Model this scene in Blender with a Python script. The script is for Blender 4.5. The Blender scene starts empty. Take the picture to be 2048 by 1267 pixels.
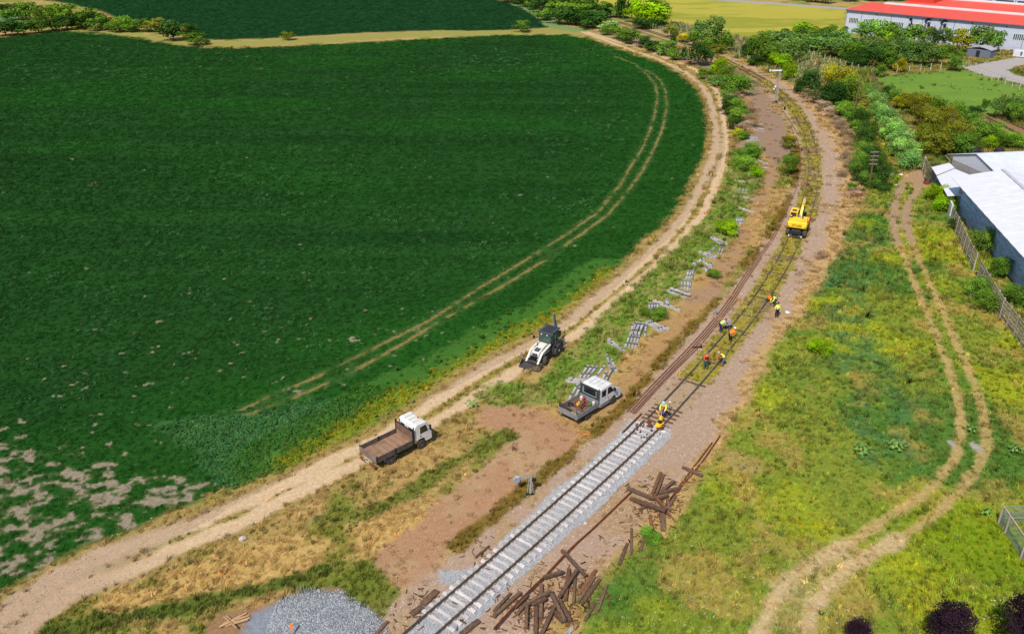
import bpy, bmesh, math, random
import numpy as np
from mathutils import Vector, Matrix
random.seed(7); rng = np.random.default_rng(11)
D = bpy.data; SC = bpy.context.scene; COL = SC.collection
rad = math.radians
# ---------------------------------------------------------------- camera, sky, sun
CAM_H = 38.75; PITCH = rad(26.3); FPX = 1680.0; CX, CY = 1024.0, 633.5
cam = D.cameras.new('camera'); cam.sensor_width = 36; cam.lens = FPX / 2048 * 36; cam.clip_start = 0.5; cam.clip_end = 8000
co = D.objects.new('camera', cam); COL.objects.link(co); co.location = (0, 0, CAM_H); co.rotation_euler = (math.pi/2 - PITCH, 0, 0)
SC.camera = co
SUN_EL = rad(50); SUN_AZ = rad(25)           # azimuth the light travels to, measured from the view direction
w = D.worlds.new('World'); SC.world = w; w.use_nodes = True
nt = w.node_tree; bg = nt.nodes['Background']; sky = nt.nodes.new('ShaderNodeTexSky'); sky.sky_type = 'NISHITA'; sky.sun_disc = False
sky.sun_elevation = SUN_EL; sky.sun_rotation = SUN_AZ + math.pi; sky.altitude = 100
nt.links.new(sky.outputs[0], bg.inputs[0]); bg.inputs[1].default_value = 0.13
sl = D.lights.new('sun', 'SUN'); sl.energy = 5.0; sl.angle = rad(0.53); sl.color = (1, 0.94, 0.84)
so = D.objects.new('sun', sl); COL.objects.link(so); so.location = (-40, -60, 120)
ldir = Vector((math.sin(SUN_AZ)*math.cos(SUN_EL), math.cos(SUN_AZ)*math.cos(SUN_EL), -math.sin(SUN_EL)))
so.rotation_euler = ldir.to_track_quat('-Z', 'Y').to_euler()
SC.view_settings.view_transform = 'Standard'; SC.view_settings.look = 'None'; SC.view_settings.exposure = 0; SC.view_settings.gamma = 1
SC.view_settings.use_curve_mapping = False

# ---------------------------------------------------------------- from a point of the photograph to the ground of the place
def GP(px, py, z=0.0):
    dx = (px-CX)/FPX; dy = -(py-CY)/FPX
    d = (dx, math.cos(PITCH)+dy*math.sin(PITCH), -math.sin(PITCH)+dy*math.cos(PITCH))
    t = (CAM_H-z)/-d[2]
    return Vector((d[0]*t, d[1]*t, z))
def PL(pts, z=0.0): return np.array([GP(x, y, z)[:2] for x, y in pts])
def mpp(py): return CAM_H/((py+196.8)*math.cos(PITCH))          # metres across one photo pixel at that row
def lin(c): c = c/255.0; return c/12.92 if c <= .04045 else ((c+.055)/1.055)**2.4
def C(r, g, b, k=1.4): return np.array([lin(r)/k, lin(g)/k, lin(b)/k])
def Ct(r, g, b, k=1.4): c = C(r, g, b, k); return (float(c[0]), float(c[1]), float(c[2]), 1.0)

# ---------------------------------------------------------------- value noise
def _h(ix, iy, s):
    n = (ix.astype(np.int64)*374761393 + iy.astype(np.int64)*668265263 + s*1442695041) & 0x7fffffff
    n = ((n ^ (n >> 13))*1274126177) & 0x7fffffff
    return ((n ^ (n >> 16)) & 0xffff)/65535.0
def vn(X, Y, s=0):
    ix = np.floor(X); iy = np.floor(Y); fx = X-ix; fy = Y-iy; fx = fx*fx*(3-2*fx); fy = fy*fy*(3-2*fy)
    a = _h(ix, iy, s); b = _h(ix+1, iy, s); c = _h(ix, iy+1, s); d = _h(ix+1, iy+1, s)
    return a+(b-a)*fx+(c-a)*fy+(a-b-c+d)*fx*fy
def fbm(X, Y, sc, s=0, o=4):
    r = 0; a = .5; t = 0
    for i in range(o): r = r+a*vn(X/sc+17.3*i, Y/sc-9.1*i, s+i); t += a; a *= .55; sc *= .5
    return r/t
def sstep(a, b, x): t = np.clip((x-a)/(b-a), 0, 1); return t*t*(3-2*t)
def dline(X, Y, L):
    best = np.full(X.shape, 1e9)
    for (ax, ay), (bx, by) in zip(L[:-1], L[1:]):
        ux, uy = bx-ax, by-ay; q = ux*ux+uy*uy+1e-9
        t = np.clip(((X-ax)*ux+(Y-ay)*uy)/q, 0, 1)
        best = np.minimum(best, (X-ax-t*ux)**2+(Y-ay-t*uy)**2)
    return np.sqrt(best)
def sdpoly(X, Y, P):                                              # > 0 inside
    P = np.asarray(P); ins = np.zeros(X.shape, bool); n = len(P)
    for i in range(n):
        (x1, y1), (x2, y2) = P[i], P[(i+1) % n]
        c = ((y1 > Y) != (y2 > Y)) & (X < (x2-x1)*(Y-y1)/(y2-y1+1e-12)+x1)
        ins ^= c
    d = dline(X, Y, np.vstack([P, P[:1]]))
    return np.where(ins, d, -d)

# ---------------------------------------------------------------- lines of the place
RUT_L = [(1165,64),(1205,78),(1250,96),(1300,113),(1340,129),(1370,144),(1400,168),(1418,192),(1426,222),(1432,264),(1432,294),(1420,330),(1403,372),(1372,430),(1323,487),(1278,528),(1241,561),(1200,592),(1131,650),(1061,692),(979,731),(914,773),(867,805),(790,857),(730,893),(680,914),(600,954),(522,988),(404,1042),(296,1082),(202,1113),(118,1153),(50,1197),(0,1237),(-60,1290),(-120,1380)]
RUT_R = [(1175,64),(1215,77),(1265,93),(1310,108),(1349,122),(1388,138),(1420,162),(1439,195),(1446,222),(1450,270),(1450,294),(1443,330),(1431,372),(1405,429),(1364,478),(1315,529),(1257,581),(1200,626),(1172,656),(1100,700),(1032,741),(973,777),(929,807),(862,846),(790,885),(730,918),(680,941),(590,985),(499,1038),(421,1069),(337,1103),(269,1140),(189,1167),(135,1190),(94,1217),(61,1258),(34,1300),(10,1400)]
TYRE_A = [(1225,112),(1244,118),(1271,129),(1295,150),(1310,168),(1316,192),(1310,225),(1301,258),(1283,300),(1259,336),(1241,369),(1195,425),(1130,470),(1060,515),(960,575),(860,640),(760,690),(660,740),(560,785),(480,820)]
TYRE_B = [(1290,140),(1307,148),(1322,162),(1331,183),(1334,210),(1326,255),(1310,294),(1286,339),(1259,378),(1215,430),(1160,470),(1090,520),(1000,575),(900,630),(800,690),(700,745),(600,790),(500,828),(390,855)]
RAIL_LEFT = [(760,1306),(840,1237.7),(931.2,1160),(1045.9,1060),(1158.4,960),(1278,851),(1375,750),(1420,699),(1462.6,650),(1502.4,600),(1530,559.2),(1548,530),(1565.5,500),(1577,474),(1590,445),(1604,412),(1611.6,385),(1616.5,358),(1617.6,330),(1616,305),(1610.9,277.4),(1604.2,256.8),(1594,237),(1578,211.6),(1556,187),(1540,172),(1518,158),(1496,145),(1470,132),(1440,117),(1395,97),(1335,75),(1275,56),(1215,38),(1176,27),(1140,17),(1100,7),(1040,-8)]
RUTS_M = [[(1825,352),(1807,366),(1790,407),(1786,447),(1796,487),(1814,527),(1832,578),(1854,625),(1876,679),(1898,737),(1914,790),(1923,850),(1915,905),(1880,960),(1830,1000),(1770,1040),(1690,1090),(1620,1130),(1570,1165),(1540,1210),(1522,1267),(1505,1340)],
          [(1846,358),(1838,374),(1814,414),(1811,447),(1822,480),(1840,527),(1861,570),(1883,614),(1905,665),(1934,730),(1953,780),(1970,830),(1974,890),(1955,935),(1915,985),(1860,1040),(1800,1075),(1730,1115),(1680,1150),(1640,1190),(1618,1240),(1605,1340)]]
CROP = [(-400,110),(-120,86),(0,75),(70,69),(112,63),(187,65),(258,74),(316,83),(363,92),(422,96),(480,97),(560,93),(700,87),(800,81),(880,77),(960,73),(1050,70),(1130,69),(1160,74),(1200,86),(1250,103),(1300,120),(1335,135),(1362,150),(1390,174),(1408,198),(1416,225),(1423,264),(1424,290),(1412,330),(1385,368),(1352,412),(1318,455),(1270,495),(1225,535),(1180,575),(1120,625),(1040,668),(955,712),(860,760),(770,802),(700,842),(600,898),(520,938),(440,975),(380,1010),(300,1050),(220,1090),(140,1120),(60,1160),(0,1200),(-100,1280),(-400,1300)]
UFIELD = [(-260,4),(60,-4),(130,6),(200,22),(240,41),(300,47),(360,54),(405,80),(480,79),(560,76),(700,67),(800,63),(880,61),(960,63),(1030,60),(1100,55),(1108,50),(1090,36),(1070,23),(1040,11),(1000,1),(950,-12),(800,-30),(200,-30),(-260,-30)]
PALEF = [(-200,20),(0,24),(40,36),(50,44),(0,50),(-200,50)]
TEALW = [(345,848),(430,835),(560,818),(690,798),(770,800),(745,820),(700,848),(620,896),(540,940),(480,965),(450,985),(425,955),(400,915),(370,885)]
YELW = [(1225,545),(1130,625),(1046,662),(961,715),(867,768),(768,810),(709,850),(640,890),(570,925)]
WHEAT = [(1185,-2),(1230,-14),(1421,-6),(1500,3),(1600,10),(1691,20),(1688,62),(1640,66),(1580,74),(1505,79),(1460,70),(1400,50),(1334,44),(1250,30),(1202,16)]
AROAD = [(1350,-9),(1421,-1.5),(1500,4),(1560,8),(1600,11),(1640,14),(1700,18.5)]
CONC = [(1922,135),(1965,127),(2010,119),(2100,104),(2400,70),(2400,100),(2100,121),(2060,126),(2025,136),(2018,142),(2030,150),(2080,160),(2300,200),(2300,250),(2060,174),(2001,159),(1953,147)]
RMEAD = [(1750,155),(1800,151),(1900,141),(1945,141),(2000,161),(2060,178),(2400,250),(2400,260),(2060,222),(2000,228),(1960,233),(1900,232),(1850,222),(1800,205),(1765,180)]
PLOT = [(1955,221),(1944,236),(1965,254),(1990,268),(2011,281),(2100,290),(2400,330),(2400,300),(2060,258),(1996,238)]
DIRT = [(745,1130),(752,1110),(790,1065),(850,1015),(930,960),(1005,905),(1025,870),(960,848),(965,800),(1000,785),(1040,815),(1100,825),(1150,860),(1160,880),(1130,910),(1080,950),(1020,1000),(960,1050),(900,1095),(860,1140),(830,1165),(795,1170)]
DIRT2 = [(1150,860),(1240,815),(1300,750),(1350,690),(1420,610),(1480,520),(1520,440),(1550,370),(1556,300),(1548,240),(1500,185),(1480,170),(1470,215),(1510,250),(1500,280),(1450,290),(1450,300),(1530,300),(1528,350),(1510,400),(1480,470),(1440,520),(1390,575),(1340,640),(1290,700),(1240,770),(1150,830),(1080,830)]
DARKD = [(1440,292),(1500,282),(1520,255),(1500,200),(1475,150),(1420,115),(1440,105),(1520,165),(1550,215),(1575,260),(1590,300),(1575,330),(1545,330),(1530,300)]
FARD = [(1190,62),(1225,60),(1300,78),(1400,112),(1430,120),(1415,140),(1380,130),(1300,100),(1220,75)]
WSTRIP = [(1130,760),(1160,735),(1200,700),(1240,655),(1275,618),(1310,585),(1345,550),(1375,515),(1410,480),(1440,445),(1462,410),(1478,370),(1488,330),(1492,305)]
WSTRIP2 = [(1010,790),(1060,790),(1110,780),(1150,770)]
BELT = [(1700,420),(1690,470),(1668,520),(1640,580),(1600,640),(1565,690),(1530,745),(1495,800),(1462,850),(1440,900),(1415,955),(1370,985),(1330,1030),(1325,1070),(1270,1110),(1225,1150),(1190,1200),(1170,1300)]
MEADOW = [(1700,372),(1640,560),(1590,630),(1550,690),(1510,750),(1480,800),(1455,850),(1440,905),(1410,950),(1375,1000),(1345,1030),(1325,1075),(1265,1100),(1235,1150),(1190,1190),(1160,1267),(1140,1400),(2600,1400),(2400,500),(2100,420),(1900,380),(1780,350)]
NEWB = [(820,1255),(850,1215),(905,1170),(880,1165),(878,1140),(925,1138),(960,1130),(985,1108),(1000,1080),(1060,1030),(1110,975),(1150,950),(1190,915),(1240,862),(1262,840),(1338,852),(1340,875),(1310,905),(1270,945),(1230,985),(1180,1030),(1120,1085),(1060,1135),(1010,1180),(960,1235),(925,1267),(900,1300),(790,1300)]
GSTR = [(575,1118),(640,1085),(700,1050),(760,1015),(830,978),(880,940),(940,905),(1010,872)]
GRN1 = [(600,1180),(680,1150),(740,1115),(775,1150),(790,1190),(760,1240),(690,1200)]
STRAW = [(80,1262),(110,1235),(200,1195),(330,1150),(420,1112),(520,1085),(600,1062),(700,1045),(800,1030),(850,1000),(880,990),(850,1030),(790,1080),(735,1115),(640,1140),(560,1165),(480,1190),(330,1215),(200,1240),(110,1275)]
HEAP = [(500,1236),(560,1205),(610,1186),(680,1190),(720,1215),(762,1250),(780,1330),(480,1330)]
Wd = {}
for k in ('RUT_L','RUT_R','TYRE_A','TYRE_B','RAIL_LEFT','CROP','UFIELD','PALEF','TEALW','YELW','WHEAT','AROAD','CONC','RMEAD','PLOT','DIRT','DIRT2','DARKD','FARD','WSTRIP','WSTRIP2','BELT','MEADOW','NEWB','GSTR','GRN1','STRAW','HEAP'):
    Wd[k] = PL(globals()[k])
RM = [PL(r) for r in RUTS_M]
# smooth the track centre line (Catmull-Rom, then resample) and offset it
def catmull(P, n=8):
    P = np.asarray(P, float); Q = np.vstack([2*P[0]-P[1], P, 2*P[-1]-P[-2]]); out = []
    for i in range(1, len(Q)-2):
        p0, p1, p2, p3 = Q[i-1], Q[i], Q[i+1], Q[i+2]
        for t in np.linspace(0, 1, n, endpoint=False):
            out.append(.5*((2*p1)+(-p0+p2)*t+(2*p0-5*p1+4*p2-p3)*t*t+(-p0+3*p1-3*p2+p3)*t**3))
    out.append(Q[-2]); return np.array(out)
def resample(P, step):
    s = np.r_[0, np.cumsum(np.hypot(*np.diff(P, axis=0).T))]; n = max(2, int(s[-1]/step)+1); t = np.linspace(0, s[-1], n)
    return np.c_[np.interp(t, s, P[:, 0]), np.interp(t, s, P[:, 1])]
def smooth(P, k):
    for _ in range(k): P[1:-1] = (P[:-2]+2*P[1:-1]+P[2:])/4
    return P
def normals(P):
    T = np.gradient(P, axis=0); T /= np.hypot(T[:, 0], T[:, 1])[:, None]; return T, np.c_[T[:, 1], -T[:, 0]]
_rl = resample(catmull(PL(RAIL_LEFT, .22)), 1.0)
_rl[70:] = smooth(_rl[70:].copy(), 40); _rl = smooth(_rl, 6)
_T, _N = normals(_rl); CENT = _rl+_N*0.7525                      # _N points to the right of the way away from the camera
CT, CN = normals(CENT); CS = np.r_[0, np.cumsum(np.hypot(*np.diff(CENT, axis=0).T))]
_gj = GP(1300, 847); IJ = int(np.argmin(np.hypot(CENT[:, 0]-_gj.x, CENT[:, 1]-_gj.y)))      # joint between new and old track
_g0 = GP(858, 1245); I0 = int(np.argmin(np.hypot(CENT[:, 0]-_g0.x, CENT[:, 1]-_g0.y)))      # where the new sleepers start
ARC_Y = [CS[int(np.argmin(np.hypot(CENT[:, 0]-g[0], CENT[:, 1]-g[1])))] for g in PL([(790,1290),(1130,1000),(1300,850),(1435,700),(1520,600),(1578,500),(1620,400),(1627,300),(1585,210),(1460,128),(1200,35)])]
# ---------------------------------------------------------------- what the ground is made of, at any place
CLS = ['ground','crop_field','meadow','dirt_road','ballast_bed','bare_soil','wheat_field','asphalt_road','vegetable_plot']
def ground_eval(X, Y):
    row0 = vn(X/40, Y/5, 15)*.6+fbm(X, Y, 12, 16)*.4
    n = X.shape[0]; R = np.hypot(X, Y); k = np.clip(R/80, .5, 4)
    wob = (fbm(X, Y, 3.0, 3)-.5)*2; wob2 = (fbm(X, Y, .9, 8, 3)-.5)*2; big = fbm(X, Y, 14, 5); med = fbm(X, Y, 4, 21); fin = fbm(X, Y, 1.2, 33, 3)
    jit = (wob*.9+wob2*.5)*k
    A = np.zeros((n, 3)); B = np.zeros((n, 3)); cls = np.zeros(n, int); cw = np.full(n, .5); Z = (fbm(X, Y, 6, 41)-.5)*.12+(fin-.5)*.05
    veg = {t: np.zeros(n) for t in ('grass','straw','crop','weed','reed')}
    def put(m, a, b, c=None, **v):
        m = np.clip(m, 0, 1)[:, None]; A[:] = A*(1-m)+np.asarray(a)*m; B[:] = B*(1-m)+np.asarray(b)*m
        if c is not None: cls[m[:, 0] > .5] = CLS.index(c)
        for t in veg: veg[t] = veg[t]*(1-m[:, 0])+m[:, 0]*v.get(t, 0)
    W_ = Wd
    edge = lambda sd, s=1.0, w=.5: sstep(-w, w, (sd+jit*s)/k)
    # open ground: dry, patchily green
    put(np.ones(n), C(210,172,116), C(176,150,84), 'ground', grass=.25, straw=.7)
    put(sstep(.46, .6, med*.6+big*.4), C(148,148,68), C(122,134,54), None, grass=.8, straw=.3)
    # beyond the fields on the right: rough grass
    right = sstep(-4, 4, sdpoly(X, Y, PL([(1230,60),(1480,120),(1640,220),(1720,420),(2400,420),(3000,60),(3000,-20),(1691,20),(1688,62),(1500,80),(1250,32)]))+jit)
    put(right, C(176,156,88), C(140,138,66), None, grass=.6, straw=.5)
    put(right*sstep(.45, .62, med), C(120,134,60), C(88,112,44), None, grass=1)
    far = sstep(-1, 1, Y-np.interp(X, [-400, 0, 200, 400], [430, 420, 380, 330])+jit)
    put(far, C(120,130,70), C(84,104,50), None, grass=.3)
    # meadow on the right
    sm = sdpoly(X, Y, W_['MEADOW']); mm = edge(sm, 1.6)
    put(mm, C(158,162,64), C(116,142,50), 'meadow', grass=1, weed=.3)
    put(mm*sstep(.44, .64, fbm(X, Y, 11, 61)), C(104,140,58), C(82,122,48), None, grass=1, weed=.45)
    put(mm*sstep(.5, .7, fbm(X, Y, 9, 71))*.9, C(186,184,50), C(146,164,38), None, grass=1, weed=.15)
    put(mm*sstep(.54, .7, fbm(X, Y, 3.5, 81))*.7, C(200,170,98), C(166,156,72), None, straw=.6, grass=.6)
    low = mm*sstep(52, 44, Y)*sstep(24, 30, X+ (Y-44)*.3)
    put(low*.8, C(140,160,36), C(104,140,26), None, grass=1)
    tz = mm*sstep(3.5, 0, np.abs(dline(X, Y, PL([(1720,480),(1680,600),(1720,720),(1780,800),(1760,900)]))-1))
    put(tz*sstep(.35, .6, fin)*.85, C(96,140,82), C(80,122,62), None, grass=1, weed=.5)
    # dirt track ruts of the meadow
    for i, r in enumerate(RM):
        d = dline(X, Y, r); m = sstep(.6, .22, d+wob2*.28)*mm*(.8+.2*sstep(.35, .55, fbm(X, Y, 2.2, 68, 3)))
        put(m*.9, C(214,184,126), C(184,156,92), None, straw=.2)
        Z -= m*.06
    db = dline(X, Y, PL([(1700,1100),(1620,1150),(1575,1190),(1560,1300)]))
    put(sstep(1.7, .2, db+jit*1.3)*.6*sstep(.35, .6, fin+.1), C(214,190,140), C(176,166,92), None, straw=.5, grass=.4)
    for r in RM:
        d = dline(X, Y, r[16:]); put(sstep(.8, .2, d+wob2*.4)*mm*.75, C(226,200,156), C(204,176,126), None, straw=.2)
    for rr, wd in ((RM[0][:5], .9), (RM[1][:5], .9)):
        put(sstep(wd, .4, dline(X, Y, rr)+wob2*.5)*.9, C(190,160,130), C(166,140,108), 'dirt_road')
    yard = PL([(1810,356),(1832,338),(1856,346),(1864,372),(1845,374),(1822,372)]); put(edge(sdpoly(X, Y, yard), .8), C(196,162,126), C(172,142,108), 'dirt_road')
    put(edge(sdpoly(X, Y, PL([(1440,895),(1540,925),(1500,955),(1455,930)])), 1.4)*.7, C(196,168,116), C(160,146,76), None, straw=.6)
    for (px, py, rx) in ((1903,885,.36),(1951,893,.36),(1795,1047,.25),):
        g = GP(px, py); put(sstep(rx*1.3, rx*.6, np.hypot(X-g.x, (Y-g.y)*.55)+wob2*.3), C(196,184,176), C(176,160,144))
    put(edge(sdpoly(X, Y, PL([(1560,110),(1600,110),(1660,130),(1700,150),(1715,165),(1690,185),(1640,165),(1600,185),(1560,150)])), 1), C(150,160,104), C(176,166,120), None, reed=1)
    put(edge(sdpoly(X, Y, PL([(1440,72),(1490,82),(1510,90),(1500,120),(1460,105),(1420,88)])), 1), C(170,156,112), C(140,148,92), None, reed=1)
    put(edge(sdpoly(X, Y, PL([(1300,45),(1350,48),(1400,55),(1400,80),(1340,70),(1300,58)])), 1), C(170,160,120), C(140,150,92), None, reed=.8)
    put(edge(sdpoly(X, Y, PL([(1685,150),(1745,140),(1750,165),(1735,180),(1700,175)])), 1), C(150,160,80), C(128,140,60), None, reed=.6)
    put(edge(sdpoly(X, Y, PL([(1725,200),(1745,175),(1745,230),(1760,290),(1790,340),(1770,350),(1735,290),(1720,240)])), 1), C(170,160,60), C(140,146,50), None, grass=1)
    # garden meadow, vegetable plot, concrete, wheat, far fields, road
    s = sdpoly(X, Y, W_['RMEAD']); m = edge(s, .5); q = fbm(X*.5, Y, 6, 91)[:, None]
    put(m, C(116,154,70)*(1-q)+C(146,170,70)*q, C(98,140,56)*(1-q)+C(122,154,56)*q, 'meadow', grass=.03)
    m = edge(sdpoly(X, Y, W_['PLOT']), .2); put(m, C(176,132,98), C(150,112,80), 'vegetable_plot')
    put(edge(sdpoly(X, Y, W_['WHEAT']), .5), C(200,188,80)*(.95+.1*big[:, None]), C(182,172,72), 'wheat_field')
    m = edge(sdpoly(X, Y, W_['WHEAT']), .5)*sstep(.52, .64, fbm(X*.35, Y, 9, 95))*.6; put(m, C(150,158,58), C(124,140,48), 'wheat_field')
    m = edge(sdpoly(X, Y, W_['UFIELD']), .4); put(m, C(26,62,34)*(1-row0[:, None])+C(36,82,42)*row0[:, None], C(32,72,36), 'crop_field', crop=.8)
    put(edge(sdpoly(X, Y, W_['PALEF']), .4), C(110,150,96), C(92,132,78), 'meadow')
    # the verge between the two crop fields
    vg = dline(X, Y, PL([(-200,60),(60,58),(200,66),(330,84),(400,88),(480,88),(600,82),(700,76),(800,70),(880,67),(1000,66),(1100,62),(1150,66)])); put(sstep(7, 5.5, vg+jit*.5), C(176,164,92), C(150,152,74), None, straw=.6, grass=.4)
    vg = dline(X, Y, PL([(1030,5),(1060,16),(1090,33),(1110,52),(1160,62)])); put(sstep(4, 3, vg+jit*.4), C(146,164,104), C(120,146,84), None, grass=1)
    m = sstep(4.0, 3.2, dline(X, Y, W_['AROAD'])); put(m, C(186,180,178), C(172,166,164), 'asphalt_road'); Z *= 1-m
    m = sstep(-.3, .3, sdpoly(X, Y, W_['CONC'])); put(m, C(196,188,184), C(182,174,168), 'asphalt_road'); Z *= 1-m
    # brush belt right of the track and old ballast
    dc = dline(X, Y, CENT[::3]); side = np.zeros(n)
    idx = np.argmin((X[:, None]-CENT[::6, 0][None])**2+(Y[:, None]-CENT[::6, 1][None])**2, axis=1) if n < 30000 else None
    if idx is None:
        idx = np.zeros(n, int)
        for a in range(0, n, 30000):
            b = min(n, a+30000); idx[a:b] = np.argmin((X[a:b, None]-CENT[::6, 0][None])**2+(Y[a:b, None]-CENT[::6, 1][None])**2, axis=1)
    side = (X-CENT[::6, 0][idx])*CN[::6, 0][idx]+(Y-CENT[::6, 1][idx])*CN[::6, 1][idx]     # + = right of the track
    arc = CS[::6][idx]
    wr = np.interp(arc, ARC_Y, [5.2, 5.2, 4.8, 3.1, 3.3, 3.4, 3.9, 3.9, 3.2, 2.8, 2.6])
    wr2 = wr+np.interp(arc, ARC_Y, [.2, .3, .9, 1.3, 1.5, 2.2, 3.0, 3.6, 3.0, 1.5, .8])
    near_track = np.abs(side) < 40
    put(sstep(.6, -.6, (side-wr2)/1+jit*.9)*sstep(-.2, .4, side)*near_track*np.where(arc < CS[-1]-2, 1, 0), C(220,182,132), C(192,160,104), 'ground', straw=.9)
    # dirt yard, dirt way, dark soil
    m = edge(sdpoly(X, Y, W_['DIRT']), .8); put(m, C(196,154,120), C(182,140,102), 'bare_soil', straw=.1)
    put(m*sstep(.5, .62, med), C(188,154,128), C(200,164,116), None, straw=.25)
    m = edge(sdpoly(X, Y, W_['DIRT2']), .7); put(m, C(196,158,108), C(176,140,92), 'bare_soil', straw=.22)
    put(m*sstep(.48, .62, med), C(172,138,112), C(186,152,112), None, straw=.12)
    m = edge(sdpoly(X, Y, W_['DARKD']), .7); put(m, C(172,144,122), C(158,130,106), 'bare_soil', straw=.08)
    m = edge(sdpoly(X, Y, W_['FARD']), .7); put(m, C(172,144,122), C(154,128,106), 'bare_soil')
    # the old ballast along the track (brownish grey stones) and the grassy old track
    wl = np.interp(arc, ARC_Y, [3.3, 3.2, 3.0, 4.0, 3.8, 3.5, 2.9, 2.4, 2.6, 2.8, 2.8])
    mb = sstep(.5, -.5, side-wr+jit*.8)*sstep(-.5, .5, side+wl+jit*.45)*near_track
    put(mb, C(202,172,148), C(180,152,128), 'ballast_bed', straw=.03)
    put(mb*sstep(.55, .7, med)*.6, C(196,160,116), C(170,140,90), None, straw=.35)
    # weedy ridge between dirt and ballast
    lm = dline(side+wl*.98+(arc < 75)*.3, arc*0, [(0, 0), (0.001, 0)])
    put(sstep(.75, .3, lm+wob2*.35+wob*.3)*np.where((arc > 12) & (arc < 135), 1, 0)*sstep(.36, .46, fbm(X, Y, 5, 55)), C(150,122,56), C(112,98,40), None, straw=.6, grass=.8, weed=.25)
    old = np.where(arc > CS[IJ]+1.5, 1, 0)
    m = sstep(1.75, 1.2, np.abs(side+.1)+wob2*.4)*old*sstep(CS[IJ]+4, CS[IJ]+12, arc)
    put(m, C(172,160,62), C(156,144,66), 'ballast_bed', grass=.5, straw=.1)
    put(m*sstep(.52, .66, med), C(140,116,84), C(158,134,90), None, grass=.2, straw=.1)
    # new grey ballast
    mn = edge(sdpoly(X, Y, W_['NEWB']), .35, .25)
    put(mn, C(188,189,194), C(166,167,174), 'ballast_bed')
    Z = Z*(1-mb*.5)*(1-mn*.6); Z += .045*mn*sstep(1.4, 1.1, np.abs(side))-.06*mn*sstep(1.3, 1.7, side)
    # crops
    sc = sdpoly(X, Y, W_['CROP'])
    mc = edge(sc, .9); row = np.clip((vn(X/45+Y*.02, Y/1.25, 5)*.55+vn(X/90, Y/4.2, 6)*.45-.5)*1.1+.5, 0, 1)
    lowl = sstep(-12, -24, X+(Y-52)*.35)*sstep(66, 50, Y)
    lw2 = sstep(2, 7.5, 58-Y-(X+30)*.28)*sstep(-9, -14, X); hv = (.13+.105*sstep(40, 15, np.hypot(X+20, (Y-50)*.8))+.21*lw2-fbm(X*.9+Y*.4, (Y-X*.3)*1.5, .95, 77, 3)+(fbm(X, Y, .4, 79, 2)-.5)*.24); hole = mc*sstep(-.0, .06, hv)
    ca = C(30,64,28)*(1-row[:, None])+C(38,80,32)*row[:, None]; cb = C(36,78,32)*(1-row[:, None])+C(48,94,40)*row[:, None]
    put(mc, ca, cb, 'crop_field', crop=1)
    ed = mc*sstep(26, 4, dline(X, Y, W_['RUT_L']))*.65; put(ed, C(36,86,26), C(46,98,30), None, crop=1)
    ql = mc*sstep(.50, .7, fbm(X*.4, Y, 18, 87))*.45; put(ql, C(34,90,28), C(46,104,32), None, crop=1)
    put(mc*sstep(-.13, .0, hv)*.38*lw2, C(150,138,104), C(112,118,78), None, crop=.55)
    put(hole, C(172,158,136), C(142,132,108), None, crop=.14, straw=.04)
    for t in ('TYRE_A', 'TYRE_B'):
        d = dline(X, Y, W_[t]); m = sstep(.36, .1, d+wob2*.16)*mc*sstep(.40, .56, fbm(X, Y, 2.5, 66, 3)+sstep(45, 80, Y)*.12)*.85; put(m, C(172,146,92), C(140,128,72), None)
        put(sstep(.9, .5, d+wob2*.3)*mc*(1-m)*.4, C(70,108,54), C(90,116,58), None, crop=.35)
    mt = sstep(-1.2, 1.4, sdpoly(X, Y, W_['TEALW'])+wob*1.6+wob2*1.4); put(mt*(.7+.3*sstep(.3,.5,fin)), C(88,138,80), C(70,120,62), None, crop=.3, weed=1)
    dy = dline(X, Y, W_['YELW']); my = sstep(2.3, .9, dy+wob*1.1+wob2*.6); put(my, C(158,158,44), C(92,130,44), None, weed=1, crop=.4)
    m = sstep(2.2, 1.0, np.abs(dy-2.6)+wob2*.7)*np.where(sc > -3, 1, 0)*.8; put(m, C(84,132,50), C(66,112,44), None, weed=1)
    # the field road: verge, two ruts, grassy middle
    dl = dline(X, Y, W_['RUT_L']); dr = dline(X, Y, W_['RUT_R']); dm = np.minimum(dl, dr)
    put(sstep(2.2, 1.2, dm+wob*.5+wob2*.4), C(190,160,100), C(160,142,76), 'dirt_road', straw=.6, grass=.2)
    put(sstep(.9, .4, np.abs(dl-dr)+wob2*.5)*sstep(1.7, 1.4, dm)*.85, C(146,142,58), C(168,148,80), None, grass=.8, straw=.3)
    m = sstep(.95, .45, dm+wob2*.28+wob*.15); put(m, C(234,204,166), C(216,184,142), 'dirt_road'); Z -= m*.07
    ds = sstep(1.4, .9, np.abs(dl-1.0)+wob2*.3)*np.where(sc > dl*0-2.4, 1, 0)*sstep(1.2, .9, dm)*.35; put(ds, C(160,134,116), C(150,124,104))
    mL = sstep(-21, -28, X)*np.maximum(sstep(1.3, .8, dm+wob2*.3), sstep(.9, .5, np.abs(dl-dr)+wob2*.3)*sstep(2.6, 2.2, dm)); put(mL*.9, C(192,164,140), C(206,176,140), 'dirt_road')
    # weed strip with the stacked sleepers, green strips left of the track
    dw = np.minimum(dline(X, Y, W_['WSTRIP']), dline(X, Y, W_['WSTRIP2'])+.6); m = sstep(3.0, 2.1, dw+wob*1.0+wob2*.5)
    put(m, C(136,154,66), C(104,138,50), 'meadow', grass=1, weed=.5)
    put(m*sstep(.5, .6, fin)*.7, C(176,168,104), C(150,150,76), None, straw=.5, grass=.6)
    dg = dline(X, Y, W_['GSTR']); m = sstep(.85, .3, dg-.7*sstep(-5, 1, X)+wob*.6+wob2*.35); put(m*.9, C(124,132,54), C(98,116,42), 'ground', grass=1, weed=.5)
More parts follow.
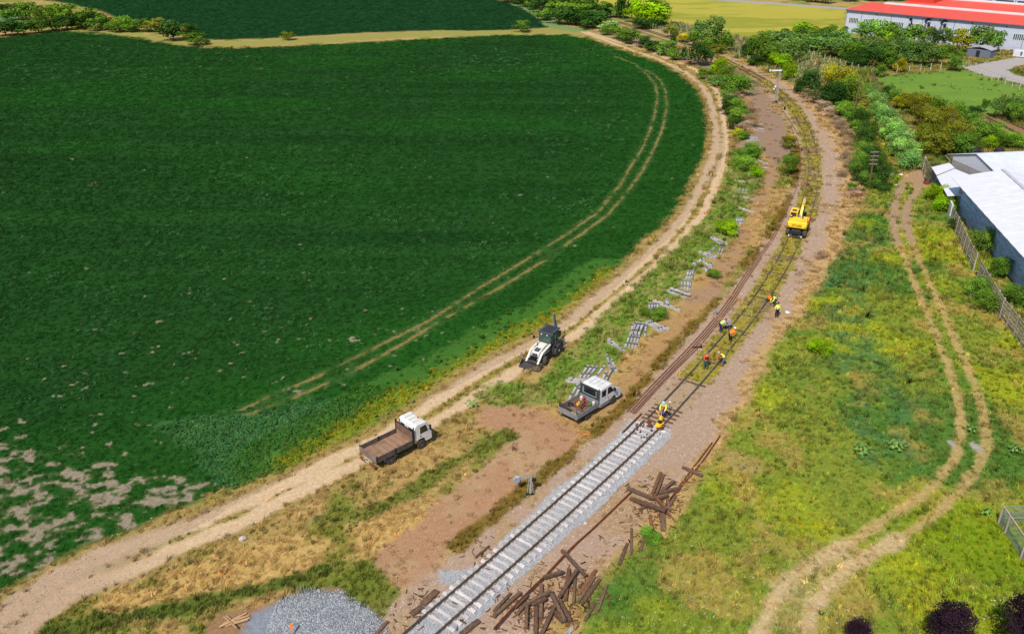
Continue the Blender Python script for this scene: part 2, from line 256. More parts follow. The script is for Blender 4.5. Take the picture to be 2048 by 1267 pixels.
    m = edge(sdpoly(X, Y, W_['STRAW']), 1.0); put(m, C(222,186,122), C(196,162,88), 'ground', straw=1, grass=.15); put(m*sstep(.58, .7, med), C(150,146,64), C(124,130,54), None, grass=.9, straw=.4)
    m = edge(sdpoly(X, Y, W_['GRN1']), 1.0); put(m*.85, C(132,138,56), C(98,118,44), None, grass=1)
    lb = dline(X, Y, PL([(100,1262),(250,1235),(400,1205),(540,1175),(640,1140)])); put(sstep(1.0, .3, lb+wob2*.6), C(112,126,52), C(90,108,44), None, grass=.9, weed=.3)
    m = edge(sdpoly(X, Y, PL([(415,1250),(440,1225),(500,1215),(560,1200),(520,1300),(400,1300)])), .4); put(m, C(174,138,104), C(156,122,88), 'bare_soil')
    m = edge(sdpoly(X, Y, PL([(640,1175),(680,1175),(690,1192),(655,1200)])), .4); put(m, C(170,132,112), C(156,122,98), 'bare_soil')
    mh = sstep(-.5, .2, sdpoly(X, Y, W_['HEAP'])+wob2*.3); put(mh, C(160,166,176), C(140,146,156), 'ballast_bed')
    return dict(A=A, B=B, cls=cls, Z=Z, veg=veg, side=side, arc=arc, hole=hole, mc=mc, mm=mm, mn=mn, mb=mb)

def soil_material():
    m = D.materials.new('ground_cover'); m.use_nodes = True; t = m.node_tree; N = t.nodes; L = t.links; b = N['Principled BSDF']
    a = N.new('ShaderNodeAttribute'); a.attribute_name = 'col_a'; c = N.new('ShaderNodeAttribute'); c.attribute_name = 'col_b'
    g = N.new('ShaderNodeNewGeometry')
    n1 = N.new('ShaderNodeTexNoise'); n1.inputs['Scale'].default_value = 2.6; n1.inputs['Detail'].default_value = 6; n1.inputs['Roughness'].default_value = .72; L.new(g.outputs['Position'], n1.inputs['Vector'])
    r1 = N.new('ShaderNodeMapRange'); r1.inputs[1].default_value = .38; r1.inputs[2].default_value = .62; L.new(n1.outputs[0], r1.inputs[0])
    mx = N.new('ShaderNodeMix'); mx.data_type = 'RGBA'; L.new(r1.outputs[0], mx.inputs[0]); L.new(a.outputs['Color'], mx.inputs[6]); L.new(c.outputs['Color'], mx.inputs[7])
    n2 = N.new('ShaderNodeTexNoise'); n2.inputs['Scale'].default_value = 9; n2.inputs['Detail'].default_value = 4; n2.inputs['Roughness'].default_value = .8; L.new(g.outputs['Position'], n2.inputs['Vector'])
    r2 = N.new('ShaderNodeMapRange'); r2.inputs[1].default_value = .3; r2.inputs[2].default_value = .7; r2.inputs[3].default_value = .72; r2.inputs[4].default_value = 1.26; L.new(n2.outputs[0], r2.inputs[0])
    mu = N.new('ShaderNodeVectorMath'); mu.operation = 'SCALE'; L.new(mx.outputs[2], mu.inputs[0]); L.new(r2.outputs[0], mu.inputs['Scale'])
    L.new(mu.outputs[0], b.inputs['Base Color']); b.inputs['Roughness'].default_value = .95; b.inputs['Specular IOR Level'].default_value = .02
    bp = N.new('ShaderNodeBump'); bp.inputs['Strength'].default_value = .55; bp.inputs['Distance'].default_value = .12; L.new(n2.outputs[0], bp.inputs['Height']); L.new(bp.outputs[0], b.inputs['Normal'])
    return m
M_SOIL = soil_material()
rows = np.r_[[-260, -120, -50, -10, 8, 18, 24, 28], np.exp(np.linspace(math.log(31), math.log(470), 640)), [500, 560, 650, 800, 1000, 1400, 2200, 3600]]
half = .66
ts = np.r_[[-30, -14, -7, -4, -2.5, -1.7, -1.3, -1.1, -1.0, -.9], np.linspace(-half-.16, -half-.01, 14), np.linspace(-half, half, 760), np.linspace(half+.01, half+.16, 14), [.9, 1.0, 1.1, 1.3, 1.7, 2.5, 4, 7, 14, 30]]
Zc = np.maximum(rows*math.cos(PITCH)+CAM_H*math.sin(PITCH), 30)
GX = (Zc[:, None]*ts[None, :]); GY = np.repeat(rows[:, None], len(ts), 1)
X = GX.ravel(); Y = GY.ravel(); G_ = ground_eval(X, Y); nr, nc = GX.shape
Zg = G_['Z']; Zg[np.abs(X) > 500] = 0
i = np.arange(nr*nc).reshape(nr, nc); F = np.stack([i[:-1, :-1], i[:-1, 1:], i[1:, 1:], i[1:, :-1]], -1).reshape(-1, 4)
fc = G_['cls'][F[:, 0]]
def mesh_np(name, V, F, mat=None, attrs=None, smooth_=False):
    me = D.meshes.new(name); k = F.shape[1]
    me.vertices.add(len(V)); me.vertices.foreach_set('co', np.ascontiguousarray(V, dtype=np.float32).ravel())
    me.loops.add(F.size); me.loops.foreach_set('vertex_index', np.ascontiguousarray(F, dtype=np.int32).ravel())
    me.polygons.add(len(F)); me.polygons.foreach_set('loop_start', np.arange(0, F.size, k, dtype=np.int32))
    me.polygons.foreach_set('use_smooth', np.full(len(F), smooth_))
    for nm, (ty, dat) in (attrs or {}).items():
        at = me.attributes.new(nm, ty, 'POINT')
        at.data.foreach_set('color' if ty == 'FLOAT_COLOR' else ('vector' if ty == 'FLOAT_VECTOR' else 'value'), np.ascontiguousarray(dat, dtype=np.float32).ravel())
    me.update(calc_edges=True)
    if mat: me.materials.append(mat)
    return me
def rgba(c): return np.c_[c, np.ones(len(c))]
V = np.c_[X, Y, Zg]
for ci, nm in enumerate(CLS):
    f = F[fc == ci]
    if not len(f): continue
    u, inv = np.unique(f, return_inverse=True); f2 = inv.reshape(f.shape)
    o = D.objects.new(nm, mesh_np(nm, V[u], f2, M_SOIL, dict(col_a=('FLOAT_COLOR', rgba(G_['A'][u])), col_b=('FLOAT_COLOR', rgba(G_['B'][u]))), True))
    COL.objects.link(o); o['kind'] = 'structure'
print('ground', len(V), len(F))
# ---------------------------------------------------------------- shared helpers for objects
def tag(o, label=None, cat=None, group=None, kind=None):
    if label: o['label'] = label
    if cat: o['category'] = cat
    if group: o['group'] = group
    if kind: o['kind'] = kind
    return o
def empty(name, loc=(0, 0, 0), rz=0.0, label=None, cat=None, group=None):
    o = D.objects.new(name, None); COL.objects.link(o); o.location = loc; o.rotation_euler = (0, 0, rz); o.empty_display_size = .3
    return tag(o, label, cat, group)
def link(name, me, parent=None, mat=None):
    o = D.objects.new(name, me); COL.objects.link(o); o.parent = parent
    if mat and not me.materials: me.materials.append(mat)
    return o
def copy_tree(o, parent=None):
    c = o.copy(); COL.objects.link(c); c.parent = parent
    for ch in list(o.children): copy_tree(ch, c)
    return c
class MB:
    def __init__(s): s.v = []; s.f = []
    def add(s, vs, fs):
        k = len(s.v); s.v += [tuple(v) for v in vs]; s.f += [tuple(i+k for i in f) for f in fs]; return s
    def box(s, x0, x1, y0, y1, z0, z1, M=None):
        vs = [Vector((x, y, z)) for z in (z0, z1) for y in (y0, y1) for x in (x0, x1)]
        if M: vs = [M @ v for v in vs]
        return s.add(vs, [(0, 2, 3, 1), (4, 5, 7, 6), (0, 1, 5, 4), (2, 6, 7, 3), (0, 4, 6, 2), (1, 3, 7, 5)])
    def beam(s, a, b, w_, h, up=(0, 0, 1)):
        a = Vector(a); b = Vector(b); d = (b-a); L_ = d.length; d.normalize(); sd = d.cross(Vector(up))
        if sd.length < 1e-3: sd = Vector((1, 0, 0))
        sd.normalize(); u = sd.cross(d); vs = []
        for p in (a, b):
            for q, r in ((-1, -1), (1, -1), (1, 1), (-1, 1)): vs.append(p+sd*q*w_/2+u*r*h/2)
        return s.add(vs, [(0, 3, 2, 1), (4, 5, 6, 7), (0, 1, 5, 4), (1, 2, 6, 5), (2, 3, 7, 6), (3, 0, 4, 7)])
    def tube(s, pts, r, n=8, r2=None, cap=True):
        pts = [Vector(p) for p in pts]; vs = []; m = len(pts)
        for i, p in enumerate(pts):
            d = (pts[min(i+1, m-1)]-pts[max(i-1, 0)]).normalized(); a = d.cross(Vector((0, 0, 1)))
            if a.length < .05: a = d.cross(Vector((0, 1, 0)))
            a.normalize(); b = d.cross(a); rr = r if r2 is None else r+(r2-r)*i/(m-1)
            for k in range(n):
                t = 2*math.pi*k/n; vs.append(p+a*math.cos(t)*rr+b*math.sin(t)*rr)
        fs = [(i*n+k, i*n+(k+1) % n, (i+1)*n+(k+1) % n, (i+1)*n+k) for i in range(m-1) for k in range(n)]
        if cap: fs += [tuple(range(n-1, -1, -1)), tuple((m-1)*n+k for k in range(n))]
        return s.add(vs, fs)
    def prism(s, prof, y0, y1, M=None):                          # prof: points (x, z)
        n = len(prof); vs = [Vector((x, y0, z)) for x, z in prof]+[Vector((x, y1, z)) for x, z in prof]
        if M: vs = [M @ v for v in vs]
        return s.add(vs, [tuple(range(n)), tuple(range(2*n-1, n-1, -1))]+[(i, i+n, (i+1) % n+n, (i+1) % n) for i in range(n)])
    def loft(s, rings, closed=True):
        n = len(rings[0]); vs = [p for r in rings for p in r]
        fs = [(i*n+k, i*n+(k+1) % n, (i+1)*n+(k+1) % n, (i+1)*n+k) for i in range(len(rings)-1) for k in range(n)]
        fs += [tuple(range(n-1, -1, -1)), tuple((len(rings)-1)*n+k for k in range(n))]
        return s.add(vs, fs)
    def lathe(s, prof, n=16, axis='Z', c=(0, 0, 0)):             # prof: (r, h)
        vs = []; c = Vector(c)
        for r, h in prof:
            for k in range(n):
                t = 2*math.pi*k/n; x, y = r*math.cos(t), r*math.sin(t)
                vs.append(c+(Vector((x, y, h)) if axis == 'Z' else (Vector((x, h, y)) if axis == 'Y' else Vector((h, x, y)))))
        m = len(prof); fs = [(i*n+k, i*n+(k+1) % n, (i+1)*n+(k+1) % n, (i+1)*n+k) for i in range(m-1) for k in range(n)]
        fs += [tuple(range(n-1, -1, -1)), tuple((m-1)*n+k for k in range(n))]
        return s.add(vs, fs)
    def build(s, name, mat, parent=None, bevel=0, smooth_=False):
        me = D.meshes.new(name); me.from_pydata(s.v, [], s.f); me.materials.append(mat)
        b = bmesh.new(); b.from_mesh(me); bmesh.ops.recalc_face_normals(b, faces=b.faces); b.to_mesh(me); b.free()
        if smooth_:
            me.polygons.foreach_set('use_smooth', [True]*len(me.polygons)); me.set_sharp_from_angle(angle=rad(40))
        o = link(name, me, parent)
        if bevel:
            md = o.modifiers.new('bevel', 'BEVEL'); md.width = bevel; md.segments = 2; md.limit_method = 'ANGLE'; md.angle_limit = rad(35)
        return o
_mats = {}
def mat(name, col, rough=.7, metal=0.0, spec=.4, var=.12, scale=6.0, col2=None, bump=0.0, bscale=20, emit=0, trans=0, alpha=1, tint=False, stretch=None, v2=.5):
    if name in _mats: return _mats[name]
    m = D.materials.new(name); m.use_nodes = True; t = m.node_tree; N = t.nodes; L = t.links; b = N['Principled BSDF']; _mats[name] = m
    b.inputs['Roughness'].default_value = rough; b.inputs['Metallic'].default_value = metal; b.inputs['Specular IOR Level'].default_value = spec
    tc = N.new('ShaderNodeTexCoord'); vec = tc.outputs['Object']
    if stretch:
        mp = N.new('ShaderNodeMapping'); mp.inputs['Scale'].default_value = stretch; L.new(vec, mp.inputs[0]); vec = mp.outputs[0]
    n1 = N.new('ShaderNodeTexNoise'); n1.inputs['Scale'].default_value = scale; n1.inputs['Detail'].default_value = 5; n1.inputs['Roughness'].default_value = .65; L.new(vec, n1.inputs['Vector'])
    c1 = tuple(col[:3]); c2 = tuple(col2[:3]) if col2 is not None else tuple(c*(1-var*2) for c in c1)
    r = N.new('ShaderNodeMapRange'); r.inputs[1].default_value = .35+.0*v2; r.inputs[2].default_value = .65; L.new(n1.outputs[0], r.inputs[0])
    mx = N.new('ShaderNodeMix'); mx.data_type = 'RGBA'; mx.inputs[6].default_value = (*c1, 1); mx.inputs[7].default_value = (*c2, 1); L.new(r.outputs[0], mx.inputs[0])
    out = mx.outputs[2]
    if tint:
        oi = N.new('ShaderNodeObjectInfo'); mr = N.new('ShaderNodeMapRange'); mr.inputs[3].default_value = .78; mr.inputs[4].default_value = 1.18; L.new(oi.outputs['Random'], mr.inputs[0])
        vm = N.new('ShaderNodeVectorMath'); vm.operation = 'SCALE'; L.new(out, vm.inputs[0]); L.new(mr.outputs[0], vm.inputs['Scale']); out = vm.outputs[0]
    L.new(out, b.inputs['Base Color'])
    if bump:
        n2 = N.new('ShaderNodeTexNoise'); n2.inputs['Scale'].default_value = bscale; n2.inputs['Detail'].default_value = 4; L.new(vec, n2.inputs['Vector'])
        bp = N.new('ShaderNodeBump'); bp.inputs['Strength'].default_value = bump; bp.inputs['Distance'].default_value = .03; L.new(n2.outputs[0], bp.inputs['Height']); L.new(bp.outputs[0], b.inputs['Normal'])
    if trans: b.inputs['Transmission Weight'].default_value = trans
    if emit: b.inputs['Emission Color'].default_value = (*c1, 1); b.inputs['Emission Strength'].default_value = emit
    return m
def zground(x, y):
    return float(ground_eval(np.array([x, x]), np.array([y, y]))['Z'][0])

# ---------------------------------------------------------------- foliage materials: the colour comes from the plant (object colour) or the instance
def leaf_material(name, src, attr='tint', trans=.25, rough=.6):
    m = D.materials.new(name); m.use_nodes = True; t = m.node_tree; N = t.nodes; L = t.links; N.remove(N['Principled BSDF']); out = N['Material Output']
    if src == 'OBJECT': a = N.new('ShaderNodeObjectInfo'); c = a.outputs['Color']
    else:
        a = N.new('ShaderNodeAttribute'); a.attribute_type = 'INSTANCER'; a.attribute_name = attr; c = a.outputs['Color']
    v = N.new('ShaderNodeAttribute'); v.attribute_name = 'shade'
    vm = N.new('ShaderNodeVectorMath'); vm.operation = 'MULTIPLY'; L.new(c, vm.inputs[0]); L.new(v.outputs['Color'], vm.inputs[1])
    d = N.new('ShaderNodeBsdfDiffuse'); d.inputs['Roughness'].default_value = .6; tr = N.new('ShaderNodeBsdfTranslucent'); gl = N.new('ShaderNodeBsdfGlossy'); gl.inputs['Roughness'].default_value = .5
    mx = N.new('ShaderNodeMixShader'); mx.inputs[0].default_value = trans; mg = N.new('ShaderNodeMixShader'); mg.inputs[0].default_value = .0
    L.new(vm.outputs[0], d.inputs[0]); L.new(vm.outputs[0], tr.inputs[0]); L.new(d.outputs[0], mx.inputs[1]); L.new(tr.outputs[0], mx.inputs[2])
    L.new(mx.outputs[0], mg.inputs[1]); L.new(gl.outputs[0], mg.inputs[2]); L.new(mg.outputs[0], out.inputs[0])
    return m
M_LEAFI = leaf_material('plant_leaves', 'INST'); M_LEAFO = leaf_material('crown_leaves', 'OBJECT', trans=.22)

# tuft shapes: arrays of vertices, quads and a per-vertex shade
def blades(n, h, spread, wd, lean=.5, hv=.4):
    V = []; F = []; S = []
    for i in range(n):
        a = rng.uniform(0, 2*math.pi); r = spread*math.sqrt(rng.uniform()); bx, by = r*math.cos(a), r*math.sin(a)
        da = rng.uniform(0, 2*math.pi); L_ = h*rng.uniform(1-hv, 1+hv*.3); ln = rng.uniform(.1, lean)*L_; w_ = wd*rng.uniform(.7, 1.3)
        px, py = -math.sin(da)*w_/2, math.cos(da)*w_/2; dx, dy = math.cos(da)*ln, math.sin(da)*ln
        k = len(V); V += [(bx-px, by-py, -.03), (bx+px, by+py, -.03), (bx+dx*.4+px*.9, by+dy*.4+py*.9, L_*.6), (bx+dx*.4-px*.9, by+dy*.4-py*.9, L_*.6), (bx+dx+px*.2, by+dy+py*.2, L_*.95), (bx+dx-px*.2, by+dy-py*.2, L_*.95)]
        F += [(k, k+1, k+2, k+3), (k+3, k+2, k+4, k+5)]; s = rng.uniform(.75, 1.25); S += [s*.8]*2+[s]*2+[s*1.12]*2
    return np.array(V), np.array(F), np.array(S)
def leaves(n, rx, rz, sz, z0=0.0, lobes=1, up=.6):
    V = []; F = []; S = []; LB = [(rng.uniform(-.5, .5)*rx, rng.uniform(-.5, .5)*rx, rng.uniform(.6, 1)) for _ in range(lobes)] if lobes > 1 else [(0, 0, 1)]
    for i in range(n):
        cx_, cy_, q = LB[i % len(LB)]
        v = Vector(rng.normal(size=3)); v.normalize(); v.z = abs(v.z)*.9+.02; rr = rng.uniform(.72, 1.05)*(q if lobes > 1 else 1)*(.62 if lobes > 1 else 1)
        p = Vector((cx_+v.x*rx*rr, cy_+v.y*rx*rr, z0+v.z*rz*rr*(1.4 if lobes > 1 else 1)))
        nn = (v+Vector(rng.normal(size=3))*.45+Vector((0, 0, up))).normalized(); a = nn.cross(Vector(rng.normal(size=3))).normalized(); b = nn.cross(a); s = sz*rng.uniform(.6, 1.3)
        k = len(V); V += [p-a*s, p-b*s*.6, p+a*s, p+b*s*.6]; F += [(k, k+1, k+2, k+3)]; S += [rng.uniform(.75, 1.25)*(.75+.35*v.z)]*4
    return np.array([tuple(v) for v in V]), np.array(F), np.array(S)

# one node group that sets a mesh's own first island (the plant) out on its loose points
def scatter_group():
    g = D.node_groups.new('set_out_plants', 'GeometryNodeTree'); g.interface.new_socket('Geometry', in_out='INPUT', socket_type='NodeSocketGeometry'); g.interface.new_socket('Geometry', in_out='OUTPUT', socket_type='NodeSocketGeometry')
    N = g.nodes; L = g.links; gi = N.new('NodeGroupInput'); go = N.new('NodeGroupOutput')
    na = N.new('GeometryNodeInputNamedAttribute'); na.data_type = 'BOOLEAN'; na.inputs[0].default_value = 'is_plant'
    sp = N.new('GeometryNodeSeparateGeometry'); sp.domain = 'POINT'; L.new(gi.outputs[0], sp.inputs[0]); L.new(na.outputs[0], sp.inputs['Selection'])
    ip = N.new('GeometryNodeInstanceOnPoints'); L.new(sp.outputs['Inverted'], ip.inputs['Points']); L.new(sp.outputs['Selection'], ip.inputs['Instance'])
    nr_ = N.new('GeometryNodeInputNamedAttribute'); nr_.data_type = 'FLOAT_VECTOR'; nr_.inputs[0].default_value = 'turn'
    ns = N.new('GeometryNodeInputNamedAttribute'); ns.data_type = 'FLOAT_VECTOR'; ns.inputs[0].default_value = 'size'
    e2r = N.new('FunctionNodeEulerToRotation'); L.new(nr_.outputs[0], e2r.inputs[0]); L.new(e2r.outputs[0], ip.inputs['Rotation']); L.new(ns.outputs[0], ip.inputs['Scale'])
    L.new(ip.outputs[0], go.inputs[0]); return g
SG = scatter_group()
def scatter(name, shape, P, tint, size, mtl=None, rz=None, tilt=.12, label=None, kind='stuff', rot3=None):
    SV, SF, SS = shape; n = len(P); k = len(SV)
    if n == 0: return None
    V = np.vstack([SV, P]); me = D.meshes.new(name)
    me.vertices.add(len(V)); me.vertices.foreach_set('co', V.astype(np.float32).ravel())
    w_ = SF.shape[1]; me.loops.add(SF.size); me.loops.foreach_set('vertex_index', SF.astype(np.int32).ravel()); me.polygons.add(len(SF)); me.polygons.foreach_set('loop_start', np.arange(0, SF.size, w_, dtype=np.int32))
    a = me.attributes.new('is_plant', 'BOOLEAN', 'POINT'); a.data.foreach_set('value', np.r_[np.ones(k, bool), np.zeros(n, bool)])
    t = np.ones((k+n, 4)); t[k:, :3] = tint; a = me.attributes.new('tint', 'FLOAT_COLOR', 'POINT'); a.data.foreach_set('color', t.astype(np.float32).ravel())
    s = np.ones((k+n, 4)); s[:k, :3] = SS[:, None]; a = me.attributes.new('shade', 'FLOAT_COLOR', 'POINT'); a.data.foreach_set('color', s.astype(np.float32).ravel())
    r = np.zeros((k+n, 3)); r[k:] = rot3 if rot3 is not None else np.c_[rng.normal(0, tilt, n), rng.normal(0, tilt, n), rng.uniform(0, 6.283, n) if rz is None else rz]
    a = me.attributes.new('turn', 'FLOAT_VECTOR', 'POINT'); a.data.foreach_set('vector', r.astype(np.float32).ravel())
    z = np.ones((k+n, 3)); z[k:] = size if np.ndim(size) == 2 else np.asarray(size)[:, None]; a = me.attributes.new('size', 'FLOAT_VECTOR', 'POINT'); a.data.foreach_set('vector', z.astype(np.float32).ravel())
    me.update(calc_edges=True); me.materials.append(mtl or M_LEAFI)
    o = D.objects.new(name, me); COL.objects.link(o); md = o.modifiers.new('set_out', 'NODES'); md.node_group = SG
    tag(o, label, None, None, kind); print(name, n); return o
def sample_land(n, y0, y1, side_=.74, power=1.6):
    # more plants near, fewer far: density falls off with distance
    u = rng.uniform(size=n); a, b = y0+20., y1+20.; q = 2-power
    Y = ((a**q)+u*((b**q)-(a**q)))**(1/q)-20 if abs(q) > .01 else a*(b/a)**u-20
    Zc_ = Y*math.cos(PITCH)+CAM_H*math.sin(PITCH); X = rng.uniform(-side_, side_, n)*Zc_
    return X, Y
# ================================================================ railway
M_RAIL = mat('rail_steel', C(122,106,90), .6, .1, col2=C(88,74,62), scale=5)
M_RAILTOP = mat('rail_rust', C(172,128,104), .8, .0, col2=C(136,98,80), scale=4)
M_CONC = mat('sleeper_concrete', C(226,216,210,1.3), .9, col2=C(198,188,184,1.3), scale=4, bump=.3, tint=True)
M_CONCO = mat('weathered_concrete', C(206,202,204), .9, col2=C(164,158,158), scale=3, bump=.35, tint=True)
M_DARK = mat('dark_iron', C(46,44,44), .6, .4); M_RUST = mat('rusty_iron', C(150,84,48), .85, .1, col2=C(96,54,36), scale=7, tint=True)
M_WOOD = mat('old_sleeper_wood', C(140,108,84), .9, col2=C(76,56,44), scale=3, bump=.7, bscale=9, stretch=(1, 6, 6), tint=True)
M_WOODR = mat('rust_stained_wood', C(158,106,70), .9, col2=C(98,66,48), scale=2.5, bump=.7, bscale=9, stretch=(1, 6, 6), tint=True)
M_PALEW = mat('pale_timber', C(224,184,140), .85, col2=C(190,148,106), scale=4, stretch=(1, 6, 6), tint=True)
RPROF = [(-.06, 0), (.06, 0), (.06, .018), (.011, .03), (.011, .105), (.033, .115), (.033, .15), (-.033, .15), (-.033, .115), (-.011, .105), (-.011, .03), (-.06, .018)]
def rail_mesh(P, z, name='rail', parent=None, m=None, sc=1.0, lay=False):
    P = np.asarray(P, float); T, Nn = normals(P) if len(P) > 2 else (None, None)
    if T is None: d = P[1]-P[0]; d /= np.hypot(*d); T = np.array([d, d]); Nn = np.c_[T[:, 1], -T[:, 0]]
    zz = np.broadcast_to(z, (len(P),)); rings = []
    for (x, y), (nx, ny), z0 in zip(P, Nn, zz):
        pr = [(h*1.0, -b) for b, h in RPROF] if lay else RPROF
        rings.append([(x+nx*b*sc, y+ny*b*sc, z0+h*sc) for b, h in pr])
    mb = MB(); mb.loft(rings); return mb.build(name, m or M_RAIL, parent)
def off(a, b, d, step=1): return CENT[a:b:step]+CN[a:b:step]*d
def sleeper_mb():
    m = MB(); prof = lambda w_, h, wt: [(-w_/2, -.14), (w_/2, -.14), (wt/2, h), (-wt/2, h)]; rings = []
    for x, w_, h, wt in ((-1.3, .27, .05, .2), (-.95, .28, .075, .2), (-.55, .28, .07, .2), (-.3, .22, .035, .17), (0, .21, .015, .16), (.3, .22, .035, .17), (.55, .28, .07, .2), (.95, .28, .075, .2), (1.3, .27, .05, .2)):
        rings.append([(x, q, z) for q, z in prof(w_, h, wt)])
    m.loft(rings); return m
_sm = sleeper_mb().build('sleeper', M_CONC); SLEEP = _sm.data; D.objects.remove(_sm)
new_track = empty('railway_track', (0, 0, 0), 0, 'newly laid track with pale concrete sleepers on grey gravel', 'railway track')
for d in (-.7525, .7525): rail_mesh(off(0, IJ+1, d), .15, 'rail', new_track)
_cl = MB(); s0 = CS[I0]; k = 0
while s0 < CS[IJ]+.2:
    x = np.interp(s0, CS, CENT[:, 0]); y = np.interp(s0, CS, CENT[:, 1]); nx = np.interp(s0, CS, CN[:, 0]); ny = np.interp(s0, CS, CN[:, 1]); a = math.atan2(ny, nx)
    o = D.objects.new('sleeper', SLEEP); COL.objects.link(o); o.parent = new_track; o.location = (x+nx*.06, y+ny*.06, .075+random.uniform(-.02, .02)); o.rotation_euler = (0, random.uniform(.0, .02), a+random.gauss(0, .018))
    for d in (-.89, -.62, .62, .89):
        cx_, cy_ = x+nx*d, y+ny*d; _cl.beam((cx_-nx*.05, cy_-ny*.05, .17), (cx_+nx*.05, cy_+ny*.05, .17), .10, .04)
    s0 += .62+random.uniform(-.02, .02); k += 1
tag(_cl.build('rail_clips', mat('clip_grey', C(150,142,136), .8), new_track), kind='stuff'); print('sleepers', k)
old_track = empty('railway_track', (0, 0, 0), 0, 'old track overgrown with grass, curving away under the yellow excavator', 'railway track')
MO = mat('old_rail', C(116,106,98), .7, .0, col2=C(82,74,68), scale=4)
for d in (-.7525, .7525): rail_mesh(off(IJ+1, len(CENT)-2, d), .07, 'rail', old_track, MO)
_ow = MB(); _ow.box(-1.28, 1.28, -.12, .12, -.13, .03); _o = _ow.build('sleeper', M_WOOD); OW = _o.data; D.objects.remove(_o)
s0 = CS[IJ]+.9; i = 0
while s0 < CS[IJ]+130:
    dd = s0-CS[IJ]
    if dd < 3 or random.random() < (.3 if dd < 60 else .15):
        x = np.interp(s0, CS, CENT[:, 0]); y = np.interp(s0, CS, CENT[:, 1]); nx = np.interp(s0, CS, CN[:, 0]); ny = np.interp(s0, CS, CN[:, 1])
        o = D.objects.new('sleeper', OW); COL.objects.link(o); o.parent = old_track; o.location = (x, y, random.uniform(.0, .04)); o.rotation_euler = (0, 0, math.atan2(ny, nx)+random.gauss(0, .03))
    s0 += .64
for d in (-.80, -.705, .705, .80):
    fp = MB(); p = CENT[IJ]+CN[IJ]*d; t = CT[IJ]; fp.beam((p[0]-t[0]*.4, p[1]-t[1]*.4, .2), (p[0]+t[0]*.4, p[1]+t[1]*.4, .2), .03, .1); fp.build('joint_bar', M_RUST, old_track)
# loose rails lying along the track
def loose_rail(pts, z, label, m=M_RAILTOP, group=None, off_=0.0, lay=False):
    P = PL(pts, z); P = smooth(resample(catmull(P, 6), .8), 60 if len(pts) > 6 else 3) if len(pts) > 2 else P
    if off_: t, n_ = normals(P) if len(P) > 2 else (None, None); P = P+n_*off_
    o = rail_mesh(P, z, 'loose_rail', None, m, 1.0, lay); return tag(o, label, 'rail', group)
LR = [(1260,825),(1327,753),(1389,692),(1430,643),(1467,597),(1491,552),(1520,515),(1549,478),(1569,433),(1586,400),(1600,372),(1601,350)]
loose_rail(LR, .02, 'long spare rail farthest from the track in the bundle laid beside it', off_=-.26)
loose_rail(LR[:9], .02, 'long spare rail in the middle of the bundle beside the track')
loose_rail(LR[:7], .02, 'shorter spare rail on the track side of the bundle', off_=.24)
loose_rail(LR[:5], .02, 'outermost short spare rail of the bundle, nearest the track', off_=.42)
loose_rail([(1601,350),(1601,322),(1600,298),(1592,276),(1583,258)], .02, 'single spare rail lying beside the olive bush, along the inner curve')
loose_rail([(1595,268),(1583,248),(1572,232),(1560,214)], .02, 'spare rail lying just below the signal')
loose_rail([(1547,190),(1520,172),(1500,160),(1478,146),(1440,126),(1400,108),(1370,97),(1340,86),(1300,70),(1262,58)], .02, 'long dark spare rail stretching beyond the signal')
loose_rail([(1548,189),(1512,166),(1470,140),(1445,127)], .02, 'second spare rail lying against the one beyond the signal', off_=.3)
loose_rail([(1245,866),(1283,828)], .02, 'short rail piece at the end of the grey gravel, pointing to the joint', M_RUST)
loose_rail([(1440,872),(1400,930),(1352,985),(1330,1012)], .02, 'thin rail at the meadow edge above the right sleeper heap', M_RUST)
loose_rail([(1424,886),(1395,925),(1362,968),(1340,1000)], .02, 'second thin rail beside the meadow, inside the first', M_RUST)
loose_rail([(1263,984),(1230,1016),(1180,1064),(1135,1103),(1085,1160)], .03, 'long rusty rail lying between the new track and the left sleeper heap', M_RUST)
loose_rail([(1085,1157),(1050,1190),(1015,1228),(988,1258)], .25, 'thick rust brown rail over the left sleeper heap', M_RUST)
loose_rail([(1152,1088),(1120,1121),(1088,1155)], .1, 'short rail beside the tip of the left sleeper heap', M_RUST)
# ---------------------------------------------------------------- wooden sleepers in heaps
def bar(name, a, b, w_, h, z, m, label, cat, group=None, dz=0.0, parent=None):
    A = GP(*a, z+h/2); B = GP(*b, z+h/2+dz); A.z = z+h/2; B.z = z+h/2+dz; c = (A+B)/2; d = B-A; L_ = d.length; w_ *= .9 if name == 'wooden_sleeper' else 1
    mb = MB(); n = 5
    for i in range(1): 
        rings = []
        for j in range(n):
            x = -L_/2+L_*j/(n-1); e = .0 if 0 < j < n-1 else -.008
            rings.append([(x+random.uniform(-.01, .01), sy*(w_/2+e)+random.uniform(-.006, .006), sz*(h/2+e)+random.uniform(-.005, .005)) for sy, sz in ((-1, -1), (1, -1), (1, 1), (-1, 1))])
        mb.loft(rings)
    o = mb.build(name, m, parent); o.location = c; o.rotation_euler = d.to_track_quat('X', 'Z').to_euler(); o.location.z += 0
    if label: tag(o, label, cat, group)
    return o
def z1(x, y): return (1230+x/7.918, 900+y/7.918)
def z2(x, y): return (960+x/6.774, 1080+y/6.774)
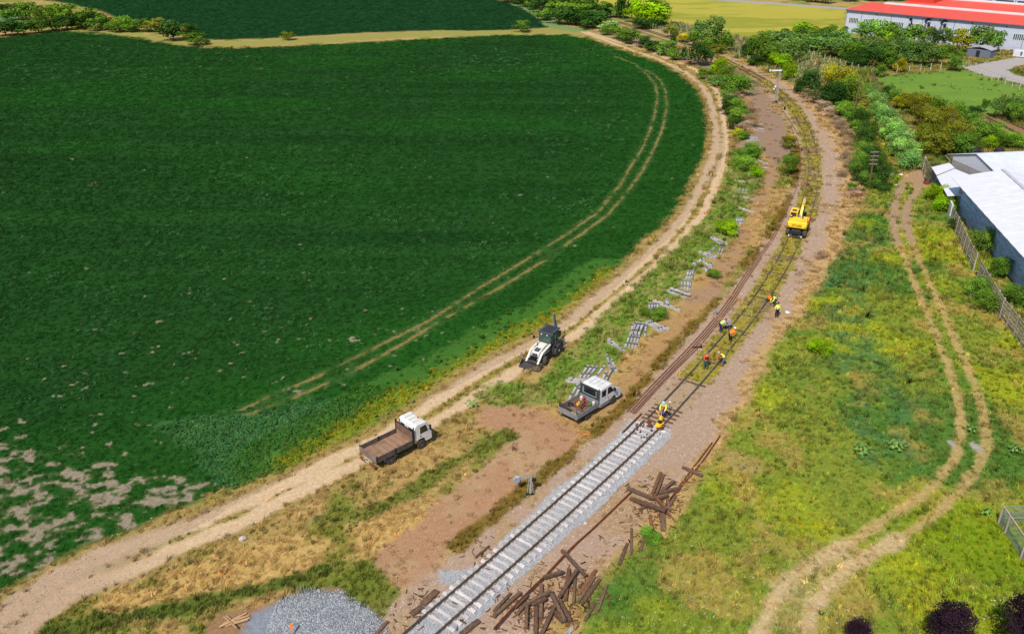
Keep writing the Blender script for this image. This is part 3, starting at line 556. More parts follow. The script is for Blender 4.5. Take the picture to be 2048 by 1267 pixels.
H1 = [((190,590),(620,760),.25,.26,0,0,'old wooden sleeper sticking out left of the right heap, pointing to the new track'),((240,755),(800,950),.32,.18,.3,0,'widest rust marked timber lying across the front of the right heap'),((725,350),(595,680),.26,.05,.05,1,'broad upright leaning timber at the top left of the right heap'),((765,385),(655,690),.22,.08,.1,0,'timber leaning beside the broad one at the top of the right heap'),
((940,485),(740,640),.25,.1,.05,0,'short timber spreading to the upper right of the right heap'),((1035,590),(700,680),.22,.12,.1,0,'long dark timber pointing right from the right heap'),((840,695),(660,755),.27,.3,.0,0,'thick short sleeper crossing the middle of the right heap'),((830,760),(860,950),.24,.2,-.1,0,'sleeper running down through the middle of the right heap'),((960,720),(870,870),.22,.0,.0,0,'sleeper at the right foot of the right heap'),
((600,700),(800,920),.2,.42,.0,1,'diagonal sleeper on top of the right heap'),((1070,262),(1385,400),.25,.1,.0,0,'lone round edged sleeper across the two thin rails'),((490,890),(385,940),.22,.02,.0,0,'short stub under the left end of the right heap'),((825,950),(870,1040),.24,.0,.0,1,'pale brown stub at the bottom of the right heap'),((750,1000),(765,1265),.42,.02,.0,0,'flat wide timber lying below the right heap'),((555,1030),(585,1265),.22,.0,.0,1,'thin timber on the gravel below the right heap')]
for a, b, w_, z, dz, r_, lb in H1: bar('wooden_sleeper', z1(*a), z1(*b), w_, .17, z, M_WOODR if r_ else M_WOOD, lb, 'railway sleeper', 'old sleepers of the right heap', dz)
H2 = [((420,715),(190,960),.2,.02,0,0,'first of two sleepers lying side by side at the left of the left heap'),((552,700),(190,1020),.27,.05,0,0,'longer of the two sleepers side by side at the left of the left heap'),((1110,130),(1430,480),.25,.12,.1,0,'sleeper reaching from the left heap toward the brown gravel'),((1310,400),(1070,770),.27,.38,-.1,0,'long sleeper lying on top, right middle of the left heap'),
((860,500),(1130,420),.25,.2,.05,0,'sleeper forming the upper edge of the left heap'),((1200,380),(1155,810),.27,.12,0,1,'rust stained upright sleeper in the middle of the left heap'),((1285,490),(1268,850),.2,.05,0,0,'narrow sleeper pointing down beside the long top one'),((965,680),(640,850),.22,.5,0,0,'pale ended sleeper on top of the left heap'),
((890,780),(700,865),.26,.32,0,0,'short sleeper just under the pale ended one'),((828,590),(820,1040),.26,.12,0,0,'sleeper running down under the pale ended one'),((636,870),(622,1185),.22,.2,0,0,'sleeper standing out downward at the left of the left heap'),((758,880),(752,1280),.27,.05,0,0,'long flat sleeper pointing to the bottom edge'),
((960,710),(1150,1090),.25,.32,0,0,'upper of two sleepers running down to the right in the left heap'),((1080,820),(1220,1090),.27,.14,0,0,'lower of two sleepers running down to the right in the left heap'),((1005,900),(830,1280),.26,.2,-.1,0,'sleeper running down left to the bottom edge of the view'),((1010,960),(1130,1110),.26,.05,0,0,'short sleeper wedged below the two diagonal ones'),
((1570,400),(1330,740),.24,.02,0,1,'reddish sleeper at the left of the three parallel ones'),((1555,490),(1320,840),.24,.02,0,0,'middle one of the three parallel sleepers'),((1625,525),(1380,860),.24,.02,0,0,'right one of the three parallel sleepers'),((1720,600),(1590,965),.2,.02,0,0,'dark rotten sleeper at the right edge of the left heap'),
((1560,850),(1420,1090),.2,.0,0,0,'sunken sleeper below the rotten one'),((610,870),(500,1000),.24,.05,0,0,'sleeper half hidden under the left side of the left heap'),((650,740),(475,910),.2,.12,0,0,'timber beside the thick rusty rail'),((1205,960),(1180,1160),.26,.0,0,1,'rust red stub at the bottom of the left heap')]
for a, b, w_, z, dz, r_, lb in H2: bar('wooden_sleeper', z2(*a), z2(*b), w_, .17, z, M_WOODR if r_ else M_WOOD, lb, 'railway sleeper', 'old sleepers of the left heap', dz)
bar('concrete_post', z2(1265,1160), z2(1165,1262), .1, .1, .05, M_CONCO, 'thin grey post lying in the grass below the left heap', 'post')
bar('concrete_post', z2(1262,1195), z2(1200,1262), .09, .09, .05, M_CONCO, 'shorter grey post lying against the thin one', 'post')
for a, b, w_, lb in (((1263,1056),(1262,1109),.2,'short sleeper alone on the brown gravel, upper'), ((1255,1086),(1238,1129),.24,'short sleeper beside the grass edge, lower'), ((979,1091),(951,1114),.16,'thin board lying left of the new track'), ((874,1180),(845,1208),.5,'wide brown board left of the first concrete sleepers'), ((845,1212),(822,1228),.45,'second brown board below the wide one'), ((958,1240),(922,1268),.4,'thick timber right of the near track end'), ((776,1242),(748,1272),.22,'dark beam at the right foot of the gravel heap'), ((1290,1062),(1282,1100),.2,'board half hidden by grass below the right heap')):
    bar('wooden_sleeper', a, b, w_, .14, .0, M_WOOD, lb, 'railway sleeper')
for a, b, z in (((443,1250),(493,1225),.05),((446,1246),(498,1230),.06),((450,1252),(500,1234),.05),((438,1253),(470,1238),.14),((447,1232),(474,1255),.2),((448,1244),(490,1240),.12),((452,1230),(462,1238),.1),((455,1249),(496,1238),.14)):
    bar('plank', a, b, .1, .06, z, M_PALEW, 'pale plank in the small crossed pile beside the gravel heap', 'plank', 'crossed pile of pale planks')
# stack of sleepers: loose concrete ones
_ls = sleeper_mb().build('concrete_sleeper', M_CONCO); LSL = _ls.data; D.objects.remove(_ls)
_cm = MB()
_cm.box(-.09, .09, -.08, .08, .07, .105); _c = _cm.build('rail_seat', M_DARK); SEAT = _c.data; D.objects.remove(_c)

def csl(a, b, label, group, z=0.0, ln=2.6):
    A = GP(*a, z+.2); B = GP(*b, z+.2); c = (A+B)/2; d = B-A; e = D.objects.new('concrete_sleeper', LSL); COL.objects.link(e); sc = .97
    if d.length > 2.0: sc = min(1.0, d.length/2.6)
    e.location = (c.x, c.y, z+.14); e.rotation_euler = (random.gauss(0, .02), 0, math.atan2(d.y, d.x)); e.scale = (sc, 1, 1); 
    for sx in (-.76, .76): s_ = D.objects.new('rail_seat', SEAT); COL.objects.link(s_); s_.parent = e; s_.location = (sx, 0, 0)
    tag(e, label, 'concrete sleeper', group)
def z3(x, y): return (1120+x/7.0375, 620+y/7.0375)
def z4(x, y): return (1320+x/7.04, 440+y/7.04)
def z5(x, y): return (1440+x/5.756, 220+y/5.756)
def stack(conv, segs, label, group, z=.0):
    for s_ in segs: csl(conv(*s_[0]), conv(*s_[1]), label, group, s_[2] if len(s_) > 2 else z)
stack(z3, [((400,765),(280,930)), ((465,770),(340,930)), ((522,780),(392,930)), ((608,795),(505,920))], 'grey concrete sleeper in the slanting row of four behind the van', 'four slanting concrete sleepers behind the van')
stack(z3, [((120,945),(460,985),.0), ((130,978),(420,1020),.0)], 'concrete sleeper of the level pair touching the van roof in view', 'level pair of concrete sleepers by the van')
stack(z3, [((235,1055),(150,1200)), ((275,1090),(200,1235))], 'concrete sleeper of the pair left of the van headboard', 'pair of concrete sleepers left of the van')
csl(z3(662,612), z3(697,790), 'upright pointing concrete sleeper at the left of the splayed four', 'splayed concrete sleepers', .0); csl(z3(728,680), z3(790,855), 'concrete sleeper at the right of the splayed four', 'splayed concrete sleepers'); csl(z3(740,790), z3(648,965), 'raised concrete sleeper in the middle of the splayed four', 'splayed concrete sleepers', .12); csl(z3(638,880), z3(575,1010), 'concrete sleeper nearest the van cab of the splayed four', 'splayed concrete sleepers')
stack(z3, [((732,430),(830,505)), ((745,470),(850,530))], 'concrete sleeper of the pair half hidden in the tall weeds', 'pair of concrete sleepers in the weeds')
stack(z3, [((1082,150),(1005,325),.22), ((1130,150),(1060,330),.22), ((1182,155),(1105,335),.22), ((1035,180),(990,320),.0), ((1100,160),(1050,320),.0), ((1160,160),(1115,330),.0)], 'concrete sleeper in the upper block of the double stack', 'upper block of the double stack')
csl(z3(1215,170), z3(1190,360), 'concrete sleeper lying loose along the right of the double stack', None)
stack(z3, [((985,345),(920,495),.0), ((1030,345),(972,503),.0), ((1072,350),(1018,508),.0), ((1112,355),(1062,515),.0)], 'concrete sleeper in the lower block of the double stack', 'lower block of the double stack')
stack(z3, [((1235,165),(1405,270)), ((1275,160),(1440,250)), ((1315,165),(1480,232))], 'concrete sleeper of the three fanned to the right of the double stack', 'fan of three concrete sleepers')
for s_ in (((960,185),(1045,165)), ((955,275),(1000,285))): bar('plank', z3(*s_[0]), z3(*s_[1]), .14, .06, .1, M_PALEW, 'short plank poking out left of the double stack', 'plank', 'planks poking out of the double stack')
def z0(x, y): return (1200+x/2.436, 380+y/2.436)
stack(z0, [((243,550),(235,587)), ((256,549),(248,587)), ((269,550),(261,586)), ((283,552),(275,585))], 'concrete sleeper in the row of four left of the two standing ends', 'row of four concrete sleepers')
stack(z4, [((95,1100),(92,1215)), ((122,1108),(118,1222))], 'concrete sleeper of the steep pair beside the row of four', 'steep pair of concrete sleepers'); csl(z4(0,1145), z4(90,1180), 'concrete sleeper lying low beside the steep pair', None); csl(z4(100,1195), z4(190,1225), 'concrete sleeper crossing below the steep pair', None)
csl(z4(145,940), z4(435,1040), 'concrete sleeper on top of a crossed pair, lying level', None, .22); csl(z4(100,975), z4(372,1085), 'concrete sleeper under the crossed pair', None)
stack(z4, [((312,835),(304,950)), ((356,830),(345,955)), ((402,838),(386,960)), ((432,840),(418,970))], 'concrete sleeper in the near row of the two standing rows', 'near standing row of concrete sleepers')
stack(z4, [((403,700),(375,805)), ((438,705),(410,805)), ((468,706),(448,780))], 'concrete sleeper in the far row of the two standing rows', 'far standing row of concrete sleepers')
stack(z4, [((735,240),(840,315),.1), ((790,245),(905,300),.0), ((820,255),(915,315),.0)], 'concrete sleeper of the three below the bright bush', 'three concrete sleepers below the bright bush')
stack(z4, [((852,385),(825,450)), ((888,388),(862,462))], 'concrete sleeper of the short pair at the edge of the dirt way', 'short pair at the dirt way'); stack(z4, [((772,378),(715,435)), ((705,425),(670,505)), ((618,470),(705,500)), ((640,455),(720,480))], 'concrete sleeper in the jumbled group in the weeds', 'jumbled concrete sleepers in the weeds')
stack(z4, [((595,540),(490,595)), ((575,560),(520,600))], 'concrete sleeper with a lifted end in the weeds', 'concrete sleepers with lifted ends'); stack(z4, [((640,590),(700,650)), ((735,620),(665,685)), ((715,605),(655,660))], 'concrete sleeper of the curved group above the dark weeds', 'curved group of concrete sleepers')
stack(z4, [((1085,-15),(1078,15)), ((1115,-15),(1108,15)), ((1145,-15),(1138,15)), ((1175,-15),(1170,15))], 'concrete sleeper in the far row of four seen end on', 'far row of four concrete sleepers'); stack(z4, [((1108,100),(1100,165)), ((1020,90),(1052,125))], 'concrete sleeper beside the bright bush in the weed strip', 'concrete sleepers beside the bright bush')
csl(z5(372,148), z5(462,157), 'uppermost single pale sleeper by the brown thicket', None); stack(z5, [((365,185),(510,218)), ((400,220),(500,242))], 'pale sleeper of the leaning pair below the uppermost one', 'leaning pair of pale sleepers')
stack(z5, [((310,306),(430,300)), ((310,320),(432,314)), ((310,334),(432,330)), ((312,346),(434,342))], 'pale sleeper in the tidy level block of four', 'tidy block of four pale sleepers')
for s_, lb in ((((340,568),(382,580)), 'pale sleeper end showing in pale weeds, left'), (((470,580),(522,600)), 'pale sleeper end at the right of the pale weeds'), (((440,650),(484,652)), 'pale sleeper end beside the far bright bush, right'), (((335,712),(367,756)), 'steep pale sleeper left of the far bright bush'), (((210,808),(300,820)), 'thin far end of a pale sleeper pair'), (((280,815),(398,838)), 'pale sleeper lying level below the far bright bush'), (((190,985),(290,995)), 'left pale sleeper of the level pair in far weeds'), (((250,992),(370,1018)), 'right pale sleeper of the level pair in far weeds'), (((285,1135),(332,1150)), 'small pale sleeper end between two green clumps'), (((716,65),(728,95)), 'small white block beside the spare rail')):
    csl(z5(*s_[0]), z5(*s_[1]), lb, None)
stack(z5, [((228,900),(222,930)), ((268,908),(262,940)), ((304,915),(298,938))], 'stubby pale sleeper end in the row of three', 'row of three stubby sleeper ends')
# fixings and base plates strewn at the joint
for i in range(26):
    g = GP(random.uniform(1268, 1322), random.uniform(848, 880)); m = MB(); a = random.uniform(0, 3); M_ = Matrix.Translation((g.x, g.y, .14)) @ Matrix.Rotation(a, 4, 'Z')
    m.box(-.09, .09, -.04, .04, 0, .04, M_); m.box(-.03, .03, -.06, .06, .03, .07, M_); tag(m.build('rail_fixing', M_RUST if i % 3 else M_DARK), 'small rail fixing strewn on the sleepers at the joint', 'rail fixing', 'rail fixings strewn at the joint')
for i, (px, py) in enumerate(((1297,846),(1299,852),(1301,856),(1322,861),(1324,858))):
    g = GP(px, py); m = MB(); M_ = Matrix.Translation((g.x, g.y, .15+.03*(i % 3))) @ Matrix.Rotation(.5+i, 4, 'Z'); m.box(-.2, .2, -.14, .14, 0, .03, M_); m.box(-.2, .2, -.09, -.06, .03, .06, M_); m.box(-.2, .2, .06, .09, .03, .06, M_)
    tag(m.build('base_plate', M_RUST), 'rusty base plate lying ' + ('between the rails at the joint' if i < 3 else 'outside the right rail at the joint'), 'base plate', 'rusty base plates '+('between the rails' if i < 3 else 'outside the rail'))
# ================================================================ vehicles
WHITE = mat('white_paint', C(236,238,242,1.25), .4, spec=.5, col2=C(218,212,204,1.25), scale=2.2); M_TYRE = mat('tyre_rubber', C(62,60,58), .9, var=.15, col2=C(84,78,70)); M_GLASS = mat('dark_glass', C(26,36,40), .08, spec=.8, var=.02); M_RIM = mat('wheel_steel', C(150,142,134), .6, .3)
M_CHAS = mat('chassis_black', C(40,38,38), .8); M_BED = mat('bed_brown', C(176,140,112), .85, col2=C(142,108,84), scale=1.6); M_SIDE = mat('bed_side_grey_brown', C(118,102,96), .8, col2=C(88,74,70), scale=2.5); M_ORANGE = mat('amber', C(240,130,20), .3); M_ALU = mat('grey_aluminium', C(160,164,168), .6, .2, col2=C(136,138,142), scale=2)
M_YEL = mat('machine_yellow', C(252,208,50,1.1), .4, spec=.5, col2=C(240,190,40,1.1), scale=1.2); M_MGREY = mat('machine_grey', C(92,96,102), .6, col2=C(70,72,78)); M_RED = mat('red_paint', C(190,50,44), .5); M_BLUE = mat('blue_cloth', C(40,70,150), .85); M_LBLUE = mat('pale_blue', C(190,206,232), .6)
def lathe_wheel(parent, x, y, r, w_, side, rim=M_RIM, dual=False, steer=0):
    e = D.objects.new('wheel', None); 
    m = MB(); m.lathe([(r*.62, -w_/2), (r*.92, -w_/2), (r, -w_*.33), (r, w_*.33), (r*.92, w_/2), (r*.62, w_/2)], 20, 'Y'); t = m.build('tyre', M_TYRE, None, smooth_=True)
    D.objects.remove(e); m = MB(); m.lathe([(r*.62, -w_/2), (r*.92, -w_/2), (r, -w_*.33), (r, w_*.33), (r*.92, w_/2), (r*.62, w_/2)], 20, 'Y')
    D.objects.remove(t); wh = m.build('wheel', M_TYRE, parent, smooth_=True); wh.location = (x, y, r); wh.rotation_euler = (0, 0, steer)
    m = MB(); s_ = side; m.lathe([(r*.6, s_*w_*.30), (r*.64, s_*w_*.47), (r*.56, s_*w_*.49), (r*.5, s_*w_*.3), (r*.2, s_*w_*.34), (r*.17, s_*w_*.52), (.01, s_*w_*.53)], 18, 'Y'); m.build('rim', rim, wh, smooth_=True)
    for b_ in range(6):
        pass
    return wh
def lettering(txt, size, mt, parent, loc, rot, ext=.008, name='lettering', sx=1):
    cu = D.curves.new(name, 'FONT'); cu.body = txt; cu.size = size; cu.extrude = ext; cu.align_x = 'CENTER'; cu.align_y = 'CENTER'; tmp = D.objects.new('t', cu); COL.objects.link(tmp)
    dg = bpy.context.evaluated_depsgraph_get(); me = D.meshes.new_from_object(tmp.evaluated_get(dg)); D.objects.remove(tmp); me.materials.clear(); me.materials.append(mt)
    o = link(name, me, parent); o.location = loc; o.rotation_euler = rot; o.scale = (sx, 1, 1); return o
def place(e, ref_local, ref_px, heading, z=0):
    g = GP(*ref_px); c, s = math.cos(heading), math.sin(heading); e.location = (g.x-(c*ref_local[0]-s*ref_local[1]), g.y-(s*ref_local[0]+c*ref_local[1]), z); e.rotation_euler = (0, 0, heading)
def hd(a, b): A = GP(*a); B = GP(*b); return math.atan2(B.y-A.y, B.x-A.x)
# ---- flatbed truck. local x forward, y left; rear axle at x=0, front axle at 3.0
tr = empty('flatbed_truck', label='white cab flatbed truck with empty brown bed on the field road', cat='truck')
m = MB(); m.box(-1.25, 3.6, -.42, -.3, .55, .75); m.box(-1.25, 3.6, .3, .42, .55, .75); m.box(-.3, .3, -.95, .95, .42, .5); m.box(2.85, 3.15, -.9, .9, .38, .48); m.box(-1.2, -1.05, -.9, .9, .5, .72); m.box(.9, 1.7, -.85, -.45, .4, .75); m.box(.9, 1.6, .45, .9, .4, .75); m.tube([(1.0, -.5, .5), (2.3, -.5, .5)], .09, 8); m.build('chassis', M_CHAS, tr)
for x, r_, wd in ((0, .40, .30), (2.95, .40, .24)):
    for sd in (-1, 1): lathe_wheel(tr, x, sd*(.93), r_, wd, sd, mat('truck_rim', C(164,120,104), .7))
if True:
    for sd in (-1, 1):
        w2 = lathe_wheel(tr, 0, sd*.62, .40, .24, sd)
for sd in (-1, 1):
    m = MB()
    for k in range(7):
        a0 = math.pi*k/6; m.beam((.5*math.cos(a0), sd*.93, .42+.46*math.sin(a0)), (.5*math.cos(a0+math.pi/6), sd*.93, .42+.46*math.sin(a0+math.pi/6)), .3, .02, (0, 1, 0)) if k < 6 else None
    m.build('mudguard', mat('pale_mudguard', C(150,144,138), .7), tr)
b0, b1, by, bz = -1.38, 2.08, 1.12, .92
m = MB(); m.box(b0, b1, -by+.04, by-.04, bz-.12, bz); m.box(b0, b1, -.8, -.7, .74, bz-.12); m.box(b0, b1, .7, .8, .74, bz-.12); m.build('bed_floor', M_BED, tr)
for sd in (-1, 1):
    m = MB(); y0, y1 = sorted((sd*by, sd*(by-.05)))
    m.box(b0+.08, .34, y0, y1, bz-.06, bz+.40); m.box(.46, b1-.04, y0, y1, bz-.06, bz+.40)
    ya, yb = sorted((sd*(by+.025), sd*by))
    for zz in (bz-.02, bz+.15, bz+.34):
        m.box(b0+.1, .32, ya, yb, zz, zz+.035); m.box(.48, b1-.06, ya, yb, zz, zz+.035)
    m.build('side_board', M_SIDE, tr)
    m = MB(); m.box(.35, .45, *sorted((sd*(by+.04), sd*(by-.07))), bz-.14, bz+.43); m.box(b0, b0+.07, *sorted((sd*(by+.03), sd*(by-.07))), bz-.14, bz+.5); m.build('stanchion', M_CHAS, tr)
m = MB(); m.box(b0-.03, b0+.02, -by+.04, by-.04, bz-.12, bz+.40); m.build('tailgate', mat('tailgate_grey', C(150,134,126), .8, col2=C(118,100,92), scale=2.5), tr)
m = MB(); m.box(b1, b1+.05, -by, by, bz, bz+.36); m.build('front_board', M_BED, tr)
m = MB()
for k in range(10):
    y = -by+.1+k*(2*by-.2)/10; m.box(b1+.0, b1+.04, y, y+.2, bz+.38, bz+1.1+(.0 if k % 3 else -.06))
m.build('headboard_panel', mat('headboard_brown', C(140,106,88), .85, col2=C(104,80,70), scale=4), tr)
m = MB(); m.box(b1-.02, b1+.09, -by-.02, -by+.08, bz-.1, bz+1.32); m.box(b1-.02, b1+.09, by-.08, by+.02, bz-.1, bz+1.32); m.box(b1-.01, b1+.07, -by, by, bz+1.1, bz+1.16); m.build('headboard_frame', M_CHAS, tr)
m = MB(); m.tube([(b0+.15, -.8, .4), (b0-.12, -.8, .42), (b0-.12, .8, .42), (b0+.15, .8, .4)], .035, 6); m.box(b0-.22, b0-.05, -.95, -.5, .36, .44); m.box(b0-.22, b0-.05, .5, .95, .36, .44); m.build('rear_bumper', mat('bumper_dull', C(140,110,96), .8), tr)
# cab (x 2.35 .. 4.05)
cz = .62
prof = [(2.35, .75), (2.35, 2.05), (2.42, 2.28), (2.6, 2.36), (3.45, 2.34), (3.62, 2.26), (3.92, 1.45), (4.0, 1.35), (4.03, .75), (3.98, .55), (3.42, .55), (3.36, .8), (3.2, .95), (2.95, 1.0), (2.7, .95), (2.54, .8), (2.5, .75)]
m = MB(); m.prism(prof, -1.02, 1.02); m.build('cab', WHITE, tr, bevel=.05)
m = MB(); m.box(2.7, 3.4, -.78, .78, 2.36, 2.375); m.build('roof_panel', mat('roof_panel_cream', C(232,228,218,1.25), .5, var=.03), tr, bevel=.005)
m = MB(); m.prism([(3.66, 2.16), (3.645, 2.14), (3.905, 1.5), (3.935, 1.5)], -.9, .9); m.build('windscreen', M_GLASS, tr)
for sd in (-1, 1):
    m = MB(); m.prism([(2.86, 1.45), (2.88, 2.05), (3.44, 2.08), (3.66, 1.45)], *sorted((sd*1.015, sd*1.032))); m.build('side_window', M_GLASS, tr)
    m = MB(); m.prism([(2.78, 1.02), (2.8, 2.14), (3.48, 2.16), (3.76, 1.44), (3.78, .85), (3.46, .85), (3.38, 1.02)], *sorted((sd*1.01, sd*1.024))); dr = m.build('door', WHITE, tr)
    m = MB(); m.box(2.84, 2.98, *sorted((sd*1.024, sd*1.05)), 1.22, 1.27); m.build('handle', M_CHAS, dr)
    m = MB(); m.box(3.72, 3.8, *sorted((sd*1.1, sd*1.28)), 1.55, 2.0); m.beam((3.66, sd*1.0, 1.95), (3.75, sd*1.15, 1.95), .03, .03); m.beam((3.7, sd*1.0, 1.55), (3.75, sd*1.15, 1.6), .03, .03); m.build('mirror', M_CHAS, tr)
    m = MB(); m.box(3.99, 4.05, *sorted((sd*.55, sd*.9)), .68, .86); m.build('headlight', mat('lamp_glass', C(220,222,226), .2, var=.02), tr)
    m = MB(); m.box(2.42, 2.52, *sorted((sd*.96, sd*1.04)), .75, 1.0); m.build('side_marker', M_ORANGE, tr)
m = MB(); m.box(4.0, 4.08, -1.0, 1.0, .4, .64); m.box(4.02, 4.05, -.7, .7, .9, 1.1); m.build('front_bumper', mat('bumper_grey', C(90,92,96), .7), tr)
for sd in (-1, 1):
    m = MB(); m.box(2.335, 2.35, *sorted((sd*.25, sd*.75)), 1.55, 2.0); m.build('rear_window', M_GLASS, tr)
m = MB(); m.lathe([(.07, 2.33), (.09, 2.36), (.07, 2.5), (.02, 2.53)], 12, 'Z', (3.3, -.25, 0)); m.build('beacon', M_ORANGE, tr)
LRED = mat('lamp_red', C(170,40,20), .4); PLATE = mat('number_plate_white', C(226,226,220), .5)
for sd in (-1, 1):
    MB().box(b0-.16, b0-.1, *sorted((sd*.55, sd*.85)), .48, .6).build('tail_lamp', LRED, tr); MB().beam((4.02, sd*.35, 1.42), (3.82, sd*.1, 1.9), .02, .02).build('wiper', M_CHAS, tr)
    MB().tube([(2.34, sd*.9, .8), (2.34, sd*.9, 2.2)], .05, 8).build('air_pipe', M_MGREY, tr); MB().box(3.1, 3.35, *sorted((sd*.95, sd*1.06)), .5, .58).build('step', M_CHAS, tr)
for y in (-.5, 0, .5): MB().box(2.6, 3.42, y-.015, y+.015, 2.35, 2.392).build('roof_rib', M_ALU, tr)
MB().box(4.08, 4.09, -.26, .26, .45, .57).build('number_plate', PLATE, tr); MB().box(b0-.15, b0-.14, -.26, .26, .44, .56).build('number_plate', PLATE, tr)
m = MB()
for x in np.arange(b0+.5, b1, .52): m.box(x-.008, x+.008, -by+.05, by-.05, bz-.0, bz+.006)
tag(m.build('floor_seams', M_CHAS, tr), kind='stuff')
place(tr, (0, -1.0), (783, 928), hd((781.7,930),(842,899)))
# ---- double cab tipper van. rear axle x=0, front axle 3.45
vn_ = empty('crew_cab_van', label='white crew cab tipper with tools in its open bed', cat='van')
m = MB(); m.box(-1.2, 4.2, -.5, -.4, .45, .6); m.box(-1.2, 4.2, .4, .5, .45, .6); m.box(-.15, .15, -.8, .8, .3, .4); m.box(-1.1, 1.2, -.7, .7, .6, .74); m.build('chassis', M_CHAS, vn_)
for x in (0, 3.45):
    for sd in (-1, 1): lathe_wheel(vn_, x, sd*.86, .35, .22, sd, mat('van_rim', C(96,94,92), .6, .3))
p0, p1, q = -1.5, 1.28, 1.03
m = MB(); m.box(p0, p1, -q+.03, q-.03, .78, .86); m.build('bed_floor', mat('bed_rust_brown', C(140,98,72), .9, col2=C(104,74,58), scale=3), vn_)
for sd in (-1, 1):
    m = MB(); m.box(p0+.03, p1, *sorted((sd*q, sd*(q-.03))), .74, 1.2)
    for zz in (.78, .9, 1.02, 1.15): m.box(p0+.05, p1-.02, *sorted((sd*(q+.012), sd*q)), zz, zz+.03)
    m.build('side_board', M_ALU, vn_)
m = MB(); m.box(p0-.03, p0, -q+.02, q-.02, .72, 1.2); m.box(p0-.045, p0-.03, -q+.1, q-.1, .8, .83); m.box(p0-.045, p0-.03, -q+.1, q-.1, 1.1, 1.13); tg = m.build('tailgate', M_ALU, vn_)
m = MB(); m.box(p0-.05, p0-.03, -.85, -.66, .86, .98); m.build('sticker', mat('sticker_grey', C(110,120,120), .6), tg)
m = MB()
for y in (-q+.1, q-.1): m.beam((p0+.02, y, 1.2), (p0+.02, y, 1.62), .05, .05)
m.beam((p0+.02, -q+.08, 1.6), (p0+.02, q-.08, 1.6), .05, .05); m.beam((p0+.02, -q+.08, 1.42), (p0+.02, q-.08, 1.42), .03, .03); m.beam((p0+.02, -.2, 1.25), (p0+.02, -.05, 1.45), .04, .04); m.beam((p0+.02, -.3, 1.45), (p0+.02, -.2, 1.25), .04, .04); m.build('rear_rack', M_CHAS, vn_)
m = MB(); m.box(p1, p1+.04, -q, q, .8, 1.3); m.build('front_board', M_ALU, vn_)
m = MB()
for y in (-q, q-.06): m.box(p1+.0, p1+.06, y, y+.06, .8, 2.42)
m.box(p1, p1+.06, -q, q, 2.22, 2.28); m.box(p1, p1+.03, -q, q, 1.3, 1.36); m.box(p1+.0, p1+.03, -q+.06, -q+.28, 1.36, 2.22); m.box(p1+.0, p1+.03, q-.28, q-.06, 1.36, 2.22); m.box(p1, p1+.03, -q+.28, q-.28, 2.08, 2.22); m.box(p1, p1+.03, -q+.28, q-.28, 1.36, 1.55); m.build('headboard', mat('headboard_dark', C(62,72,78), .6), vn_)
m = MB(); m.box(p1-.015, p1, -q+.3, -q+.34, 1.5, 2.1); m.box(p1-.015, p1, q-.34, q-.3, 1.5, 2.1); m.box(p1-.015, p1, -q+.34, q-.34, 1.5, 1.54); m.build('window_bar', mat('pale_bar', C(190,196,198), .5), vn_)
prof = [(1.42, .5), (1.42, 2.0), (1.5, 2.2), (1.75, 2.27), (2.9, 2.27), (3.15, 2.2), (3.75, 1.55), (4.1, 1.38), (4.42, 1.15), (4.5, .8), (4.48, .45), (3.88, .42), (3.8, .66), (3.62, .8), (3.45, .84), (3.28, .8), (3.1, .66), (3.02, .42)]
m = MB(); m.prism(prof, -.97, .97); m.build('cab', WHITE, vn_, bevel=.07)
m = MB(); m.prism([(3.2, 2.17), (3.18, 2.14), (3.72, 1.56), (3.78, 1.56)], -.85, .85); m.build('windscreen', M_GLASS, vn_)
m = MB(); m.box(1.405, 1.43, -.7, .7, 1.45, 2.0); m.build('rear_window', M_GLASS, vn_)
for sd in (-1, 1):
    m = MB(); m.prism([(1.62, .52), (1.62, 2.12), (2.36, 2.14), (2.36, .52)], *sorted((sd*.965, sd*.98))); d1 = m.build('door', WHITE, vn_, bevel=.006)
    m = MB(); m.prism([(2.42, .52), (2.42, 2.14), (2.95, 2.12), (3.48, 1.52), (3.5, .98), (3.08, .8), (2.96, .52)], *sorted((sd*.965, sd*.98))); d2 = m.build('door', WHITE, vn_, bevel=.006)
    m = MB(); m.prism([(1.74, 1.42), (1.72, 2.0), (2.28, 2.02), (2.28, 1.4)], *sorted((sd*.978, sd*.992))); m.build('side_window', M_GLASS, vn_)
    m = MB(); m.prism([(2.52, 1.4), (2.52, 2.03), (2.88, 2.02), (3.34, 1.5), (3.34, 1.4)], *sorted((sd*.978, sd*.992))); m.build('side_window', M_GLASS, vn_)
    m = MB(); m.box(2.18, 2.32, *sorted((sd*.98, sd*1.0)), 1.16, 1.21); m.build('handle', M_CHAS, d1); m = MB(); m.box(2.48, 2.62, *sorted((sd*.98, sd*1.0)), 1.16, 1.21); m.build('handle', M_CHAS, d2)
    m = MB(); m.box(1.6, 3.0, *sorted((sd*.968, sd*.995)), .62, .72); m.build('trim_strip', M_CHAS, vn_)
    m = MB(); m.box(3.28, 3.4, *sorted((sd*1.02, sd*1.2)), 1.45, 1.72); m.build('mirror', M_CHAS, vn_)
    m = MB(); m.box(4.3, 4.44, *sorted((sd*.6, sd*.9)), .95, 1.12); m.build('headlight', mat('lamp_glass', C(220,222,226), .2), vn_)
m = MB(); m.box(4.44, 4.58, -.95, .95, .35, .68); m.build('front_bumper', M_CHAS, vn_)
m = MB(); m.beam((2.62, -.985, 1.02), (2.74, -.985, .88), .03, .05, (0, 1, 0)); m.beam((2.60, -.985, .9), (2.7, -.985, .96), .03, .04, (0, 1, 0)); m.build('door_emblem', M_RED, vn_)
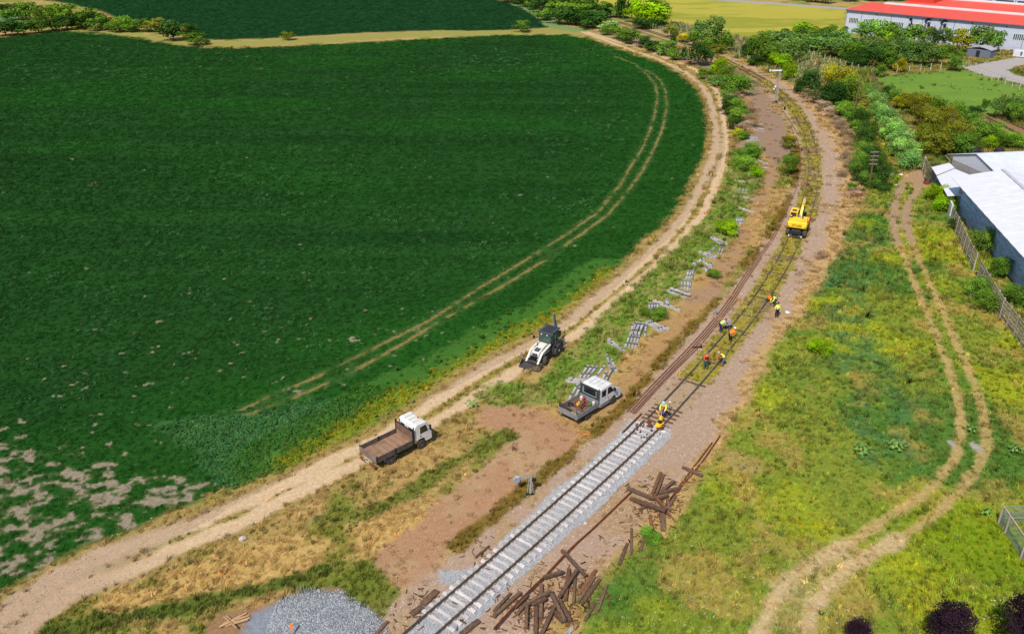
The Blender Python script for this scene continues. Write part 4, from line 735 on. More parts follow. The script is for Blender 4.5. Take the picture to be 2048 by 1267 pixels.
for sd in (-1, 1):
    MB().box(p0-.06, p0-.03, *sorted((sd*.8, sd*.98)), .58, .7).build('tail_lamp', LRED, vn_); MB().beam((3.76, sd*.4, 1.58), (3.5, sd*.1, 1.86), .02, .02).build('wiper', M_CHAS, vn_)
MB().box(4.58, 4.59, -.26, .26, .45, .57).build('number_plate', PLATE, vn_); MB().box(3.9, 4.35, -.02, .02, 1.24, 1.42).build('bonnet_line', M_ALU, vn_)
for y in (-.45, 0, .45): MB().box(1.7, 2.9, y-.012, y+.012, 2.26, 2.285).build('roof_rib', M_ALU, vn_)
place(vn_, (3.45, -.97), (1226.7, 807.5), hd((1154.4,852.9),(1226.7,807.2)))
def in_van(x, y, z=.865):
    c, s = math.cos(vn_.rotation_euler.z), math.sin(vn_.rotation_euler.z); return (vn_.location.x+c*x-s*y, vn_.location.y+s*x+c*y, z)
def canister(x, y, mt, lb, h=.42, r_=.15, cat='canister'):
    m = MB(); m.lathe([(r_*.9, 0), (r_, .04), (r_, h*.75), (r_*.6, h*.9), (.04, h*.92), (.045, h)], 12); m.beam((-.08, 0, h*.9), (.08, 0, h*1.02), .03, .03); o = m.build('canister', mt, None, smooth_=True); o.location = in_van(x, y); tag(o, lb, cat); return o
M_PLW = mat('milky_plastic', C(232,220,208), .5)
canister(1.0, .62, M_PLW, 'milky white canister left in the van bed, beside the headboard'); canister(.98, -.72, M_PLW, 'milky white canister at the right side of the van bed', .46); canister(.72, -.62, mat('green_plastic', C(20,140,84), .5), 'small green canister in the van bed', .36, .12); canister(1.06, .42, M_RED, 'red canister behind the milky one in the van bed', .34, .12)
def in_bed(name, x, y, rz, fn, mt, lb, cat, z=.87, group=None):
    m = MB(); fn(m); o = m.build(name, mt); o.location = in_van(x, y, z); o.rotation_euler = (0, 0, vn_.rotation_euler.z+rz); tag(o, lb, cat, group)
in_bed('hand_drill', .25, .35, .4, lambda m: (m.box(-.25, .25, -.05, .05, 0, .1), m.box(-.05, .08, -.12, .12, .02, .1), m.beam((.2, 0, .06), (.42, .03, .05), .05, .05)), M_YEL, 'yellow power tool lying in the van bed', 'power tool')
in_bed('coiled_hose', -.35, .7, 0, lambda m: [m.tube([(.22*math.cos(t), .22*math.sin(t), .05+.05*k) for t in np.linspace(0, 6.28, 14)], .035, 6) for k in range(3)], M_CHAS, 'black coiled hose in the van bed', 'hose')
in_bed('steel_bar', -.55, .2, 1.45, lambda m: m.tube([(-.75, 0, .05), (.75, 0, .05)], .03, 8), mat('bright_steel', C(210,206,206), .4, .3), 'left of two bright steel bars across the van bed', 'steel bar')
in_bed('steel_bar', -.75, -.1, 1.5, lambda m: m.tube([(-.8, 0, .05), (.8, 0, .05)], .03, 8), mat('bright_steel', C(210,206,206), .4, .3), 'bright steel bar nearest the tailgate', 'steel bar')
in_bed('cardboard_box', -1.2, -.5, .1, lambda m: (m.box(-.2, .2, -.3, .3, 0, .22), m.beam((-.2, -.3, .22), (-.3, -.32, .3), .02, .2)), mat('cardboard', C(206,160,108), .9), 'open cardboard box behind the tailgate rack', 'box')
for i, (x, y, a) in enumerate(((.1, -.3, .3), (.3, -.1, -.5), (-.2, -.45, .9), (-.1, .1, 1.9), (.55, .05, .1), (.5, -.35, 2.2))):
    in_bed('iron_tool', x, y, a, lambda m: (m.beam((-.3, 0, .04), (.25, 0, .04), .035, .035), m.box(.22, .34, -.07, .07, 0, .07)), M_RUST if i % 2 else M_DARK, 'iron hand tool strewn over the van bed', 'hand tool', group='hand tools strewn in the van bed')
# wooden crate by the van
g = GP(1168, 872); m = MB(); wc = empty('wooden_crate', (g.x, g.y, .03), .42, 'yellow wooden crate on the dirt behind the van', 'crate'); MWC = mat('crate_wood', C(228,170,92), .8, col2=C(196,140,72), stretch=(1, 5, 5))
for z in (.02, .17):
    for y in (-.21, .21): MB().box(-.45, .45, y-.012, y+.012, z, z+.12).build('board', MWC, wc)
    for x in (-.45, .45): MB().box(x-.012, x+.012, -.2, .2, z, z+.12).build('board', MWC, wc)
MB().box(-.44, .44, -.2, .2, .0, .02).build('bottom', MWC, wc); MB().box(-.3, .3, -.235, -.223, .12, .15).build('handle_slot', M_CHAS, wc)
# ---- backhoe loader. rear axle x=0, front axle 2.1, facing the camera's left
bh = empty('backhoe_loader', label='white and grey backhoe loader with its bucket on the field road', cat='backhoe loader'); M_BW = mat('loader_white', C(238,232,218,1.2), .45, col2=C(214,204,190,1.2), scale=2)
for sd in (-1, 1):
    lathe_wheel(bh, 0, sd*.86, .66, .44, sd, M_BW); lathe_wheel(bh, 2.1, sd*.82, .45, .32, sd, M_BW, steer=.25)
    m = MB()
    for k in range(6): a0 = .15+k*.42; m.beam((.76*math.cos(a0), sd*.86, .68+.76*math.sin(a0)), (.76*math.cos(a0+.42), sd*.86, .68+.76*math.sin(a0+.42)), .5, .03, (0, 1, 0))
    m.build('mudguard', M_MGREY, bh)
    m = MB(); m.beam((.95, sd*.62, 1.55), (2.35, sd*.62, 1.25), .12, .2, (0, 1, 0)); m.beam((2.3, sd*.62, 1.3), (3.15, sd*.62, .45), .12, .17, (0, 1, 0)); m.beam((1.1, sd*.62, 1.0), (2.2, sd*.62, 1.0), .07, .07); m.build('loader_arm', M_BW, bh)
    m = MB(); m.tube([(1.9, sd*.45, 1.55), (2.95, sd*.45, .75)], .05, 8); m.build('hydraulic_ram', mat('ram_pale', C(170,186,206), .4, .3), bh)
m = MB(); m.box(-.5, 2.6, -.35, .35, .5, .95); m.box(-.75, -.5, -.95, .95, .35, 1.15); m.box(2.45, 2.6, -.45, .45, .4, 1.0); m.box(.3, 1.6, -.72, .72, .5, .75); m.build('chassis', M_CHAS, bh)
m = MB(); m.prism([(1.0, .95), (1.0, 1.62), (1.4, 1.6), (2.5, 1.32), (2.62, 1.2), (2.62, .9)], -.4, .4); m.build('bonnet', M_BW, bh, bevel=.03)
m = MB(); m.box(2.62, 2.65, -.28, .28, .85, 1.22); m.prism([(1.95, 1.475), (1.95, 1.485), (2.45, 1.36), (2.45, 1.35)], -.26, .26); m.build('grille', M_MGREY, bh)
m = MB(); m.box(-.62, .98, -.7, .7, .95, 1.05); m.box(-.3, .3, -.72, .72, .7, 1.35)
for x, y in ((.9, -.62), (.9, .62), (.15, -.72), (.15, .72), (-.6, -.6), (-.6, .6)): m.beam((x, y, 1.0), (x-.05*np.sign(x), y*.94, 2.55), .07, .07)
m.build('cab_frame', M_MGREY, bh)
m = MB(); m.box(-.78, .98, -.72, .72, 2.52, 2.66); m.build('cab_roof', mat('roof_dark_blue_grey', C(84,92,104), .6, col2=C(66,72,82)), bh, bevel=.04)
m = MB(); m.box(-.6, .8, -.5, .5, 2.662, 2.675); m.build('roof_panel', mat('roof_black', C(58,62,70), .7), bh)
MG2 = mat('tinted_glass', C(60,92,84), .08, spec=.8, var=.03, alpha=1)
m = MB(); m.box(.895, .91, -.58, .58, 1.35, 2.5); m.build('windscreen', MG2, bh)
for sd in (-1, 1):
    m = MB(); m.box(.2, .86, *sorted((sd*.66, sd*.672)), 1.5, 2.45); m.build('side_window', MG2, bh); m = MB(); m.box(-.55, .1, *sorted((sd*.66, sd*.672)), 1.5, 2.45); m.build('side_window', MG2, bh)
m = MB(); m.box(-.05, .35, -.25, .25, 1.05, 1.35); m.box(-.12, .0, -.25, .25, 1.3, 1.9); m.build('seat', M_CHAS, bh)
m = MB(); m.prism([(2.95, .12), (3.1, .55), (3.02, .62), (2.86, .1), (2.95, .0), (3.75, .0), (3.75, .05), (3.05, .07)], -1.1, 1.1)
m.build('bucket', mat('bucket_iron', C(92,84,84), .8, col2=C(66,60,60), scale=4), bh, bevel=.01)
m = MB()
for sd in (-1, 1): m.prism([(2.9, .0), (3.08, .62), (3.45, .3), (3.72, .02)], *sorted((sd*1.1, sd*1.07)))
for y in (-.3, -.0, .3, .6): m.box(2.75, 3.05, y-.05, y+.05, .35, .5)
m.build('bucket_side', mat('bucket_iron', C(92,84,84)), bh)
for y in (-.35, .35): MB().box(3.6, 4.2, y-.05, y+.05, .02, .06).build('fork_tine', M_CHAS, bh)
m = MB(); m.box(-1.05, -.75, -.95, .95, .55, .75); m.box(-1.1, -.7, -.45, -.05, .5, 1.3); m.build('backhoe_mount', M_MGREY, bh)
for sd in (-1, 1): m = MB(); m.beam((-.9, sd*.85, .3), (-.9, sd*.85, 1.2), .14, .14); m.box(-1.05, -.75, sd*.85-.18, sd*.85+.18, .08, .16); m.build('stabiliser', M_CHAS, bh)
M_BOOM = mat('boom_slate', C(120,144,152), .5, col2=C(92,112,120))
m = MB(); m.beam((-1.15, -.25, .9), (-1.35, -.25, 2.4), .14, .22, (1, 0, 0)); m.beam((-1.35, -.25, 2.35), (-1.05, -.25, 3.75), .12, .18, (1, 0, 0)); m.build('boom', M_BOOM, bh, bevel=.02)
m = MB(); m.tube([(-1.28, -.25, 1.3), (-1.45, -.25, 2.9)], .055, 8); m.build('hydraulic_ram', mat('ram_pale', C(170,186,206)), bh)
m = MB(); m.beam((-1.1, -.25, 3.72), (-1.75, -.25, 1.7), .16, .2, (1, 0, 0)); m.build('dipper', M_BOOM, bh, bevel=.02)
m = MB(); m.prism([(-1.7, 1.75), (-2.1, 1.55), (-2.15, 1.15), (-1.85, .95), (-1.8, 1.02), (-2.02, 1.2), (-1.98, 1.5), (-1.7, 1.62)], -.55, .05); m.build('digging_bucket', mat('bucket_rust', C(104,66,54), .8), bh)
for sd in (-1, 1): m = MB(); m.beam((.95, sd*.65, 2.0), (1.15, sd*1.0, 2.0), .03, .03); m.box(1.12, 1.18, *sorted((sd*.95, sd*1.15)), 1.85, 2.15); m.build('mirror', M_CHAS, bh)
for y in (-.3, .3): MB().lathe([(.07, .98), (.08, 1.02), (.06, 1.05)], 10, 'X', (0, y, 2.45)).build('work_lamp', mat('lamp_glass', C(220,222,226)), bh)
for sd in (-1, 1): lettering('TEREX', .26, M_RED, bh, (1.75, sd*.405, 1.2), (math.pi/2, 0, math.pi if sd > 0 else 0))
MB().tube([(-1.2, -.1, 1.0), (-1.5, -.1, 1.9), (-1.3, -.12, 2.9)], .025, 6).build('hose', M_CHAS, bh); MB().lathe([(.18, 1.55), (.2, 1.57), (.18, 1.59)], 12, 'Z', (.62, 0, 0)).build('steering_wheel', M_CHAS, bh); MB().tube([(1.75, -.3, 1.45), (1.75, -.3, 2.0)], .035, 8).build('exhaust', M_CHAS, bh)
for sd in (-1, 1): MB().box(.3, .9, *sorted((sd*.72, sd*.98)), .45, .55).build('step', M_CHAS, bh)
place(bh, (2.1, .98), (1093.4, 730), hd((1114.7,713),(1093.4,730)))
# ---- yellow road-rail excavator on the old track, seen from behind
IE = int(np.argmin(np.hypot(CENT[:, 0]-GP(1589,474).x, CENT[:, 1]-GP(1589,474).y))); eh = math.atan2(CT[IE][1], CT[IE][0])
ex = empty('rail_excavator', (CENT[IE][0]+CT[IE][0]*1.7, CENT[IE][1]+CT[IE][1]*1.7, .1), eh, 'yellow road rail excavator standing on the old track', 'excavator')
m = MB(); m.box(-1.9, 1.9, -.45, .45, .5, 1.0); m.box(-1.5, -1.1, -1.1, 1.1, .5, .8); m.box(1.1, 1.5, -1.1, 1.1, .5, .8); m.box(-2.3, -1.8, -.7, .7, .55, .9); m.box(1.8, 2.3, -.7, .7, .55, .9); m.build('undercarriage', M_CHAS, ex)
for x in (-1.3, 1.3):
    for sd in (-1, 1): lathe_wheel(ex, x, sd*1.05, .5, .42, sd, M_MGREY)
for x in (-2.35, 2.35):
    m = MB(); m.tube([(x, -.8, .32), (x, .8, .32)], .06, 8); m.beam((x, -.5, .35), (x*.82, -.5, .8), .12, .12); m.beam((x, .5, .35), (x*.82, .5, .8), .12, .12); ax = m.build('rail_axle', M_MGREY, ex)
    for sd in (-1, 1): MB().lathe([(.2, -.07), (.2, .0), (.26, .0), (.26, .04), (.1, .06)], 14, 'Y', (x, sd*.76, .30)).build('rail_wheel', mat('rail_wheel_steel', C(190,186,184), .4, .5), ax, smooth_=True)
m = MB(); m.lathe([(.6, 1.0), (.6, 1.15)], 20); m.build('slew_ring', M_CHAS, ex)
m = MB(); m.prism([(-1.75, 1.2), (-1.85, 1.35), (-1.8, 2.0), (-1.55, 2.1), (-.4, 2.12), (-.3, 1.25)], -1.2, 1.2); cw = m.build('counterweight', M_YEL, ex, bevel=.08)
m = MB(); m.box(-1.5, -.35, -.75, .75, 2.12, 2.26); m.build('engine_cover', M_YEL, ex, bevel=.04)
m = MB(); m.box(-.4, 1.3, -1.2, -.3, 1.15, 1.9); m.build('right_deck', M_YEL, ex, bevel=.04)
m = MB(); m.box(-.35, 1.35, .28, 1.2, 1.15, 2.0); m.build('cab_base', M_YEL, ex, bevel=.03)
m = MB()
for x, y in ((-.3, .32), (-.3, 1.16), (1.3, .32), (1.3, 1.16), (.5, 1.16), (.5, .32)): m.box(x-.05, x+.05, y-.05, y+.05, 1.95, 2.8)
m.box(-.38, 1.38, .25, 1.22, 2.78, 2.9); m.build('cab_frame', M_YEL, ex, bevel=.02)
m = MB(); m.box(-.1, .5, .45, 1.0, 2.9, 2.925); m.build('roof_hatch', M_CHAS, ex)
m = MB(); m.box(-.335, -.32, .37, 1.11, 2.05, 2.75); m.build('rear_window', M_GLASS, ex); m = MB(); m.box(1.3, 1.315, .37, 1.11, 1.4, 2.75); m.build('windscreen', M_GLASS, ex); m = MB(); m.box(-.25, 1.25, 1.18, 1.195, 2.02, 2.74); m.build('side_window', M_GLASS, ex)
m = MB(); m.box(-.3, .9, -.28, .24, 1.3, 2.0); m.box(-.2, .1, -.1, .15, 2.0, 2.2); m.tube([(0, -.15, 2.0), (.5, .0, 2.35), (1.0, 0, 2.1)], .05, 6); m.tube([(-.1, .1, 2.0), (.4, .15, 2.3), (.9, .1, 2.0)], .05, 6); m.build('hydraulic_block', mat('pale_metal', C(176,184,196), .45, .3, col2=C(110,116,126)), ex)
m = MB(); m.beam((.6, -.05, 1.6), (1.7, -.05, 2.9), .3, .36, (0, 1, 0)); m.beam((1.6, -.05, 2.85), (3.1, -.05, 3.6), .26, .3, (0, 1, 0)); m.build('boom', M_YEL, ex, bevel=.03)
m = MB(); m.beam((3.05, -.05, 3.7), (3.4, -.05, 1.7), .22, .26, (0, 1, 0)); m.build('dipper', M_YEL, ex, bevel=.02)
for sd in (-1, 1): MB().tube([(1.1, -.05+sd*.25, 1.6), (2.0, -.05+sd*.22, 3.0)], .06, 8).build('hydraulic_ram', mat('ram_dark', C(60,60,60), .4, .4), ex)
m = MB(); m.tube([(1.9, -.05, 3.25), (3.0, -.05, 3.95)], .07, 8); m.build('hydraulic_ram', mat('ram_white', C(216,212,206), .4, .3), ex)
m = MB(); m.prism([(3.1, 1.95), (3.4, 1.7), (3.3, 1.1), (2.9, .9), (2.75, 1.0), (3.1, 1.3), (3.05, 1.7)], -.55, .45); m.build('bucket', M_CHAS, ex)
m = MB(); m.box(.5, .9, -1.32, -1.22, 1.3, 2.1); m.box(.62, .72, -1.45, -1.3, 1.7, 2.2); m.build('red_box', M_RED, ex)
for y in (-1.05, 1.05): MB().box(-1.86, -1.84, y-.12, y+.12, 1.4, 1.5).build('rear_lamp', mat('lamp_red', C(170,40,20), .4), cw)
for y in (-1.17, 1.17):
    for z in (1.45, 1.6, 1.75): MB().box(-1.84, -1.825, y-.05, y+.03, z, z+.06).build('hazard_mark', M_CHAS, cw)
lettering('ATLAS', .30, M_CHAS, cw, (-1.862, 0, 1.66), (math.pi/2, 0, -math.pi/2), sx=1.35); MB().box(-1.875, -1.855, -.65, .65, 1.49, 1.515).build('lettering_line', M_CHAS, cw)
for sd in (-1, 1): MB().tube([(-1.7, sd*1.12, 2.1), (-1.7, sd*1.12, 2.45), (-.5, sd*1.12, 2.45), (-.5, sd*1.12, 2.1)], .022, 6).build('handrail', M_CHAS, ex); MB().tube([(.9, sd*.2, 2.2), (1.4, sd*.28, 3.1), (2.2, sd*.2, 3.35)], .025, 6).build('hose', M_CHAS, ex)
MB().lathe([(.06, 2.26), (.07, 2.5), (.05, 2.55)], 10, 'Z', (-.8, -.5, 0)).build('exhaust', M_CHAS, ex); MB().box(-1.9, -1.84, -.5, .5, .75, 1.05).build('rear_buffer', M_MGREY, ex)
lamp_ = MB().lathe([(.09, 2.3), (.12, 2.36), (.09, 2.46)], 10, 'Z', (-.45, 1.0, 0)).build('work_lamp', mat('lamp_glass', C(220,222,226)), ex)
# ---------------------------------------------------------------- small vegetation set out over the land
def hsvish(c, n, s=.12, hue=.11):
    f = rng.normal(1, s, n)[:, None]; g = np.c_[rng.normal(1, hue, n), np.ones(n), rng.normal(1, hue, n)]; return np.clip(c*f*g, .002, 1)
SCAL = lambda Y: np.clip((Y+20)/90, .75, 4.2)
_sp = []
for o in D.objects:
    if o.name.startswith(('concrete_sleeper', 'wooden_sleeper')) and o.parent is None:
        M_ = o.matrix_basis; d = (M_.to_3x3() @ Vector((1, 0, 0))); c = M_.translation
        for t in (-1.05, -.5, 0, .5, 1.05): _sp.append((c.x+d.x*t, c.y+d.y*t))
_sp = np.array(_sp); _cell = set()
for x, y in _sp:
    for a in (-1, 0, 1):
        for b in (-1, 0, 1): _cell.add((int(math.floor(x/.3))+a, int(math.floor(y/.3))+b))
_ck = np.array(sorted(a*100000+b for a, b in _cell))
def clear_of_sleepers(X, Y):
    q = np.floor(X/.3).astype(np.int64)*100000+np.floor(Y/.3).astype(np.int64); return ~np.isin(q, _ck)
def sow(name, typ, shape, n, y0, y1, size, side_=.74, power=1.6, mixcol=None, gain=1.0, jit=.12, sv=.25, cond=None, col=None, zoff=0, label=None):
    X, Y = sample_land(n, y0, y1, side_, power); g = ground_eval(X, Y); k = rng.uniform(size=n) < g['veg'][typ]
    if cond is not None: k &= cond(X, Y, g)
    k &= clear_of_sleepers(X, Y); X, Y = X[k], Y[k]; A, B, Z = g['A'][k], g['B'][k], g['Z'][k]; m = len(X); t = rng.uniform(size=m)[:, None]
    c = (A*t+B*(1-t))*gain if col is None else np.repeat(col[None], m, 0)
    if mixcol is not None: c = c*(1-mixcol[0])+mixcol[1]*mixcol[0]
    s = size*SCAL(Y)*np.clip(rng.normal(1, sv, m), .45, 1.8)
    return scatter(name, shape, np.c_[X, Y, Z+zoff], hsvish(c, m, jit, .06 if typ == 'crop' else (.03 if typ == 'straw' else .10)), np.c_[s, s, s*np.clip(rng.normal(1, .15, m), .6, 1.5)*np.clip(SCAL(Y), 0, 1.6)/np.clip(SCAL(Y), .75, 4.2)], label=label)
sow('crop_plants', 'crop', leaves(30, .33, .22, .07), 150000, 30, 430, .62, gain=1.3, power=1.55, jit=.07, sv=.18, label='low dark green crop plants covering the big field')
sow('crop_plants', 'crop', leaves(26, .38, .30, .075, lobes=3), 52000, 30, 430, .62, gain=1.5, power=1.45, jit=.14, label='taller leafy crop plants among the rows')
# pale weeds standing in drifts in the crop
WB = [(GP(x, y), r) for x, y, r in ((470,535,5),(520,545,6),(860,432,6),(800,440,4),(1080,418,7),(1130,405,6),(620,600,8),(560,610,7),(360,610,6),(700,575,6),(480,640,8),(250,640,5),(300,690,6),(960,500,6),(880,540,6),(780,500,5),(700,480,5),(640,400,8),(580,350,10),(150,145,14),(260,142,12),(960,130,14),(1040,120,12),(1180,110,10),(1230,250,6),(1190,300,7),(1000,470,5),(410,480,5),(130,570,6),(90,730,4),(200,760,4),(120,800,4),(640,680,5),(540,700,4))]
def weedy(X, Y, g):
    p = np.zeros(len(X))
    for c, r in WB: p = np.maximum(p, np.exp(-((X-c.x)**2/(r*1.5)**2+(Y-c.y)**2/r**2)))
    return rng.uniform(size=len(X)) < .004+.7*p*sstep(.48, .66, fbm(X, Y, 2.2, 102, 2))
sow('field_weeds', 'crop', leaves(30, .36, .62, .08, lobes=3), 80000, 36, 330, .62, gain=1, mixcol=(.7, C(92,144,86)), power=1.3, jit=.18, cond=weedy, label='pale blue green weeds standing in drifts in the crop')
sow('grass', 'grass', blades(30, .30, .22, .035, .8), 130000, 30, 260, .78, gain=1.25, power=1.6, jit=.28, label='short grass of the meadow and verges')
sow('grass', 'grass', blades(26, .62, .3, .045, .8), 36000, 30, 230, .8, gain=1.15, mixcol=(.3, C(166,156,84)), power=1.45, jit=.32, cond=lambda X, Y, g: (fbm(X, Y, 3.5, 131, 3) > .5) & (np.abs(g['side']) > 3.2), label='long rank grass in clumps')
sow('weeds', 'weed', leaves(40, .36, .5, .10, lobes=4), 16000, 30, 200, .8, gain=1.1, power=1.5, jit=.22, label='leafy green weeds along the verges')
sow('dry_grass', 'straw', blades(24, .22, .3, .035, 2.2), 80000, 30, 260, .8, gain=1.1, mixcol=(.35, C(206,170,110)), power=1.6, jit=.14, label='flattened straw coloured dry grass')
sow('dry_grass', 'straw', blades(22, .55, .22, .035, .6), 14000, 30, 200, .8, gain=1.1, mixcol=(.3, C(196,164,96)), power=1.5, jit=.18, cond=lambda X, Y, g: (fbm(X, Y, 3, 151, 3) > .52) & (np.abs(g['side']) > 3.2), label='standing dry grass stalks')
sow('reeds', 'reed', blades(40, .75, .6, .07, .6), 16000, 150, 330, .9, gain=1.15, power=1.0, jit=.14, label='pale reeds standing between the railway and the orchard')
sow('teal_weeds', 'weed', leaves(36, .42, .42, .1, lobes=3), 60000, 42, 75, .9, gain=1.2, power=1.2, jit=.14, cond=lambda X, Y, g: sdpoly(X, Y, Wd['TEALW'])+(fbm(X, Y, 1.6, 171, 3)-.5)*4 > -.8, label='dense blue green weeds at the corner of the crop field')
yf = lambda X, Y, g: (dline(X, Y, Wd['YELW']) < 1.8)
sow('flowering_weeds', 'weed', leaves(30, .34, .4, .08, lobes=3), 26000, 44, 110, .8, gain=1.0, mixcol=(.75, C(186,170,40)), power=1.3, jit=.2, cond=yf, label='yellow flowering weeds along the field edge')
# small white flowers in the meadow
Xf = []; Yf = []
for px, py, sp, n in ((1980,1230,1.5,60),(2010,1225,1.2,40),(1940,1200,1.2,20),(1660,1225,1.2,50),(1690,1250,1.5,50),(1440,1245,2.5,110),(1390,1250,2,50),(1470,1180,2.5,40),(1510,1120,1.2,24),(1250,1240,1.5,20),(255,1060,1.2,40),(1500,1060,3,30),(1350,1190,2.5,30),(1700,1180,4,40)):
    g = GP(px, py); n = int(n*.55); Xf.append(rng.normal(g.x, sp, n)); Yf.append(rng.normal(g.y, sp*.8, n))
Xf = np.concatenate(Xf); Yf = np.concatenate(Yf)
scatter('white_flowers', leaves(5, .06, .05, .035), np.c_[Xf, Yf, .33+rng.uniform(-.1, .15, len(Xf))], hsvish(np.repeat(np.array([[.62, .62, .54]]), len(Xf), 0), len(Xf), .1, .02), np.clip(rng.normal(.8, .3, len(Xf)), .3, 1.4), label='small white wildflowers in the grass')
# stones of the new ballast, the old ballast and the gravel heap
def rock():
    b = bmesh.new(); bmesh.ops.create_icosphere(b, subdivisions=1, radius=.5)
    for v in b.verts: v.co *= random.uniform(.75, 1.15); v.co.z *= .75
    V = np.array([v.co[:] for v in b.verts]); b.faces.ensure_lookup_table(); F = np.array([[v.index for v in f.verts] for f in b.faces]); b.free(); return V, F, np.ones(len(V))
ROCK = rock()
M_STONE = leaf_material('crushed_stone', 'INST', trans=0.0)
n = 90000; X = rng.uniform(-14, 16, n); Y = rng.uniform(33, 61, n); g = ground_eval(X, Y); hp = sdpoly(X, Y, Wd['HEAP']); k = (g['mn'] > rng.uniform(.2, .9, n)) & (hp < 0); X, Y, Z = X[k], Y[k], g['Z'][k]
m = len(X); gry = rng.uniform(.25, .5, m)[:, None]*np.array([[1, 1, 1.02]]); scatter('ballast_stones', ROCK, np.c_[X, Y, Z+.01], gry, rng.uniform(.045, .11, m), M_STONE, tilt=2, label='grey crushed stone of the new track bed')
n = 70000; X, Y = sample_land(n, 32, 170, .8, 1.8); g = ground_eval(X, Y); k = (g['mb'] > .6) & (g['mn'] < .2); X, Y, Z = X[k], Y[k], g['Z'][k]; m = len(X)
br = rng.uniform(.24, .5, m)[:, None]*np.array([[1.12, .95, .8]]); scatter('old_ballast_stones', ROCK, np.c_[X, Y, Z+.0], br, rng.uniform(.05, .12, m)*np.clip(Y/60, 1, 2), M_STONE, tilt=2, label='brownish old ballast stones beside the track')
n = 40000; X, Y = sample_land(n, 32, 150, .8, 1.6); g = ground_eval(X, Y); k = np.isin(g['cls'], [CLS.index('dirt_road'), CLS.index('bare_soil')]) | (g['hole'] > .6); X, Y, Z = X[k], Y[k], g['Z'][k]; m = len(X)
scatter('loose_clods', ROCK, np.c_[X, Y, Z], hsvish(g['A'][k]*rng.choice([.55, .8, 1.25], m)[:, None], m, .1, .03), rng.uniform(.04, .13, m)*np.clip(Y/60, 1, 2), M_STONE, tilt=2, label='loose clods and pebbles on the bare earth')
_wp = [o.location for o in D.objects if o.name.startswith('wooden_sleeper')]; n = 900; ci = rng.integers(0, len(_wp), n)
P_ = np.array([[_wp[i].x, _wp[i].y] for i in ci])+rng.normal(0, .75, (n, 2)); g = ground_eval(P_[:, 0], P_[:, 1]); sv_ = MB(); sv_.box(-.5, .5, -.09, .09, -.05, .05)
scatter('wood_splinters', (np.array(sv_.v), np.array(sv_.f), np.ones(8)), np.c_[P_, g['Z']+.03], hsvish(np.repeat(C(120,90,66)[None], n, 0), n, .35, .06), rng.uniform(.12, .5, n), M_STONE, tilt=.25, label='splinters and bark scattered round the old sleepers')
# gravel heap
hc = GP(628, 1262); HW = Wd['HEAP']
def heap_z(X, Y):
    d = sdpoly(X, Y, HW); base = sstep(0, 2.6, d)*.5; return base*(.75+.5*fbm(X, Y, 1.6, 201, 3))*(1-.35*sstep(.6, .2, np.hypot(X-GP(640,1222).x, Y-GP(640,1222).y)))-.04
xs = np.linspace(-14.5, -4, 110); ys = np.linspace(33, 43.5, 110); HX, HY = np.meshgrid(xs, ys); hx, hy = HX.ravel(), HY.ravel(); hz = heap_z(hx, hy)+rng.uniform(-.02, .02, hx.size)
ii = np.arange(110*110).reshape(110, 110); FF = np.stack([ii[:-1, :-1], ii[:-1, 1:], ii[1:, 1:], ii[1:, :-1]], -1).reshape(-1, 4); FF = FF[sdpoly(hx, hy, HW)[FF].min(1) > -.15]
u, inv = np.unique(FF, return_inverse=True)
gh = D.objects.new('gravel_heap', mesh_np('gravel_heap', np.c_[hx, hy, hz+.03][u], inv.reshape(FF.shape), mat('gravel', C(150,156,166), .95, col2=C(112,118,128), scale=8, bump=.6, bscale=14))); COL.objects.link(gh)
tag(gh, 'heap of loose blue grey gravel at the bottom edge', 'gravel heap', None, 'stuff')
n = 26000; X = rng.uniform(-14.5, -4, n); Y = rng.uniform(33, 43.5, n); k = (sdpoly(X, Y, HW) > rng.uniform(-.5, .2, n)); X, Y = X[k], Y[k]; m = len(X)
scatter('gravel_stones', ROCK, np.c_[X, Y, np.maximum(heap_z(X, Y), 0)+.04], rng.uniform(.17, .42, m)[:, None]*np.array([[.95, 1, 1.08]]), rng.uniform(.05, .14, m), M_STONE, tilt=2, label='loose stones lying on the gravel heap')

